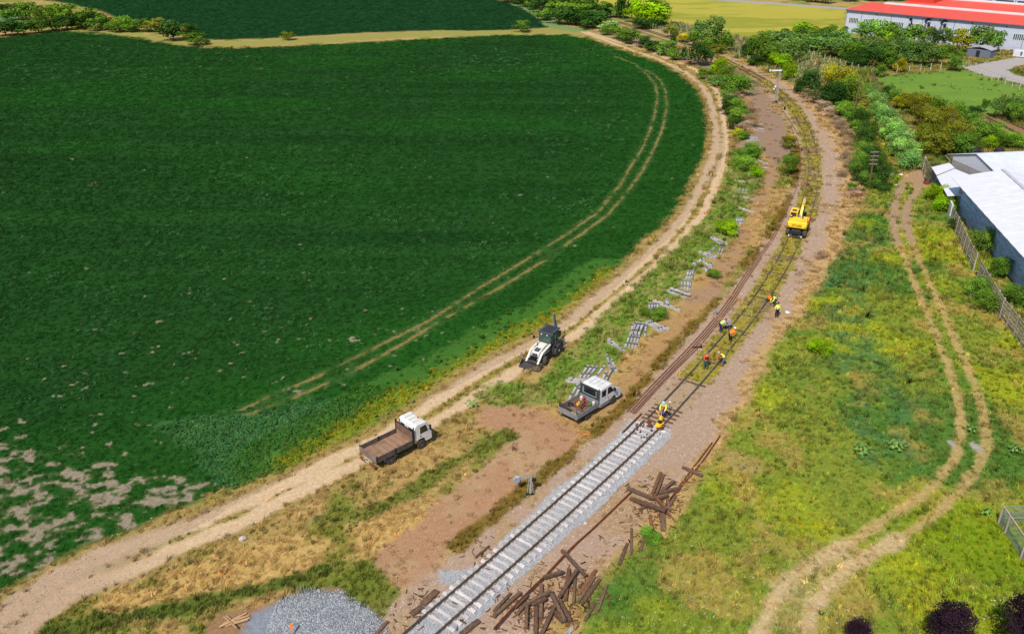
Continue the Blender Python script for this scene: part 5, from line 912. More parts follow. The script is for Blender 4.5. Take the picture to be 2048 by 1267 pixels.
# ---------------------------------------------------------------- trees and bushes
M_BARK = mat('bark', C(120,100,80), .9, bump=.5)
def crown_mesh(name, nl, lf, lobes, flat=1.0, inner=True, twig=False, tall=False):
    V = []; F = []; S = []; LB = []
    for i in range(lobes):
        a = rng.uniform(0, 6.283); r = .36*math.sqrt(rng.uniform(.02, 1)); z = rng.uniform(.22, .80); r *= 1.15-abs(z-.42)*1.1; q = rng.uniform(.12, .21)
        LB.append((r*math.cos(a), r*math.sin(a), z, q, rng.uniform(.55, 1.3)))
    LB.append((0, 0, .42, .30, .62))  # core leaves darker: the crown's inner shade put into their colour
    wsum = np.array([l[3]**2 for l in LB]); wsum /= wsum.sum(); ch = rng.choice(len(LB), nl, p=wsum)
    for i in range(nl):
        lx, ly, lz, lq, sh = LB[ch[i]]; v = Vector(rng.normal(size=3)).normalized()
        if v.z < -.3 and rng.uniform() < .6: v.z = -v.z
        rr = lq*(rng.uniform(.55, 1.0)**.35)*(1+.22*math.sin(9*v.x+5*v.y*3+lx*40)); p = Vector((lx, ly, lz))+v*rr
        p.z = max(.03, p.z); nn = (v+Vector(rng.normal(size=3))*.42+Vector((0, 0, .15))).normalized(); a = nn.cross(Vector(rng.normal(size=3))).normalized(); b = nn.cross(a); s = lf*rng.uniform(.55, 1.4)
        if twig: s1, s2 = s*3.2, s*.22
        else: s1, s2 = s, s*.8
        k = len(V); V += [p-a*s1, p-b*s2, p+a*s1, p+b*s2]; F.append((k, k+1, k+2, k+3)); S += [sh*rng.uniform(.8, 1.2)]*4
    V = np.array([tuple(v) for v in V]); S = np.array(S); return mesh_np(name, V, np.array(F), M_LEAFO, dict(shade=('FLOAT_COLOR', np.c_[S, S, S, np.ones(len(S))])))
CR_FINE = [crown_mesh('crown_fine', 3800, .021, 20) for _ in range(4)]
CR_MID = [crown_mesh('crown_mid', 2200, .029, 16) for _ in range(4)]
CR_FAR = [crown_mesh('crown_far', 1000, .042, 13) for _ in range(4)]
CR_TWIG = [crown_mesh('crown_twigs', 1500, .024, 12, twig=True) for _ in range(2)]
CR_BIG = [crown_mesh('crown_large', 6500, .020, 34) for _ in range(3)]
def trunk_mesh():
    m = MB(); m.tube([(0, 0, -.1), (.01, 0, .15), (0, .01, .4), (.01, 0, .62)], .03, 6, .008)
    for i in range(5):
        a = 1.257*i+.3; z = .12+.06*i; m.tube([(0, 0, z), (.12*math.cos(a), .12*math.sin(a), z+.14), (.24*math.cos(a), .24*math.sin(a), z+.30)], .014, 5, .003)
    me = D.meshes.new('trunk'); me.from_pydata(m.v, [], m.f); me.materials.append(M_BARK); return me
TRUNK = trunk_mesh()
TC = dict(dark=(C(54,84,32), 'dark green'), mid=(C(92,124,40), 'mid green'), bright=(C(120,156,20), 'bright green'), teal=(C(92,124,58), 'grey green'), olive=(C(114,118,36), 'olive green'), willow=(C(122,164,80), 'pale green'),
          purple=(C(46,32,42), 'dark purple leaved'), brown=(C(162,134,106), 'brown withered'), yel=(C(156,152,34), 'yellowish green'), grassy=(C(104,142,44), 'grass green'))
def plant(px, py, wp, hp, typ, name, where, cat, group=None, ground_gap=0.0, kind_word=None, big=False, lab=None):
    s = mpp(py); W_ = wp*s; dl_ = PITCH+math.atan((py-CY)/FPX); H_ = max(.55*W_, hp*s*1.12-.35*W_*math.sin(dl_)); g = GP(px, py-hp*.0); d = g.y
    pool = CR_BIG if big else (CR_TWIG if typ == 'brown' else (CR_FINE if wp > 30 and d < 190 else (CR_MID if d < 240 else CR_FAR)))
    back = W_*.42; f = Vector((g.x, g.y, 0)).normalized()*back                # the pixel is the crown's foot nearest the camera
    col, word = TC[typ]; loc = (g.x+f.x, g.y+f.y, 0)
    lb = lab or f'{word} {kind_word or name.replace("_", " ")} {where}'
    r = empty(name, loc, 0, lb, cat, group)
    c = D.objects.new('crown', random.choice(pool)); COL.objects.link(c); c.parent = r; c.scale = (W_*1.3, W_*1.3, H_*1.15); c.rotation_euler = (0, 0, random.uniform(0, 6.28)); c.location = (0, 0, ground_gap*H_)
    v = random.uniform(.8, 1.2)*1.75
    if typ == 'olive' and random.random() < .35: col = TC['mid'][0]*.9
    c.color = (float(col[0])*v*random.uniform(.9, 1.12), float(col[1])*v, float(col[2])*v*random.uniform(.85, 1.15), 1)
    t = D.objects.new('trunk', TRUNK); COL.objects.link(t); t.parent = r; t.scale = (W_*.9, W_*.9, H_)
    return r
def crown_tree(px, py, wp, zc, typ, lab):
    # a tree whose crown stands with its middle at height zc; px, py is the middle of the crown
    W_ = wp*mpp(py)*.94; g = GP(px, py, zc); r = empty('tree', (g.x, g.y, 0), 0, lab, 'tree'); col, word = TC[typ]
    c = D.objects.new('crown', random.choice(CR_BIG)); COL.objects.link(c); c.parent = r; c.scale = (W_*1.05, W_*1.05, W_*1.05); c.location = (0, 0, zc-W_*.5); c.rotation_euler = (0, 0, random.uniform(0, 6)); c.color = (float(col[0])*1.5, float(col[1])*1.5, float(col[2])*1.5, 1)
    t = D.objects.new('trunk', TRUNK); COL.objects.link(t); t.parent = r; t.scale = (W_*.8, W_*.8, zc*1.3)
def plants(rows, name, where, cat, group, **k):
    for a in rows: plant(*a, name, where, cat, group, **k)
plants([(12,74,54,26,'dark'),(48,72,46,26,'dark'),(78,68,42,22,'mid'),(105,64,44,20,'dark'),(135,62,44,18,'dark'),(168,61,50,15,'dark'),(204,63,44,14,'mid'),(232,66,34,12,'mid')], 'bush', 'in the low front row of the hedge at the top left corner', 'bush', 'front row of the top left hedge')
plants([(14,25,28,14,'dark'),(16,42,30,16,'mid'),(38,42,44,30,'mid'),(62,42,42,30,'mid'),(88,44,40,28,'mid'),(112,46,34,28,'mid'),(140,52,42,34,'grassy'),(158,56,30,20,'mid'),(181,48,40,28,'grassy'),(208,54,38,24,'mid'),(160,48,20,16,'mid')], 'bush', 'in the tall back row of the hedge at the top left corner', 'bush', 'back row of the top left hedge')
plants([(228,60,30,14,'yel'),(248,63,38,24,'grassy'),(276,66,42,20,'grassy'),(262,66,30,14,'mid')], 'bush', 'in the middle of the hedge between the two crop fields', 'bush', 'middle of the hedge between the crop fields')
plants([(304,66,32,20,'olive'),(320,62,30,22,'olive')], 'bush', 'beside the darkest tree of the hedge between the crop fields', 'bush', 'olive bushes of the crop field hedge')
plant(347, 84, 52, 36, 'dark', 'tree', '', 'tree', lab='dark round tree near the right end of the hedge between the crop fields')
plant(381, 80, 34, 26, 'dark', 'bush', '', 'bush', lab='upright dark bush closing the right end of the crop field hedge')
plants([(392,93,40,14,'olive'),(414,90,16,9,'mid'),(575,82,26,8,'olive')], 'bush', 'low on the dry verge past the end of the hedge', 'bush', 'low bushes on the verge between the crop fields')
plant(1043, 66, 32, 20, 'mid', 'bush', '', 'bush', lab='lone round bush on the verge between the two crop fields')
plants([(1015,6,40,14,'dark'),(1035,10,44,16,'mid'),(1052,16,46,18,'dark'),(1072,22,50,20,'mid'),(1092,28,50,22,'dark'),(1088,42,40,18,'mid'),(1112,36,54,24,'mid'),(1118,50,50,22,'dark'),(1136,42,54,26,'mid'),(1150,54,56,24,'dark'),(1163,44,54,24,'mid'),(1176,60,56,24,'dark'),(1190,52,50,22,'dark'),(1146,24,54,22,'mid'),(1120,18,50,18,'mid'),(1168,32,50,22,'mid'),(1188,40,48,20,'dark'),(1100,10,44,16,'mid'),(1130,6,40,16,'grassy'),(1060,2,40,14,'dark')], 'bush', 'in the thick scrub left of the railway at the top', 'bush', 'scrub left of the far railway', kind_word='scrub bush')
plants([(1166,12,40,22,'dark'),(1178,8,30,18,'dark'),(1206,22,30,14,'mid'),(1222,26,30,14,'dark'),(1212,36,34,14,'grassy'),(1232,36,34,14,'teal')], 'bush', 'between the far railway and the yellow field', 'bush', 'bushes between the far railway and the yellow field')
plant(1246, 40, 34, 44, 'dark', 'tree', '', 'tree', lab='tall narrow dark tree left of the two bright trees')
plant(1272, 48, 44, 38, 'bright', 'tree', '', 'tree', lab='bright green tree just right of the narrow dark tree')
plant(1306, 34, 52, 30, 'mid', 'tree', '', 'tree', lab='darker green tree behind the two bright trees')
plant(1308, 54, 58, 40, 'bright', 'tree', '', 'tree', lab='wide bright green tree at the edge of the yellow field')
plants([(1284,60,38,13,'dark'),(1312,58,34,13,'dark'),(1292,56,22,10,'teal')], 'bush', 'at the foot of the two bright trees', 'bush', 'low bushes under the bright trees')
plants([(1222,68,38,20,'willow'),(1214,72,26,14,'mid'),(1238,80,32,20,'mid'),(1260,90,40,24,'mid'),(1250,84,24,14,'dark'),(1287,98,28,22,'dark'),(1278,96,20,12,'brown'),(1308,106,34,18,'dark'),(1298,102,20,12,'mid'),(1334,114,38,26,'mid'),(1322,110,20,12,'brown'),(1352,122,36,16,'mid')], 'bush', 'between the field road and the far railway', 'bush', 'bushes between the field road and the far railway')
plant(1345, 100, 14, 22, 'dark', 'bush', '', 'bush', lab='narrow upright dark bush rising from the roadside row')
plant(1367, 122, 14, 22, 'dark', 'bush', '', 'bush', lab='slim dark bush left of the big round roadside bush')
plant(1395, 136, 52, 38, 'dark', 'bush', '', 'bush', lab='big round dark bush between the field road and railway bend')
plants([(1434,154,38,32,'bright'),(1414,162,34,20,'mid'),(1450,164,34,28,'mid'),(1436,176,38,20,'teal'),(1425,170,24,14,'mid')], 'bush', 'in the clump where the field road bends', 'bush', 'clump at the road bend')
plant(1474, 196, 54, 44, 'mid', 'tree', '', 'tree', lab='round green tree beside the dark soil left of the signal')
plants([(1452,190,30,20,'mid'),(1456,206,32,22,'teal'),(1472,208,36,16,'brown'),(1458,218,30,22,'dark'),(1452,232,26,26,'dark'),(1474,236,42,30,'mid'),(1496,238,40,26,'brown'),(1478,250,44,26,'mid'),(1500,258,40,26,'brown'),(1466,262,28,22,'dark'),(1485,268,38,22,'brown'),(1474,276,22,16,'yel'),(1488,282,24,12,'mid')], 'bush', 'in the ragged thicket left of the pale sleepers', 'bush', 'ragged thicket beside the dark soil')
plants([(1340,76,26,22,'olive'),(1366,86,30,14,'yel'),(1402,92,38,44,'teal'),(1430,96,42,48,'teal'),(1452,104,32,34,'olive'),(1415,102,34,22,'mid'),(1385,94,26,30,'mid'),(1436,110,30,16,'olive')], 'bush', 'in the tall clump right of the railway bend', 'bush', 'tall clump right of the railway bend')
plants([(1512,120,44,38,'mid'),(1508,134,36,20,'dark'),(1537,130,48,46,'olive'),(1560,112,46,38,'teal'),(1582,130,50,44,'teal'),(1552,138,46,24,'bright'),(1530,100,46,30,'mid'),(1574,138,30,20,'mid'),(1492,118,20,24,'dark')], 'bush', 'in the big thicket behind the railway signal', 'bush', 'big thicket behind the signal')
plant(1578, 164, 30, 32, 'bright', 'bush', '', 'bush', lab='small round bright bush just right of the signal')
plants([(1597,184,22,20,'dark'),(1617,186,36,38,'dark'),(1600,190,26,12,'dark')], 'bush', 'beside the brushwood, left of the yellow green tree', 'bush', 'dark bushes left of the yellow green tree')
plant(1652, 216, 66, 46, 'dark', 'tree', '', 'tree', lab='dark spreading tree in front of the yellow green one')
plant(1670, 196, 62, 52, 'yel', 'tree', '', 'tree', lab='yellow green tree above the brushwood heaps')
plant(1692, 210, 56, 50, 'mid', 'tree', '', 'tree', lab='green tree between the yellow green tree and the pole')
plants([(1686,240,40,22,'grassy'),(1696,228,36,22,'grassy'),(1680,226,30,16,'grassy'),(1700,250,30,22,'grassy'),(1708,264,26,20,'grassy')], 'bush', 'left of the leaning pole without crossarms', 'bush', 'grass green bushes by the bare pole')
plants([(1722,262,38,38,'dark'),(1732,276,38,30,'dark'),(1726,296,44,32,'dark'),(1722,312,40,28,'mid'),(1720,334,38,30,'mid'),(1716,352,40,32,'mid'),(1740,334,40,36,'dark'),(1748,356,44,40,'dark'),(1755,378,54,48,'dark'),(1735,380,36,30,'mid'),(1712,366,22,18,'dark'),(1704,384,20,16,'mid'),(1720,392,20,14,'dark'),(1765,388,34,20,'dark')], 'tree', 'in the dark column round the telegraph pole', 'tree', 'dark trees round the telegraph pole', kind_word='bushy tree')
plants([(1742,202,30,30,'willow'),(1750,222,34,34,'willow'),(1754,240,34,30,'willow'),(1768,254,40,36,'willow'),(1776,272,40,36,'willow'),(1786,290,42,40,'willow'),(1796,308,44,40,'willow'),(1806,326,46,40,'willow'),(1814,344,44,40,'willow'),(1770,284,26,24,'grassy')], 'bush', 'in the row along the pole fence', 'bush', 'pale row along the pole fence', kind_word='willow-like bush')
for a, lb in (((1663,76,22,20,'mid'), 'left'), ((1684,78,22,22,'mid'), 'right')): plant(*a, 'bush', '', 'bush', lab=f'{lb} one of two small trees at the factory corner')
plants([(1722,86,36,30,'grassy'),(1746,90,42,36,'grassy'),(1770,88,38,34,'grassy'),(1786,84,30,26,'grassy')], 'tree', 'in the left group along the factory wall', 'tree', 'left tree group at the factory wall', ground_gap=.12, kind_word='fruit tree')
plant(1775, 104, 24, 30, 'bright', 'tree', '', 'tree', lab='small bright green tree in front of the factory tree row', ground_gap=.1)
plants([(1805,92,36,26,'mid'),(1826,94,38,32,'mid'),(1846,95,32,30,'mid')], 'tree', 'in the middle group along the factory wall', 'tree', 'middle tree group at the factory wall', ground_gap=.12, kind_word='fruit tree')
for a, lb in (((1867,99,24,28,'dark'), 'dark small tree right of the middle group at the factory wall'), ((1888,100,26,32,'mid'), 'green small tree under the big exhaust duct'), ((1914,108,36,36,'yel'), 'thin yellowish tree left of the small grey hut'), ((1955,108,42,40,'mid'), 'round tree standing over the small grey hut'), ((1985,106,34,32,'mid'), 'dense tree right of the small grey hut'), ((1908,144,30,24,'mid'), 'low round tree at the start of the concrete drive'), ((1912,118,20,14,'mid'), 'very small tree between the hut and the lone low tree')):
    plant(*a, 'tree', '', 'tree', ground_gap=.1, lab=lb)
plants([(1572,84,40,22,'mid'),(1596,82,42,22,'dark'),(1622,84,44,24,'mid'),(1648,80,40,22,'mid'),(1604,72,40,14,'bright'),(1632,72,30,14,'yel'),(1600,102,44,28,'teal'),(1626,106,46,28,'teal'),(1650,98,44,26,'teal'),(1674,92,40,26,'teal'),(1690,98,36,24,'teal'),(1610,92,36,20,'mid')], 'tree', 'in the back rows of the orchard left of the factory', 'tree', 'back rows of the orchard', kind_word='orchard tree')
plants([(1660,118,48,34,'teal'),(1686,114,48,34,'teal'),(1702,126,50,36,'mid'),(1712,138,44,32,'dark'),(1730,112,42,34,'teal'),(1744,122,40,34,'teal'),(1742,142,48,38,'dark'),(1764,122,36,32,'teal'),(1770,142,42,40,'mid'),(1716,108,38,24,'teal'),(1722,126,30,30,'mid')], 'tree', 'in the dense middle of the orchard', 'tree', 'dense middle of the orchard', kind_word='orchard tree')
plants([(1788,124,40,40,'teal'),(1814,130,38,38,'teal'),(1843,134,44,42,'teal'),(1870,132,32,30,'mid'),(1886,120,28,24,'mid'),(1806,108,30,20,'teal')], 'tree', 'in the open right end of the orchard', 'tree', 'right end of the orchard', ground_gap=.08, kind_word='orchard tree')
plant(1796, 147, 26, 26, 'yel', 'tree', '', 'tree', lab='small yellow topped tree beside the white fence posts')
plant(1756, 156, 30, 24, 'mid', 'bush', '', 'bush', lab='low bright bush at the corner of the white post fence')
plants([(1773,204,32,24,'dark'),(1786,210,34,24,'olive'),(1798,222,34,26,'yel'),(1812,222,36,30,'olive'),(1826,216,32,22,'dark')], 'tree', 'at the narrow end of the hazel grove by the pole fence', 'tree', 'narrow end of the grove', ground_gap=.08, kind_word='small tree')
plants([(1836,236,46,38,'olive'),(1860,242,50,40,'olive'),(1846,260,50,40,'olive'),(1880,256,50,40,'olive'),(1866,276,52,42,'olive'),(1905,250,46,36,'mid'),(1900,272,52,42,'olive'),(1928,268,50,40,'mid'),(1850,292,46,38,'olive'),(1882,296,54,42,'olive'),(1916,296,54,42,'olive'),(1950,286,50,40,'mid'),(1866,316,60,44,'olive'),(1900,318,60,44,'olive'),(1935,308,44,34,'olive'),(1978,288,50,36,'mid'),(1846,310,26,20,'grassy')], 'tree', 'in the thick grove between the garden meadow and the white sheds', 'tree', 'thick grove above the white sheds', kind_word='hazel tree', ground_gap=.05)
plants([(1894,232,36,20,'teal'),(1914,234,34,20,'teal'),(1932,236,36,22,'teal'),(1947,238,26,22,'dark')], 'tree', 'along the garden meadow edge', 'tree', 'trees along the garden meadow edge', kind_word='small tree')
plants([(2002,300,44,30,'mid'),(2026,300,40,28,'grassy'),(2046,298,36,26,'grassy'),(1975,300,26,24,'bright')], 'bush', 'behind the ridge of the rear white shed', 'bush', 'bushes behind the rear shed')
plant(1967, 226, 14, 20, 'mid', 'tree', '', 'tree', lab='small lone tree at the tip of the vegetable plot', ground_gap=.2)
plants([(2003,240,46,40,'teal'),(2026,248,36,36,'mid'),(2046,244,46,42,'teal')], 'tree', 'beside the vegetable plot at the right edge', 'tree', 'trees beside the vegetable plot', ground_gap=.08)
for a, lb in (((1873,408,40,38,'bright'), 'bright leafy bush at the foot of the plank wall'), ((1887,430,42,36,'bright'), 'bright bush against the pale wall end, before the slatted fence'), ((1908,464,24,26,'dark'), 'small dark bush outside the first bays of the slatted fence'),
              ((1960,512,46,50,'mid'), 'tall green bush between slatted fence and block wall'), ((1990,560,44,44,'mid'), 'second bush between the slatted fence and block wall'), ((2032,618,50,46,'mid'), 'third bush inside the slatted fence at the right edge'),
              ((1950,600,44,44,'mid'), 'bush outside the gap in the slatted fence'), ((1966,626,50,40,'mid'), 'low wide bush outside the slatted fence below the gap'), ((1637,718,44,36,'bright'), 'dense bright bush alone in the meadow beside the belt of dry grass'),
              ((1450,476,48,26,'bright'), 'bright bush among the pale sleepers of the weed strip'), ((1314,643,36,20,'mid'), 'low bush next to the splayed group of pale sleepers'), ((1291,636,26,14,'mid'), 'small weed bush above the splayed pale sleepers'),
              ((1510,358,26,24,'bright'), 'bright bush at the far end of the weed strip'), ((1578,352,34,36,'mid'), 'tall weedy bush between dirt way and spare rail'), ((1578,300,30,24,'olive'), 'olive bush between the dirt way and the long rail bend'), ((1579,330,26,20,'mid'), 'weedy bush just behind the tall one by the spare rail'),
              ((1500,318,40,26,'grassy'), 'pale leafy bush at the top of the weed strip'), ((1485,345,44,28,'grassy'), 'leafy bush in the far part of the weed strip'), ((1426,560,26,16,'mid'), 'weed clump between the sleeper stacks and the dirt way'), ((1300,1090,40,26,'grassy'), 'leafy weed bush below the right heap of old sleepers')):
    plant(*a, 'bush', '', 'bush', lab=lb)
# purple leaved trees at the bottom right
crown_tree(1717, 1262, 56, 1.6, 'purple', 'smallest purple leaved tree, at the bottom edge of the meadow')
crown_tree(1906, 1244, 92, 2.3, 'purple', 'round purple leaved tree left of the one cut by the right edge')
crown_tree(2058, 1240, 100, 2.8, 'purple', 'purple leaved tree cut off by the right edge of the view')
# heaps of cut brushwood
for i, (px, py, wp) in enumerate(((1612,198,26),(1630,206,30),(1648,228,34),(1662,238,30),(1672,252,26),(1682,262,26),(1690,278,28),(1694,296,28),(1700,312,26),(1690,322,22),(1696,338,24),(1706,396,26),(1720,402,22),(1684,356,20),(1640,520,20))):
    plant(px, py, wp*1.15, 17, 'brown', 'brush_pile', '', 'brush pile', 'cut brushwood beside the track', lab='heap of brown cut brushwood right of the curved track')
# far trees along the top edge
plants([(1600,2,40,14,'mid'),(1630,6,40,14,'dark'),(1655,8,36,12,'mid'),(1745,4,40,12,'mid'),(1780,3,40,12,'dark'),(1700,5,36,12,'mid'),(1810,-4,44,12,'dark'),(1580,-4,40,12,'dark'),(1860,-12,50,14,'mid')], 'bush', 'beyond the far road at the top', 'bush', 'bushes beyond the far road')
plants([(600,-12,30,10,'dark'),(1400,-14,40,14,'dark')], 'bush', 'at the far edge of the fields', 'bush', 'far field edge bushes')
# big leaved plants
M_BIGLEAF = mat('big_leaf', C(128,168,74), .6, col2=C(96,140,56), scale=3)
def big_leaf(px, py, n, r, lb):
    g = GP(px, py); e = empty('burdock', (g.x, g.y, .12), random.uniform(0, 6), lb, 'plant')
    for i in range(n):
        a = 2.4*i; q = r*math.sqrt((i+.5)/n); s = random.uniform(.16, .26)*r; m = MB(); rg = []
        cx_, cy_ = q*math.cos(a), q*math.sin(a); z = .45-.25*q/r+random.uniform(-.05, .05)
        vs = [(cx_+s*1.25*math.cos(t)*math.cos(a)-s*math.sin(t)*math.sin(a), cy_+s*1.25*math.cos(t)*math.sin(a)+s*math.sin(t)*math.cos(a), z+.06*math.cos(2*t)-.05*math.cos(t)) for t in np.linspace(0, 6.283, 9)[:-1]]
        m.add([(cx_, cy_, z-.03)]+vs, [(0, k+1, (k+1) % 8+1) for k in range(8)]); m.build('leaf', M_BIGLEAF, e)
big_leaf(1724, 903, 12, .75, 'broad leaved plant, left of two in the meadow'); big_leaf(1791, 895, 12, .75, 'broad leaved plant, right of two in the meadow')
big_leaf(943, 812, 9, .6, 'broad leaved plant beside the field road near the backhoe'); big_leaf(1973, 1030, 8, .5, 'broad leaved plant left of the wire enclosure'); big_leaf(2032, 903, 10, .6, 'broad leaved plant with yellow flowers right of the ruts'); big_leaf(1940, 862, 6, .5, 'broad leaved plant between the two meadow ruts'); big_leaf(700, 1055, 6, .45, 'broad leaved bright plant on the green strip below the truck')
# ================================================================ people
SKIN = mat('skin', C(214,150,116), .6, var=.05)
def skin_obj(name, pts, edges, radii, mt, parent, root=0, sub=1):
    me = D.meshes.new(name); me.from_pydata([tuple(p) for p in pts], edges, []); o = link(name, me, parent, mt)
    md = o.modifiers.new('skin', 'SKIN'); md.use_smooth_shade = True
    if not me.skin_vertices:
        b = bmesh.new(); b.from_mesh(me); b.verts.layers.skin.verify(); b.to_mesh(me); b.free()
    for i, r in enumerate(radii): me.skin_vertices[0].data[i].radius = (r, r) if not isinstance(r, tuple) else r; me.skin_vertices[0].data[i].use_root = (i == root)
    s = o.modifiers.new('subsurf', 'SUBSURF'); s.levels = sub; s.render_levels = sub
    return o
def person(px, py, heading, label, lean=10, hands=((.35, .2, .75), (.35, -.2, .75)), step=.0, knee=.05, head_tilt=0, top=None, vest=None, legs=None, helmet=None, hair=None, sleeves=True, H_=1.76, vest_front=None):
    g = GP(px, py); e = empty('person', (g.x, g.y, .03), heading, label, 'person'); k = H_/1.76
    th = rad(lean); pz = (.93-.25*knee)*k; back = -math.sin(th)*.12
    pel = Vector((back, 0, pz)); up = Vector((math.sin(th), 0, math.cos(th))); wst = pel+up*.16*k; ch = pel+up*.40*k; nk = pel+up*.56*k; ht = rad(lean*.7+head_tilt); hu = Vector((math.sin(ht), 0, math.cos(ht))); hd_ = nk+hu*.15*k; top_ = nk+hu*.24*k
    P = [pel, wst, ch, nk, nk+hu*.06*k, hd_, top_]; R = [.125, .115, .15, .065, .058, .098, .07]; E = [(0, 1), (1, 2), (2, 3), (3, 4), (4, 5), (5, 6)]
    J = {}
    for s in (1, -1):
        f = Vector((step*s*.5+.02, s*.12, .08)); hp = pel+Vector((0, s*.1, -.05)); kn = (hp+f)/2+Vector((.05+.35*knee, s*.01, .0)); i = len(P)
        P += [hp, kn, f, f+Vector((.14, s*.01, -.035))]; R += [.095, .062, .045, .04]; E += [(0, i), (i, i+1), (i+1, i+2), (i+2, i+3)]; J['hp', s], J['kn', s], J['f', s] = hp, kn, f
        sh = ch+Vector((0, s*.19*k, 0))+up*.09*k; hx = hands[0] if s == 1 else hands[1]; hn = Vector(hx); d = hn-sh
        if d.length > .56*k: hn = sh+d.normalized()*.56*k
        el = (sh+hn)/2+Vector((-.06, s*.07, -.04)); i = len(P); hv = (hn-el).normalized()
        P += [sh, el, hn, hn+hv*.07]; R += [.062, .045, .032, (.042, .026)]; E += [(2, i), (i, i+1), (i+1, i+2), (i+2, i+3)]; J['sh', s], J['el', s], J['hn', s] = sh, el, hn; palm = i+3
        sd = Vector((0, 1, 0)); sd = (sd-hv*sd.dot(hv)).normalized(); dn = hv.cross(sd)
        for q, ln in zip((-.033, -.011, .011, .033), (.075, .088, .082, .064)):
            i = len(P); b0_ = P[palm]+sd*q+hv*.015; P += [b0_, b0_+hv*ln*.5+dn*.008, b0_+hv*ln*.85+dn*.03]; R += [.010, .009, .007]; E += [(palm, i), (i, i+1), (i+1, i+2)]
        i = len(P); b0_ = P[palm-1]+sd*(-.035)+hv*.025; P += [b0_, b0_-sd*.02+hv*.04]; R += [.012, .009]; E += [(palm-1, i), (i, i+1)]
    skin_obj('body', P, E, R, SKIN, e)
    tp = [pel+up*.09, pel]; tr_ = [.14, .148]; te = [(0, 1)]
    for s in (1, -1):
        i = len(tp); tp += [J['hp', s], J['kn', s], J['f', s]+Vector((0, 0, .05))]; tr_ += [.115, .085, .07]; te += [(1, i), (i, i+1), (i+1, i+2)]
    skin_obj('trousers', tp, te, tr_, legs, e, 1)
    sp = [pel+up*.05, wst, ch, nk-up*.03]; sr = [.15, .145, .175, .085]; se = [(0, 1), (1, 2), (2, 3)]
    for s in (1, -1):
        i = len(sp); sp += [J['sh', s], J['el', s]]+([J['hn', s]] if sleeves else []); sr += [.078, .06]+([.045] if sleeves else []); se += [(2, i), (i, i+1)]+([(i+1, i+2)] if sleeves else [])
    skin_obj('shirt', sp, se, sr, top, e, 2)
    if vest: skin_obj('vest', [pel+up*.06, wst, ch, nk-up*.06, J['sh', 1]*.85+ch*.15, J['sh', -1]*.85+ch*.15], [(0, 1), (1, 2), (2, 3), (2, 4), (2, 5)], [.165, .16, .192, .1, .085, .085], vest, e, 2)
    for s in (1, -1):
        f = J['f', s]; m = MB(); m.loft([[(f.x-.09, f.y-.045, 0), (f.x-.09, f.y+.045, 0), (f.x-.08, f.y+.04, .1), (f.x-.08, f.y-.04, .1)], [(f.x+.06, f.y-.05, 0), (f.x+.06, f.y+.05, 0), (f.x+.04, f.y+.04, .1), (f.x+.04, f.y-.04, .1)], [(f.x+.2, f.y-.04, 0), (f.x+.2, f.y+.04, 0), (f.x+.19, f.y+.03, .05), (f.x+.19, f.y-.03, .05)]]); m.build('boot', mat('boot', C(84,74,64), .8), e, bevel=.015)
    fw = Vector((math.cos(ht), 0, -math.sin(ht)))
    for s in (1, -1):
        m = MB(); m.lathe([(.004, -.012), (.012, 0), (.004, .012)], 8, 'Z', hd_+fw*.092+Vector((0, s*.034, 0))+hu*.012); m.build('eye', M_DARK, e); m = MB(); m.lathe([(.01, -.03), (.02, 0), (.01, .03)], 8, 'Z', hd_+Vector((0, s*.1, 0))); m.build('ear', SKIN, e)
    m = MB(); m.beam(hd_+fw*.085+hu*.02, hd_+fw*.118-hu*.02, .022, .02, (0, 1, 0)); m.build('nose', SKIN, e); m = MB(); m.beam(hd_+fw*.09-hu*.05+Vector((0, -.025, 0)), hd_+fw*.09-hu*.05+Vector((0, .025, 0)), .012, .012); m.build('mouth', mat('lips', C(160,84,74), .6), e)
    def dome(r, h, z0, brim):
        m = MB(); c = hd_+hu*z0; rr = [(r+brim, 0), (r, .015), (r*.96, h*.4), (r*.75, h*.78), (r*.35, h*.97), (.01, h)]; q = hu.to_track_quat('Z', 'X').to_matrix()
        m.lathe(rr, 14); m.v = [tuple(c+q @ Vector(v)) for v in m.v]; return m
    if helmet: dome(.128, .15, .03, .022).build('helmet', helmet, e, smooth_=True)
    if hair: dome(.112, .12, .02, .0).build('hair', hair, e, smooth_=True)
    return e
HV = mat('hi_vis_yellow', C(214,250,90,1.0), .7, var=.05); HO = mat('hi_vis_orange', C(255,130,30,1.05), .7, var=.05); NAVY = mat('navy_cloth', C(28,50,112), .9); BLACK = mat('black_cloth', C(34,36,44), .9); GREYT = mat('grey_cloth', C(112,116,136), .9); GREENT = mat('green_cloth', C(74,100,90), .9); REDV = mat('coral_cloth', C(226,92,76,1.15), .8); WHT = mat('white_helmet', C(238,240,244,1.2), .4, var=.02); SKYH = mat('pale_blue_helmet', C(176,204,236,1.2), .4, var=.02); HAIR = mat('dark_hair', C(50,38,34), .9); PINK = mat('pink_cap', C(226,180,176), .8); RSH = mat('red_shirt', C(196,72,58), .85); PSH = mat('pale_shirt', C(196,210,220), .8); HAIRG = mat('fair_hair', C(150,120,90), .9); BLUS = mat('royal_blue_cloth', C(30,40,150), .85)
FWD = math.pi/2
person(1325, 836, -1.9, 'person in coral vest, blue trousers and pale blue helmet, at the rail joint', lean=14, hands=((.42, .14, .78), (.34, -.22, .8)), top=HV, vest=REDV, legs=BLUS, helmet=SKYH, head_tilt=20)
person(1411, 738, FWD+.35, 'person in dark vest with orange sleeves, seen from behind', lean=6, hands=((.05, .3, .8), (.08, -.3, .78)), top=mat('orange_sleeve', C(230,84,48,1.1), .8), vest=BLACK, legs=GREENT, hair=HAIRG, step=.12)
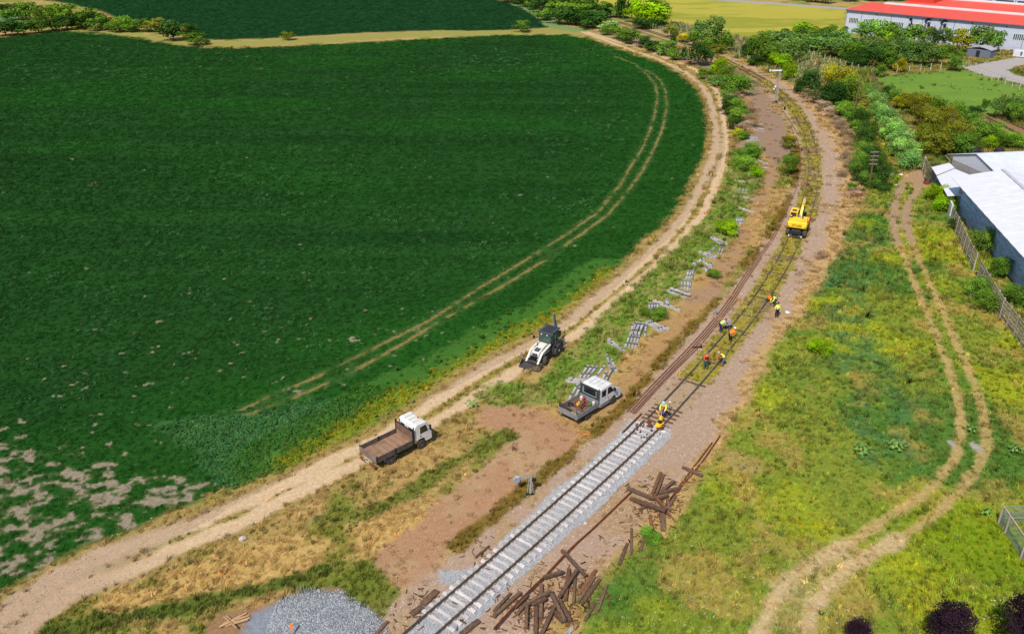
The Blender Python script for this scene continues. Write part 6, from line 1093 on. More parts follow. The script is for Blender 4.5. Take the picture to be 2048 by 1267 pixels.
person(1446, 731, math.pi-.35, 'person bending left in yellow vest, red shirt and pale cap, grey trousers', lean=62, hands=((.6, .12, .55), (.62, -.1, .5)), top=RSH, vest=HV, legs=GREYT, helmet=PINK, knee=.2)
person(1459, 684, 0.5, 'person bending in orange jacket, black trousers and white helmet', lean=52, hands=((.5, .1, .6), (.48, -.12, .6)), top=HO, legs=BLACK, helmet=WHT, knee=.1)
person(1440, 664, 0.25, 'person bending in pale yellow vest and navy trousers beside the spare rails', lean=58, hands=((.72, .12, .62), (.7, -.12, .58)), top=PSH, vest=HV, legs=NAVY, hair=HAIR, knee=.15)
person(1549, 612, math.pi+.35, 'person stooping with an orange rail saw, in yellow hi-vis jacket', lean=60, hands=((.6, .1, .5), (.55, -.14, .5)), top=HV, legs=mat('slate_cloth', C(60,70,96), .9), hair=HAIR, knee=.3)
person(1553, 635, FWD+.2, 'person standing upright in yellow hi-vis vest and black trousers, right of the track', lean=4, hands=((.1, .26, .8), (.16, -.25, .8)), top=HV, vest=HV, legs=BLACK, hair=HAIR)
def tool(name, px, py, rz, parts, label, cat, z=.1):
    g = GP(px, py); e = empty(name, (g.x, g.y, z), rz, label, cat)
    for nm, mt, fn in parts: m = MB(); fn(m); m.build(nm, mt, e)
    return e
tool('rail_saw', 1538, 604, .3, [('engine', HO, lambda m: (m.box(-.2, .3, -.14, .14, .2, .5), m.box(-.1, .2, -.1, .1, .5, .58))), ('disc', M_MGREY, lambda m: m.lathe([(.02, -.015), (.2, -.01), (.2, .01), (.02, .015)], 16, 'Y', (-.45, -.12, .3))), ('guard', M_ALU, lambda m: m.box(-.62, -.3, -.16, -.09, .38, .5)), ('handle', M_CHAS, lambda m: m.tube([(.25, .15, .3), (.4, .2, .7), (.4, -.2, .7), (.25, -.15, .3)], .02, 6))], 'orange rail saw clamped on the right rail of the old track', 'rail saw', .2)
tool('rail_drill', 1457, 656, .2, [('motor', mat('tool_silver', C(196,192,206), .4, .3), lambda m: (m.box(-.25, .2, -.16, .16, .25, .55), m.lathe([(.14, 0), (.14, .25)], 12, 'Z', (.1, 0, .5)))), ('clamp', M_CHAS, lambda m: (m.box(-.4, .4, -.05, .05, .0, .12), m.box(-.35, -.28, -.05, .05, .1, .3), m.box(.2, .3, -.2, .2, .08, .28))), ('handle', M_BLUE, lambda m: m.tube([(-.25, .1, .5), (-.45, .12, .7), (-.45, -.12, .7), (-.25, -.1, .5)], .022, 6))], 'silver and blue drilling machine standing on the left rail', 'rail drill', .15)
tool('spanner', 1395, 697, .1, [('handle', M_DARK, lambda m: m.beam((-.5, 0, .12), (.25, 0, .12), .08, .08)), ('head', M_DARK, lambda m: m.lathe([(.06, -.07), (.15, -.05), (.15, .05), (.06, .07)], 12, 'X', (.35, 0, .14)))], 'dark iron tool lying against the spare rails', 'iron tool', .08)
tool('rail_bolting_machine', 1319, 857, .6, [('frame', M_YEL, lambda m: (m.box(-.25, .25, -.2, .2, .22, .5), m.box(-.5, -.2, -.1, .1, .2, .35))), ('engine', M_CHAS, lambda m: m.box(-.15, .12, -.15, .15, .5, .66)), ('red_cover', M_RED, lambda m: m.box(.0, .26, -.21, -.1, .28, .42)), ('wheel', M_RUST, lambda m: m.lathe([(.03, -.04), (.12, -.03), (.12, .03), (.03, .04)], 12, 'Y', (.3, .15, .18)))], 'yellow bolting machine sitting on the right rail at the joint', 'track machine', .1)
tool('rail_lifting_jack', 1321, 846, .9, [('body', M_YEL, lambda m: (m.box(-.15, .15, -.12, .12, 0, .45), m.box(-.08, .08, -.08, .08, .45, .6))), ('lever', M_YEL, lambda m: m.beam((0, .05, .5), (-.35, .35, 1.25), .08, .06)), ('lever', mat('lever_peach', C(236,170,90), .6), lambda m: m.beam((0, 0, .5), (.25, .1, 1.3), .05, .05))], 'yellow lifting jack with two raised levers, in front of the coral vest', 'track jack', .1)
tool('shovel', 1338, 830, 1.2, [('blade', M_CHAS, lambda m: m.box(-.15, .15, -.12, .12, 0, .03)), ('handle', M_CHAS, lambda m: m.beam((.1, 0, .03), (.5, .1, .9), .04, .04)), ('grip', WHT, lambda m: m.box(.46, .56, .02, .18, .86, .94))], 'dark shovel with a pale grip held behind the coral vest', 'shovel', .1)
tool('gas_bottle', 1431, 628, 0, [('body', mat('bottle_steel', C(150,160,176), .5, .2), lambda m: m.lathe([(.14, 0), (.15, .1), (.14, .4), (.05, .48), (.04, .55)], 12)), ('base', M_CHAS, lambda m: m.box(-.2, .2, -.2, .2, 0, .06))], 'small grey blue bottle standing left of the spare rail bundle', 'gas bottle', .02)
tool('plastic_bag', 1574, 627, .3, [('bag', WHT, lambda m: m.lathe([(.1, 0), (.2, .08), (.18, .2), (.09, .27), (.03, .3)], 9)), ('fold', M_LBLUE, lambda m: m.lathe([(.1, .0), (.16, .08), (.05, .2)], 8, 'Z', (.2, -.15, 0)))], 'white bag lying right of the standing worker', 'bag', .02)
def stone(px, py, r, lb, mt=None, cat='stone', name='stone'):
    g = GP(px, py); b = bmesh.new(); bmesh.ops.create_icosphere(b, subdivisions=2, radius=r)
    for v in b.verts: v.co *= random.uniform(.8, 1.1); v.co.z *= .6
    me = D.meshes.new(name); b.to_mesh(me); b.free(); o = link(name, me, None, mt or mat('pale_stone', C(214,204,196), .9)); o.location = (g.x, g.y, r*.3); tag(o, lb, cat)
stone(486, 1078, .28, 'pale stone block alone in the grass below the field road'); stone(1487, 935, .14, 'small blue grey stone on the bare patch of the meadow', mat('slate_stone', C(90,100,120), .8)); stone(1171, 1046, .16, 'small pale stone between track and left heap')
for px, py, lb in ((1786,350,'white rubbish piece at the dark bushes, upper'), (1790,372,'white rubbish piece at the dark bushes, lower'), (1802,351,'pale rubbish by the burnt patch')): stone(px, py, .35, lb, WHT, 'rubbish', 'rubbish')
# orange marker stake poking over the gravel heap
g = GP(587, 1280); sk = empty('marker_stake', (g.x, g.y, .5), 0, 'orange tipped stake standing in the gravel heap', 'stake'); MB().box(-.03, .03, -.03, .03, -.5, .5).build('post', M_PALEW, sk); MB().box(-.07, .07, -.02, .02, .4, .85).build('tip', HO, sk)
# ---- point indicator / lever frame left of the new track
g = GP(1060, 985); pi_ = empty('point_indicator', (g.x, g.y, 0), 0, 'old point lever with a grey plate on a bent arm, beside the dirt ridge', 'point lever'); MPI = mat('pale_ironwork', C(196,190,178), .6, col2=C(150,150,140))
for sx, lean_ in ((-.16, .1), (-.02, .06), (.1, -.02), (.2, -.08)): MB().beam((sx+lean_*-.6, -.1, 0), (sx+lean_, 0, 1.45), .045, .045).build('leg', MPI, pi_)
MB().beam((.02, -.2, 0), (.1, 0, 1.5), .06, .06).build('leg', MPI, pi_); MB().beam((.0, 0, 1.4), (-.35, .05, 1.55), .08, .09).add([], []).build('arm', mat('indicator_blue_grey', C(150,168,186), .6), pi_); m = MB(); m.beam((-.33, .05, 1.55), (-.75, .05, 1.25), .06, .08); m.build('arm', mat('indicator_blue_grey', C(150,168,186)), pi_)
m = MB(); m.prism([(-.72, 1.3), (-.78, 1.42), (-1.05, 1.42), (-1.2, 1.22), (-1.16, .95), (-.95, .85), (-.76, 1.05)], -.03, .03); m.build('plate', mat('indicator_blue_grey', C(150,168,186)), pi_)
m = MB(); m.prism([(-.8, 1.38), (-1.04, 1.38), (-1.16, 1.2), (-1.22, 1.24), (-1.06, 1.47), (-.78, 1.47)], -.07, .07); m.build('plate_rim', mat('indicator_rim', C(206,210,214), .5), pi_)
MB().tube([(.3, .0, 1.25), (.36, .05, 1.6), (.42, .05, 2.0)], .02, 6).build('lever', MPI, pi_); MB().box(.12, .45, -.1, .12, 1.1, 1.3).build('weight', M_DARK, pi_); MB().box(-.3, .3, -.25, .2, 0, .08).build('base', M_DARK, pi_)
# ---- semaphore signal
g = GP(1551, 208); sg = empty('railway_signal', (g.x, g.y, 0), 0, 'tall lattice railway signal with a white arm over the curve', 'signal'); MS = mat('signal_white_iron', C(206,200,196), .7, col2=C(160,150,142), scale=3)
m = MB()
for sx, sy in ((-1, -1), (1, -1), (1, 1), (-1, 1)): m.beam((sx*.26, sy*.2, 0), (sx*.13, sy*.1, 7.1), .07, .07)
m.build('mast', MS, sg); m = MB(); k = 0; z = .2
while z < 6.8:
    w0 = .26-.13*z/7.1; w1 = .26-.13*(z+.45)/7.1; s = 1 if k % 2 else -1; m.beam((-s*w0, -.2+.1*z/7.1, z), (s*w1, -.2+.1*z/7.1, z+.45), .035, .035); m.beam((-s*w0, .2-.1*z/7.1, z), (s*w1, .2-.1*z/7.1, z+.45), .035, .035); z += .45; k += 1
tag(m.build('lattice', MS, sg), kind='stuff'); MB().box(-.28, .28, -.22, .22, -.1, .7).build('mast_foot', M_DARK, sg)
m = MB(); m.box(-2.0, .35, -.16, -.11, 6.85, 7.12); m.lathe([(.24, -.16), (.24, -.11)], 16, 'Y', (-2.05, 0, 6.98)); m.build('arm', WHT, sg); MB().box(.0, .5, -.14, .1, 6.7, 6.95).build('spectacle', M_DARK, sg)
m = MB(); m.box(-.75, -.45, -.25, .0, 3.5, 3.85); m.box(-1.0, -.7, -.25, .0, 3.05, 3.3); m.beam((-.5, 0, 3.6), (-.1, 0, 3.6), .05, .05); m.build('lamp_box', WHT, sg)
m = MB(); m.beam((-.32, -.2, .1), (-.2, -.14, 6.6), .03, .03); m.build('ladder', M_MGREY, sg)
m = MB(); m.box(-.15, .15, -.15, .15, 0, .5); m.lathe([(.18, .45), (.2, .6), (.05, .75)], 10); cb = m.build('cable_post', M_DARK); gg = GP(1569, 220); cb.location = (gg.x, gg.y, 0); tag(cb, 'squat dark post beside the foot of the signal', 'post')
# ---- poles
M_POLE = mat('pole_wood', C(132,100,80), .9, col2=C(98,74,60), stretch=(4, 4, .6))
def pole(px, py, h, arms, lb, lean_=(0, 0), r_=.15, cat='telegraph pole', al=1.2):
    g = GP(px, py); e = empty('telegraph_pole' if arms else 'wooden_pole', (g.x, g.y, 0), 0, lb, cat); tp = Vector((lean_[0], lean_[1], h)); MB().tube([(0, 0, -.2), tp*.5, tp], r_, 8, r_*.65).build('pole', M_POLE, e)
    for i in range(arms):
        z = 1-i*.1-.03; c = tp*z; MB().box(c.x-al/2, c.x+al/2, c.y-.22, c.y-.12, c.z-.035, c.z+.035).build('crossarm', mat('crossarm_grey', C(176,160,146), .8), e)
        m = MB()
        for q in (-.42, -.2, .2, .42): m.lathe([(.03, .03), (.035, .07), (.02, .12)], 6, 'Z', (c.x+q*al, c.y-.17, c.z))
        tag(m.build('insulators', mat('insulator_pale', C(200,196,190), .4), e), kind='stuff')
    return e
pole(1737, 380, 6.0, 4, 'wooden telegraph pole with four crossarms among the dark trees', (-.2, .0)); pole(1706, 232, 7.2, 0, 'bare leaning wooden pole left of the pale bush row', (.35, .3), cat='pole'); pole(1633, 150, 4.6, 1, 'short dark telegraph pole standing in the pale reeds', al=.9); pole(1894, 280, 5.0, 0, 'grey weathered pole sticking out of the hazel grove', (.3, 0), cat='pole')
pole(1340, 66, 4.2, 0, 'old dead trunk pole at the edge of the yellow field', cat='pole', r_=.2)
# ================================================================ fences
def along(pts, step):
    return resample(PL(pts), step)
def wire_fence(pts, step, h, pr, mt, label, post_m=None, wires=3, name='wire_fence', jit=.0, rails=None, cat='fence'):
    P = along(pts, step); e = empty(name, (P[0][0], P[0][1], 0), 0, label, cat); o = P[0]
    for i, (x, y) in enumerate(P):
        hh = h*random.uniform(1-jit, 1+jit); MB().beam((x-o[0], y-o[1], -.1), (x-o[0]+random.gauss(0, jit*.4), y-o[1]+random.gauss(0, jit*.3), hh), pr, pr, (0, 1, 0)).build('post', mt, e)
    m = MB()
    for k in range(wires):
        z = h*(.95-.75*k/max(1, wires-1)); m.tube([(x-o[0], y-o[1], z) for x, y in P], .014, 4)
    tag(m.build('wires', M_MGREY, e), kind='stuff'); return e
M_WPOST = mat('white_post', C(226,216,208), .8); M_BPOST = mat('brown_stake', C(150,120,96), .9, col2=C(110,86,70), tint=True)
wire_fence([(1745,150),(1775,148),(1830,145),(1890,139),(1925,137)], 3.2, 1.9, .12, M_WPOST, 'white post fence between orchard and garden meadow', wires=3)
wire_fence([(1930,139),(1950,148),(1975,158),(2001,167),(2030,177),(2070,190)], 2.8, 1.9, .12, M_WPOST, 'white post fence between garden meadow and concrete drive', wires=3)
wire_fence([(1742,150),(1745,166),(1757,190),(1770,215),(1785,240),(1800,262),(1815,288),(1826,308),(1838,328)], .95, 2.1, .07, M_BPOST, 'dense brown stake fence along the pale bush row', wires=2, jit=.1, name='stake_fence')
wire_fence([(1597,105),(1640,118),(1690,135),(1742,150)], 2.6, 1.7, .11, M_WPOST, 'post fence half hidden along the front of the orchard', wires=2)
wire_fence([(1945,112),(1980,108),(2010,106),(2040,108)], 2.6, 1.7, .08, M_WPOST, 'low wire fence by the small grey hut', wires=2)
wire_fence([(1826,312),(1834,325),(1840,338),(1847,350)], 1.6, 2.0, .07, mat('rusty_post_pale', C(180,160,150), .8), 'few pale thin posts between stake fence and gate', wires=2, jit=.05)
# the gate beside the sheds
g = GP(1846, 344); A = Vector(GP(1845,342)); B = Vector(GP(1861,368)); gt = empty('mesh_gate', A, math.atan2(B.y-A.y, B.x-A.x), 'white framed mesh gate beside the lean-to sheds', 'gate'); L_ = (B-A).length
m = MB(); m.box(0, .16, -.08, .08, 0, 2.4); m.build('gate_post', M_WPOST, gt)
m = MB()
for z in (.15, 2.1): m.beam((.15, 0, z), (L_, 0, z), .07, .07)
m.beam((L_, 0, 0), (L_, 0, 2.2), .07, .07); m.beam((.2, 0, .2), (L_*.5, 0, 2.1), .05, .05); m.build('gate_frame', mat('gate_grey', C(170,160,150), .6), gt)
m = MB()
for i in range(1, 26): x = .15+(L_-.15)*i/26; m.box(x-.006, x+.006, -.006, .006, .15, 2.1)
for i in range(1, 12): z = .15+1.95*i/12; m.box(.15, L_, -.006, .006, z-.006, z+.006)
tag(m.build('gate_mesh', M_MGREY, gt), kind='stuff')
# slatted concrete fence
M_FC = mat('fence_concrete', C(196,180,160), .9, col2=C(162,146,130), scale=3, bump=.3, tint=True)
def slat_fence(p_, label):
    P = resample(np.array(p_), 1.95); e = empty('slatted_fence', (P[0][0], P[0][1], 0), 0, label, 'fence'); o = P[0]
    for i, (x, y) in enumerate(P):
        MB().box(x-o[0]-.07, x-o[0]+.07, y-o[1]-.07, y-o[1]+.07, -.1, 2.3).build('post', M_FC, e)
        if i < len(P)-1:
            x2, y2 = P[i+1]; a = Vector((x-o[0], y-o[1], 0)); b = Vector((x2-o[0], y2-o[1], 0))
            for k in range(6):
                z = .14+k*.385; MB().beam(a+Vector((0, 0, z)), b+Vector((0, 0, z)), .05, .19).build('slat', M_FC, e)
slat_fence([(58.9,107.0),(57.2,101),(55.4,95.6),(54.0,90.6)], 'slatted concrete fence, upper stretch beside the blue grey wall'); slat_fence([(53.3,88.3),(52.3,84.6),(50.6,78),(49.8,73.4),(48.6,68.5),(47.6,64)], 'slatted concrete fence, lower stretch running to the right edge')
# wire enclosure at the lower right edge
M_WF = mat('enclosure_post', C(214,190,176), .8)
P0, P1, P2 = GP(1996,1047), GP(2009,1067), GP(2041,1115); dv = (P2-P0).normalized(); P3 = P0+dv*6.5; en = empty('wire_enclosure', P0, 0, 'wire mesh enclosure with pale timber frame at the right edge', 'enclosure')
for p in (P0, P1, P2, P3): q = p-P0; MB().beam(q, q+Vector((0, 0, 1.55)), .1, .1, (0, 1, 0)).build('post', M_WF, en)
MB().beam(Vector((0, 0, 1.55)), P3-P0+Vector((0, 0, 1.55)), .07, .07).build('top_rail', M_WF, en)
sdv = Vector((-dv.y, dv.x, 0)) if -dv.y > 0 else Vector((dv.y, -dv.x, 0)); FAR_ = Vector((1, .05, 0)).normalized()*6
m = MB()
for i in range(46): q = dv*(P3-P0).length*i/46; m.box(q.x-.006, q.x+.006, q.y-.006, q.y+.006, .05, 1.5)
for k in range(9): z = .1+k*.17; m.beam(Vector((0, 0, z)), P3-P0+Vector((0, 0, z)), .012, .012)
for i in range(40): q = FAR_*i/40; m.box(q.x-.006, q.x+.006, q.y-.006, q.y+.006, .05, 1.5)
for k in range(9): z = .1+k*.17; m.beam(Vector((0, 0, z)), FAR_+Vector((0, 0, z)), .016, .016)
tag(m.build('mesh', mat('mesh_grey_green', C(150,170,160), .6), en), kind='stuff')
for z in (1.5, 1.0, .5): MB().beam(Vector((0, 0, z)), FAR_+Vector((0, 0, z)), .03, .03).build('rail', mat('mesh_grey_green', C(150,170,160)), en)
# ================================================================ buildings
def frame(A, B):
    A = Vector(A); B = Vector(B); u = (B-A).normalized(); n = Vector((-u.y, u.x, 0)); n = n if n.y > 0 else -n; return A, u, n
def quad_wall(mb, A, u, n, x0, x1, d0, d1, z0, z1): 
    c = [A+u*x+n*d for x, d in ((x0, d0), (x1, d0), (x1, d1), (x0, d1))]; mb.add([(p.x, p.y, z) for z in (z0, z1) for p in c], [(0, 1, 2, 3), (7, 6, 5, 4), (0, 4, 5, 1), (1, 5, 6, 2), (2, 6, 7, 3), (3, 7, 4, 0)]); return mb
def slab(mb, pts, th):                                            # a sloping sheet with thickness
    n = len(pts); vs = [Vector(p) for p in pts]+[Vector(p)-Vector((0, 0, th)) for p in pts]; mb.add(vs, [tuple(range(n)), tuple(range(2*n-1, n-1, -1))]+[(i, (i+1) % n, (i+1) % n+n, i+n) for i in range(n)]); return mb
M_FW = mat('panel_grey_blue', C(206,212,230,1.3), .6, col2=C(196,202,222,1.3), scale=.6); M_ROOFR = mat('roof_red', C(236,92,72,1.25), .7, col2=C(226,84,66,1.25), scale=.4); M_SEAM = mat('seam_dark', C(96,104,124), .7); M_STRIP = mat('skylight_white', C(236,222,222,1.2), .5); M_WPANE = mat('pane_teal', C(52,88,92), .15, spec=.7); M_WFR = mat('frame_pale', C(228,226,230,1.2), .6)
FA, fu, fn = frame(GP(1687,65), GP(2039,104)); fac = empty('factory', FA, 0, 'long grey factory hall with a bright red roof at the top right', 'factory'); O = FA
def fpt(x, d, z): p = fu*x+fn*d; return (p.x, p.y, z)
LN = 78
Z0 = Vector((0, 0, 0))
m = MB(); quad_wall(m, Z0, fu, fn, 0, LN, 0, .3, 0, 7.0); m.build('front_wall', M_FW, fac)
m = MB(); pts = [(0, 0), (16, 0), (16, 8.0), (0, 7.0)]; m.add([fpt(.0, d, z) for d, z in pts]+[fpt(.3, d, z) for d, z in pts], [(0, 1, 2, 3), (7, 6, 5, 4), (0, 4, 5, 1), (1, 5, 6, 2), (2, 6, 7, 3), (3, 7, 4, 0)]); m.build('gable_wall', M_FW, fac)
m = MB(); slab(m, [fpt(-.3, -.5, 7.22), fpt(LN, -.5, 7.22), fpt(LN, 16, 8.3), fpt(-.3, 16, 8.3)], .2); m.build('roof', M_ROOFR, fac)
m = MB(); slab(m, [fpt(-.35, -.62, 7.16), fpt(LN, -.62, 7.16), fpt(LN, -.45, 7.2), fpt(-.35, -.45, 7.2)], .3); m.build('gutter', M_SEAM, fac)
m = MB(); slab(m, [fpt(5, 14.6, 8.55), fpt(LN, 14.6, 8.55), fpt(LN, 16.6, 8.7), fpt(5, 16.6, 8.7)], .35); m.build('skylight', M_STRIP, fac)
m = MB(); slab(m, [fpt(9, 16.5, 8.3), fpt(LN, 16.5, 8.3), fpt(LN, 33, 9.6), fpt(9, 33, 9.6)], .3); m.build('roof', M_ROOFR, fac)
m = MB(); slab(m, [fpt(17, 31, 9.8), fpt(LN, 31, 9.8), fpt(LN, 33, 9.95), fpt(17, 33, 9.95)], .35); m.build('skylight', M_STRIP, fac)
m = MB(); quad_wall(m, Z0, fu, fn, 9, 18, 22, 34, 0, 11); m.build('red_annex', mat('annex_red', C(214,66,44,1.2), .7), fac)
m = MB(); quad_wall(m, Z0, fu, fn, 18, LN, 34, 60, 0, 15.5); hi = m.build('high_hall', M_FW, fac)
for i in range(9):
    m = MB(); quad_wall(m, Z0, fu, fn, 19+i*6.5, 19.15+i*6.5, 33.9, 34.0, 9.5, 15.5); m.build('wall_seam', M_SEAM, hi)
    m = MB(); quad_wall(m, Z0, fu, fn, 19.6+i*6.5, 25+i*6.5, 33.9, 33.99, 9.9, 10.4); m.build('window_band', M_WPANE, hi)
for x in (5.2, 15.0, 24.9, 34.5, 44.3, 54.2, 64):
    m = MB(); quad_wall(m, Z0, fu, fn, x, x+.12, -.025, .0, .1, 6.95); m.build('wall_seam', M_SEAM, fac)
for x in (10, 20, 30, 39.5, 49, 59): m = MB(); quad_wall(m, Z0, fu, fn, x, x+.3, -.15, .0, 6.3, 6.6); m.build('wall_lamp', M_CHAS, fac)
wx = [1.2, 6.3, 11.2, 16.1, 20.9, 26.0, 30.6, 36.0, 41.0, 46.2, 51.5, 56.8, 62]
for i, x in enumerate(wx):
    white = i in (5, 6); m = MB(); quad_wall(m, Z0, fu, fn, x, x+3.3, -.05, .0, 3.1, 4.9)
    f = m.build('window', M_WFR, fac)
    for k in range(6):
        m = MB(); quad_wall(m, Z0, fu, fn, x+.12+k*.53, x+.12+k*.53+.34, -.075, -.05, 3.22, 4.75); m.build('pane', M_WPANE if not white else mat('shutter_white', C(232,224,224,1.2), .6), f)
m = MB()
for x, r_ in ((21.9, .5), (27.2, 1.0), (32.0, 1.05)):
    m = MB(); c = Vector(fpt(x, 0, 5.6)); pr_ = [(r_*.5, 0), (r_*.5, .6)]; m.tube([c+Vector((0, 0, -1.0)), c-fn*.4+Vector((0, 0, -.6)), c-fn*.8], r_*.35, 10); m.tube([c-fn*.7+Vector((0, 0, 0)), c-fn*1.6+Vector((0, 0, .55))], r_*.6, 14, r_*.95, cap=False); m.build('exhaust_duct', mat('duct_dark', C(66,78,96), .5, .3), fac)
m = MB(); quad_wall(m, Z0, fu, fn, 48.6, 52.5, -3.2, -.1, 0, 2.6); 
# grey hut
hA = GP(1932, 113); hut = empty('hut', hA, math.atan2(fu.y, fu.x), 'small grey hut with low pitched roof under the fruit trees', 'hut'); MH = mat('hut_grey', C(120,128,146), .8)
MB().box(0, 6.2, 0, 3.6, 0, 2.2).build('wall', MH, hut); m = MB(); m.prism([(-.2, 2.2), (3.1, 3.0), (6.4, 2.2), (6.4, 2.32), (3.1, 3.15), (-.2, 2.32)], -.2, 3.8); m.build('roof', mat('hut_roof', C(196,196,204), .7), hut); MB().box(2.4, 3.4, -.03, 0, 0, 1.9).build('door', M_CHAS, hut)
# white kiosk at the drive
kA = GP(2024, 114); ki = empty('kiosk', kA, math.atan2(fu.y, fu.x), 'white box shaped kiosk where the drive meets the factory', 'kiosk'); MB().box(0, 3.0, 0, 2.2, .15, 1.9).build('body', M_WFR, ki, bevel=.1); MB().box(.2, 2.8, .2, 2.0, 0, .15).build('base', M_CHAS, ki); MB().box(1.9, 2.4, -.03, 0, .6, 1.6).build('door', M_SEAM, ki)
eq = empty('cooling_unit', Vector(GP(2031,98)), math.atan2(fu.y, fu.x), 'dark cooling unit against the factory wall by the kiosk', 'cooling unit'); MB().box(0, 2.6, 0, .8, 1.2, 2.0).build('housing', M_SEAM, eq); MB().box(.2, .3, .2, .6, 0, 1.2).build('leg', M_CHAS, eq); MB().box(2.2, 2.3, .2, .6, 0, 1.2).build('leg', M_CHAS, eq)
# white roofed big shed
def roof_mat(nm, col, step, axis):
    m = D.materials.new(nm); m.use_nodes = True; t = m.node_tree; N = t.nodes; L = t.links; b = N['Principled BSDF']; b.inputs['Base Color'].default_value = (*col, 1); b.inputs['Roughness'].default_value = .5
    g_ = N.new('ShaderNodeTexCoord'); mp = N.new('ShaderNodeMapping'); mp.inputs['Rotation'].default_value = (0, 0, axis); L.new(g_.outputs['Object'], mp.inputs[0])
    wv = N.new('ShaderNodeTexWave'); wv.inputs['Scale'].default_value = step; L.new(mp.outputs[0], wv.inputs[0]); bp = N.new('ShaderNodeBump'); bp.inputs['Strength'].default_value = .5; bp.inputs['Distance'].default_value = .04; L.new(wv.outputs['Fac'], bp.inputs['Height']); L.new(bp.outputs[0], b.inputs['Normal']); return m
M_RW = mat('sheet_roof_white', C(240,240,246,1.3), .5, col2=C(228,228,236,1.3), scale=.8, tint=False, bump=.2, bscale=3); M_RW2 = mat('sheet_roof_white_rear', C(226,230,240,1.3), .5, col2=C(214,218,230,1.3), scale=.8); M_BLK = mat('block_wall', C(176,200,224,1.2), .9, col2=C(158,184,212,1.2), scale=2, tint=True); M_PURL = mat('purlin_purple', C(74,60,86), .8)
S0 = Vector((61.6, 110.8, 0)); su = Vector((-.2, -.98, 0)).normalized(); sn = Vector((.98, -.2, 0)).normalized(); sh = empty('shed', S0, 0, 'large white roofed shed with a concrete block wall at the right edge', 'shed')
def spt(x, d, z): p = su*x+sn*d; return (p.x, p.y, z)
LS = 56
for r_ in range(20):                                              # courses of blocks along the long wall
    pass
m = MB(); quad_wall(m, Z0, su, sn, 0, LS, 0.0, .25, 0, 4.05); wl_ = m.build('wall', mat('mortar', C(140,146,156), .9), sh)
_bk = MB(); _bk.box(0, 1.19, -.02, .02, 0, .29); _b = _bk.build('block', M_BLK); BK = _b.data; D.objects.remove(_b)
cnt = 0; bang = math.atan2(su.y, su.x); allb = MB()
for rw in range(13):
    for cidx in range(int(LS/1.22)):
        x = cidx*1.22+(.61 if rw % 2 else 0); z = .05+rw*.305
        if x+1.2 > LS: continue
        if cidx < 22 and rw > 0:
            b_ = D.objects.new('block', BK); COL.objects.link(b_); b_.parent = wl_; b_.location = spt(x+.01, 0, z); b_.rotation_euler = (0, 0, bang); continue
        quad_wall(allb, Z0, su, sn, x+.01, x+1.2, -.015, 0, z, z+.29); cnt += 1
tag(allb.build('blocks', M_BLK, wl_), kind='stuff')
def sheets(fn_, x0, x1, d0, za, d1, zb, mt, par, wd=1.25):
    n_ = int((x1-x0)/wd)
    for i in range(n_):
        xa = x0+i*(x1-x0)/n_; xb = x0+(i+1)*(x1-x0)/n_+.05; o_ = .025*(i % 2); m = MB(); slab(m, [fn_(xa, d0, za+o_), fn_(xb, d0, za+o_), fn_(xb, d1, zb+o_), fn_(xa, d1, zb+o_)], .04); m.build('roof_sheet', mt, par)
sheets(spt, -1.9, LS, -1.1, 4.5, 5.1, 6.0, M_RW, sh)
sheets(spt, -1.9, LS, 5.1, 6.0, 15, 4.0, M_RW, sh)
m = MB(); slab(m, [spt(-1.9, 4.85, 6.08), spt(LS, 4.85, 6.08), spt(LS, 5.35, 6.06), spt(-1.9, 5.35, 6.06)], .06); m.build('ridge_cap', mat('ridge_grey', C(214,214,224,1.3), .5), sh)
m = MB(); quad_wall(m, Z0, su, sn, -.3, LS, -.5, -.3, 4.05, 4.5); m.build('eave_beam', M_PURL, sh)
for i in range(8):
    x = 1.5+i*6.6; m = MB(); m.beam(spt(x, -.02, 3.5), spt(x, -.9, 4.4), .08, .08); m.beam(spt(x, -.05, 3.4), spt(x, -.05, 4.1), .08, .08); m.build('bracket', M_MGREY, sh)
m = MB(); m.add([spt(-1.2, 0, 0), spt(-1.2, 11, 0), spt(-1.2, 11, 4.6), spt(-1.2, 5.1, 5.9), spt(-1.2, 0, 4.6), spt(-1.0, 0, 0), spt(-1.0, 11, 0), spt(-1.0, 11, 4.6), spt(-1.0, 5.1, 5.9), spt(-1.0, 0, 4.6)], [(0, 1, 2, 3, 4), (9, 8, 7, 6, 5), (0, 5, 6, 1), (1, 6, 7, 2), (2, 7, 8, 3), (3, 8, 9, 4), (4, 9, 5, 0)]); m.build('end_wall', M_BLK, sh)
# rear shed with a gable towards the left
R0 = Vector((67.7, 126.4, 0)); ru = Vector((1.5, -10.2, 0)).normalized(); rn = Vector((.985, .145, 0)).normalized(); rs = empty('shed', R0, 0, 'rear shed with corrugated gable and grey wall behind the large white roof', 'shed')
def rpt(x, d, z): p = ru*x+rn*d; return (p.x, p.y, z)
WR = 10.2
m = MB(); quad_wall(m, Z0, ru, rn, 0, WR, 0, .25, 0, 3.3); m.build('wall', mat('render_grey', C(186,180,176), .9, col2=C(164,158,156), scale=.8), rs)
m = MB(); g_ = [(0, 3.3), (WR, 3.3), (WR, 4.0), (WR/2, 5.45), (0, 4.0)]; m.add([rpt(x, .02, z) for x, z in g_]+[rpt(x, .2, z) for x, z in g_], [(0, 1, 2, 3, 4), (9, 8, 7, 6, 5)]+[(i, (i+1) % 5, (i+1) % 5+5, i+5) for i in range(5)]); m.build('gable_back', M_SEAM, rs)
cr = MB()
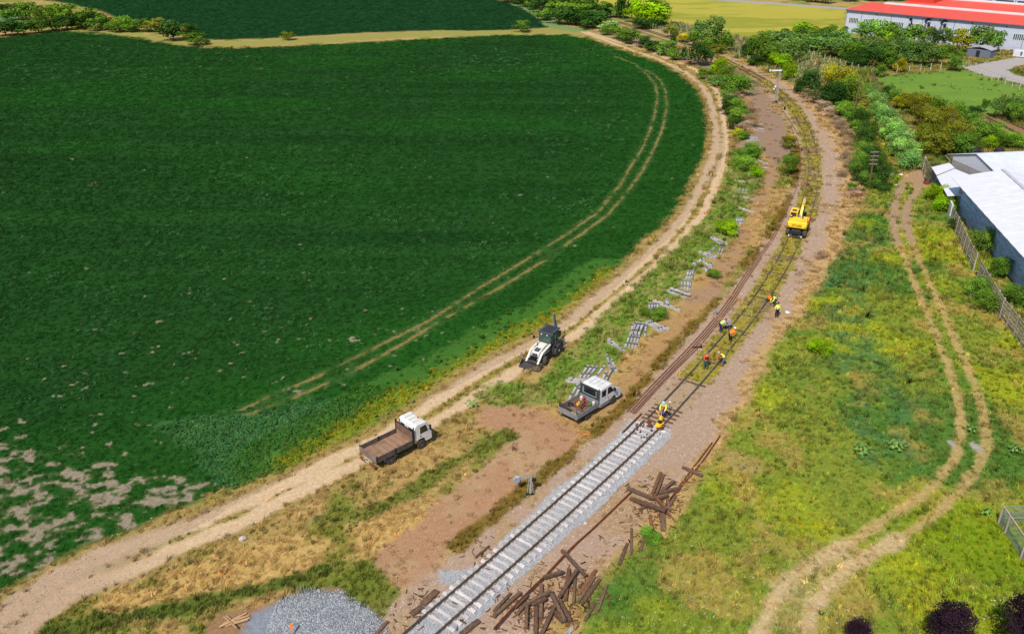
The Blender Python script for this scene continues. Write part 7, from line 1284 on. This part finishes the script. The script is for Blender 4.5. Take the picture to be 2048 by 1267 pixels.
for i in range(50):
    x = i*WR/50; zt = 4.0+1.45*(1-abs(x+.1-WR/2)/(WR/2)); a = Vector(rpt(x+.03, -.03, 0)); b = Vector(rpt(x+.15, -.03, 0)); c = Vector(rpt(x+.15, .02, 0)); d = Vector(rpt(x+.03, .02, 0)); cr.add([(p.x, p.y, z) for z in (3.25, zt-.12) for p in (a, b, c, d)], [(0, 1, 5, 4), (1, 2, 6, 5), (3, 0, 4, 7), (4, 5, 6, 7)])
tag(cr.build('corrugated_sheet', mat('corrugated_white', C(224,228,238,1.3), .5), rs), kind='stuff')
m = MB(); slab(m, [rpt(-1.2, -.22, 3.75), rpt(-1.2, 30, 3.75), rpt(WR/2, 30, 5.55), rpt(WR/2, -.22, 5.55)], .08); m.build('roof', M_RW2, rs)
sheets(lambda a, b, z: rpt(b, a, z), -.22, 30, WR/2, 5.55, WR+1, 3.8, M_RW2, rs)
m = MB(); m.tube([rpt(-1.2, -.5, 3.6), rpt(-.3, -.2, 3.0), rpt(-.1, -.12, .2)], .06, 8); m.build('downpipe', M_ALU, rs)
m = MB(); quad_wall(m, Z0, ru, rn, 0, WR, 29, 29.3, 0, 4); m.build('wall', M_BLK, rs)
# low lean-to sheds
for (pts, lb) in (([(63.9,124.8,2.5),(66.8,125.4,3.0),(66.3,122.7,3.0),(62.8,120.7,2.5)], 'small white lean-to roof farthest from the slatted fence'), ([(62.75,120.5,2.4),(66.2,122.4,2.95),(66.9,118.7,3.0),(63.8,113.6,2.9),(62.0,110.9,2.6),(60.1,111.3,2.35)], 'white lean-to roof between rear shed and large shed')):
    c = Vector((pts[0][0], pts[0][1], 0)); e = empty('lean_to', c, 0, lb, 'lean-to'); q = [Vector(p)-c for p in pts]; m = MB(); slab(m, q, .07); m.build('roof', M_RW, e)
    a, b = q[-1], q[0]; a = Vector((a.x+.25, a.y, 0)); b = Vector((b.x+.25, b.y, 0)); L_ = (b-a).length; d = (b-a)/L_; nb = int(L_/.22)
    for i in range(nb):
        p = a+d*(i*L_/nb); s_ = a+d*((i+.82)*L_/nb); m = MB(); m.beam(p+Vector((0, 0, 1.15)), s_+Vector((0, 0, 1.15)), .03, 2.2+random.uniform(-.15, .05)); m.build('board', mat('grey_boards', C(132,136,132), .9, col2=C(96,104,104), tint=True), e)
    m = MB(); m.beam(a+Vector((.3, 0, 1.1)), b+Vector((.3, 0, 1.1)), .1, 2.2); m.build('wall', M_SEAM, e)
# pale wall end and the bin by the gate
g = GP(1897, 432); we = empty('wall_stub', g, 1.25, 'pale end piece of wall where the slatted fence begins', 'wall'); MB().box(-1.2, .8, -.12, .12, 0, 2.0).build('wall', M_WFR, we); MB().beam((-.9, -.14, .1), (.3, -.14, 1.9), .08, .04).build('brace', M_ALU, we)
g = GP(1853, 368); bn = empty('barrel', g, 0, 'rusty barrel with a grey lid beside the gate', 'barrel'); MB().lathe([(.42, 0), (.45, .4), (.42, .85)], 14).build('body', M_RUST, bn); MB().box(-.5, .5, -.4, .4, .85, .98).build('lid', M_MGREY, bn)
# row lines in the vegetable plot
for pts, lb in (([(1955,228),(1990,244),(2025,262),(2070,284)], 'upper'), ([(1950,236),(1985,254),(2020,272),(2060,292)], 'lower'), ([(1975,229),(2010,242),(2070,268)], 'topmost')):
    P = resample(PL(pts), .9); o_ = P[0]; m = MB()
    for x, y in P: m.lathe([(.22, 0), (.3, .1), (.12, .32)], 6, 'Z', (x-o_[0]+random.gauss(0, .05), y-o_[1], 0))
    o = m.build('seedling_row', mat('row_green', C(66,84,48), .9)); o.location = (o_[0], o_[1], 0); tag(o, None, None, None, 'stuff')
# dark tarpaulin pieces on the rear roof line
for (px, py, w_), lb in (((1944,302,1.6),'dark rounded tank showing behind the rear shed ridge, left'), ((1995,303,1.1),'dark tyre shape behind the rear shed ridge')):
    g = GP(px, py+12, 0); o = MB().lathe([(.5*w_, 0), (.75*w_, .4), (.7*w_, 1.3), (.4*w_, 1.7)], 14).build('tank', M_CHAS); o.location = (g.x, g.y, 0); tag(o, lb, 'tank')
ORD = 'first second third fourth fifth sixth seventh eighth ninth tenth eleventh twelfth'.split(); byl = {}
for o in COL.objects:
    if o.parent is None and o.get('label'): byl.setdefault(o['label'], []).append(o)
def sx(o):
    p = o.matrix_basis.translation; return p.x/(p.y*math.cos(PITCH)+(CAM_H-p.z)*math.sin(PITCH))
for lb, os_ in byl.items():
    if not 2 <= len(os_) <= 12: continue
    os_.sort(key=sx); n_ = len(os_)
    for i, o in enumerate(os_):
        w_ = {2: ('the left one', 'the right one'), 3: ('left of three', 'middle of three', 'right of three')}[n_][i] if n_ < 4 else (ORD[i]+' from left' if i < n_-1 else 'rightmost')
        if len((lb+' '+w_).split()) <= 16: o['label'] = lb+', '+w_
print('objects', len(D.objects))
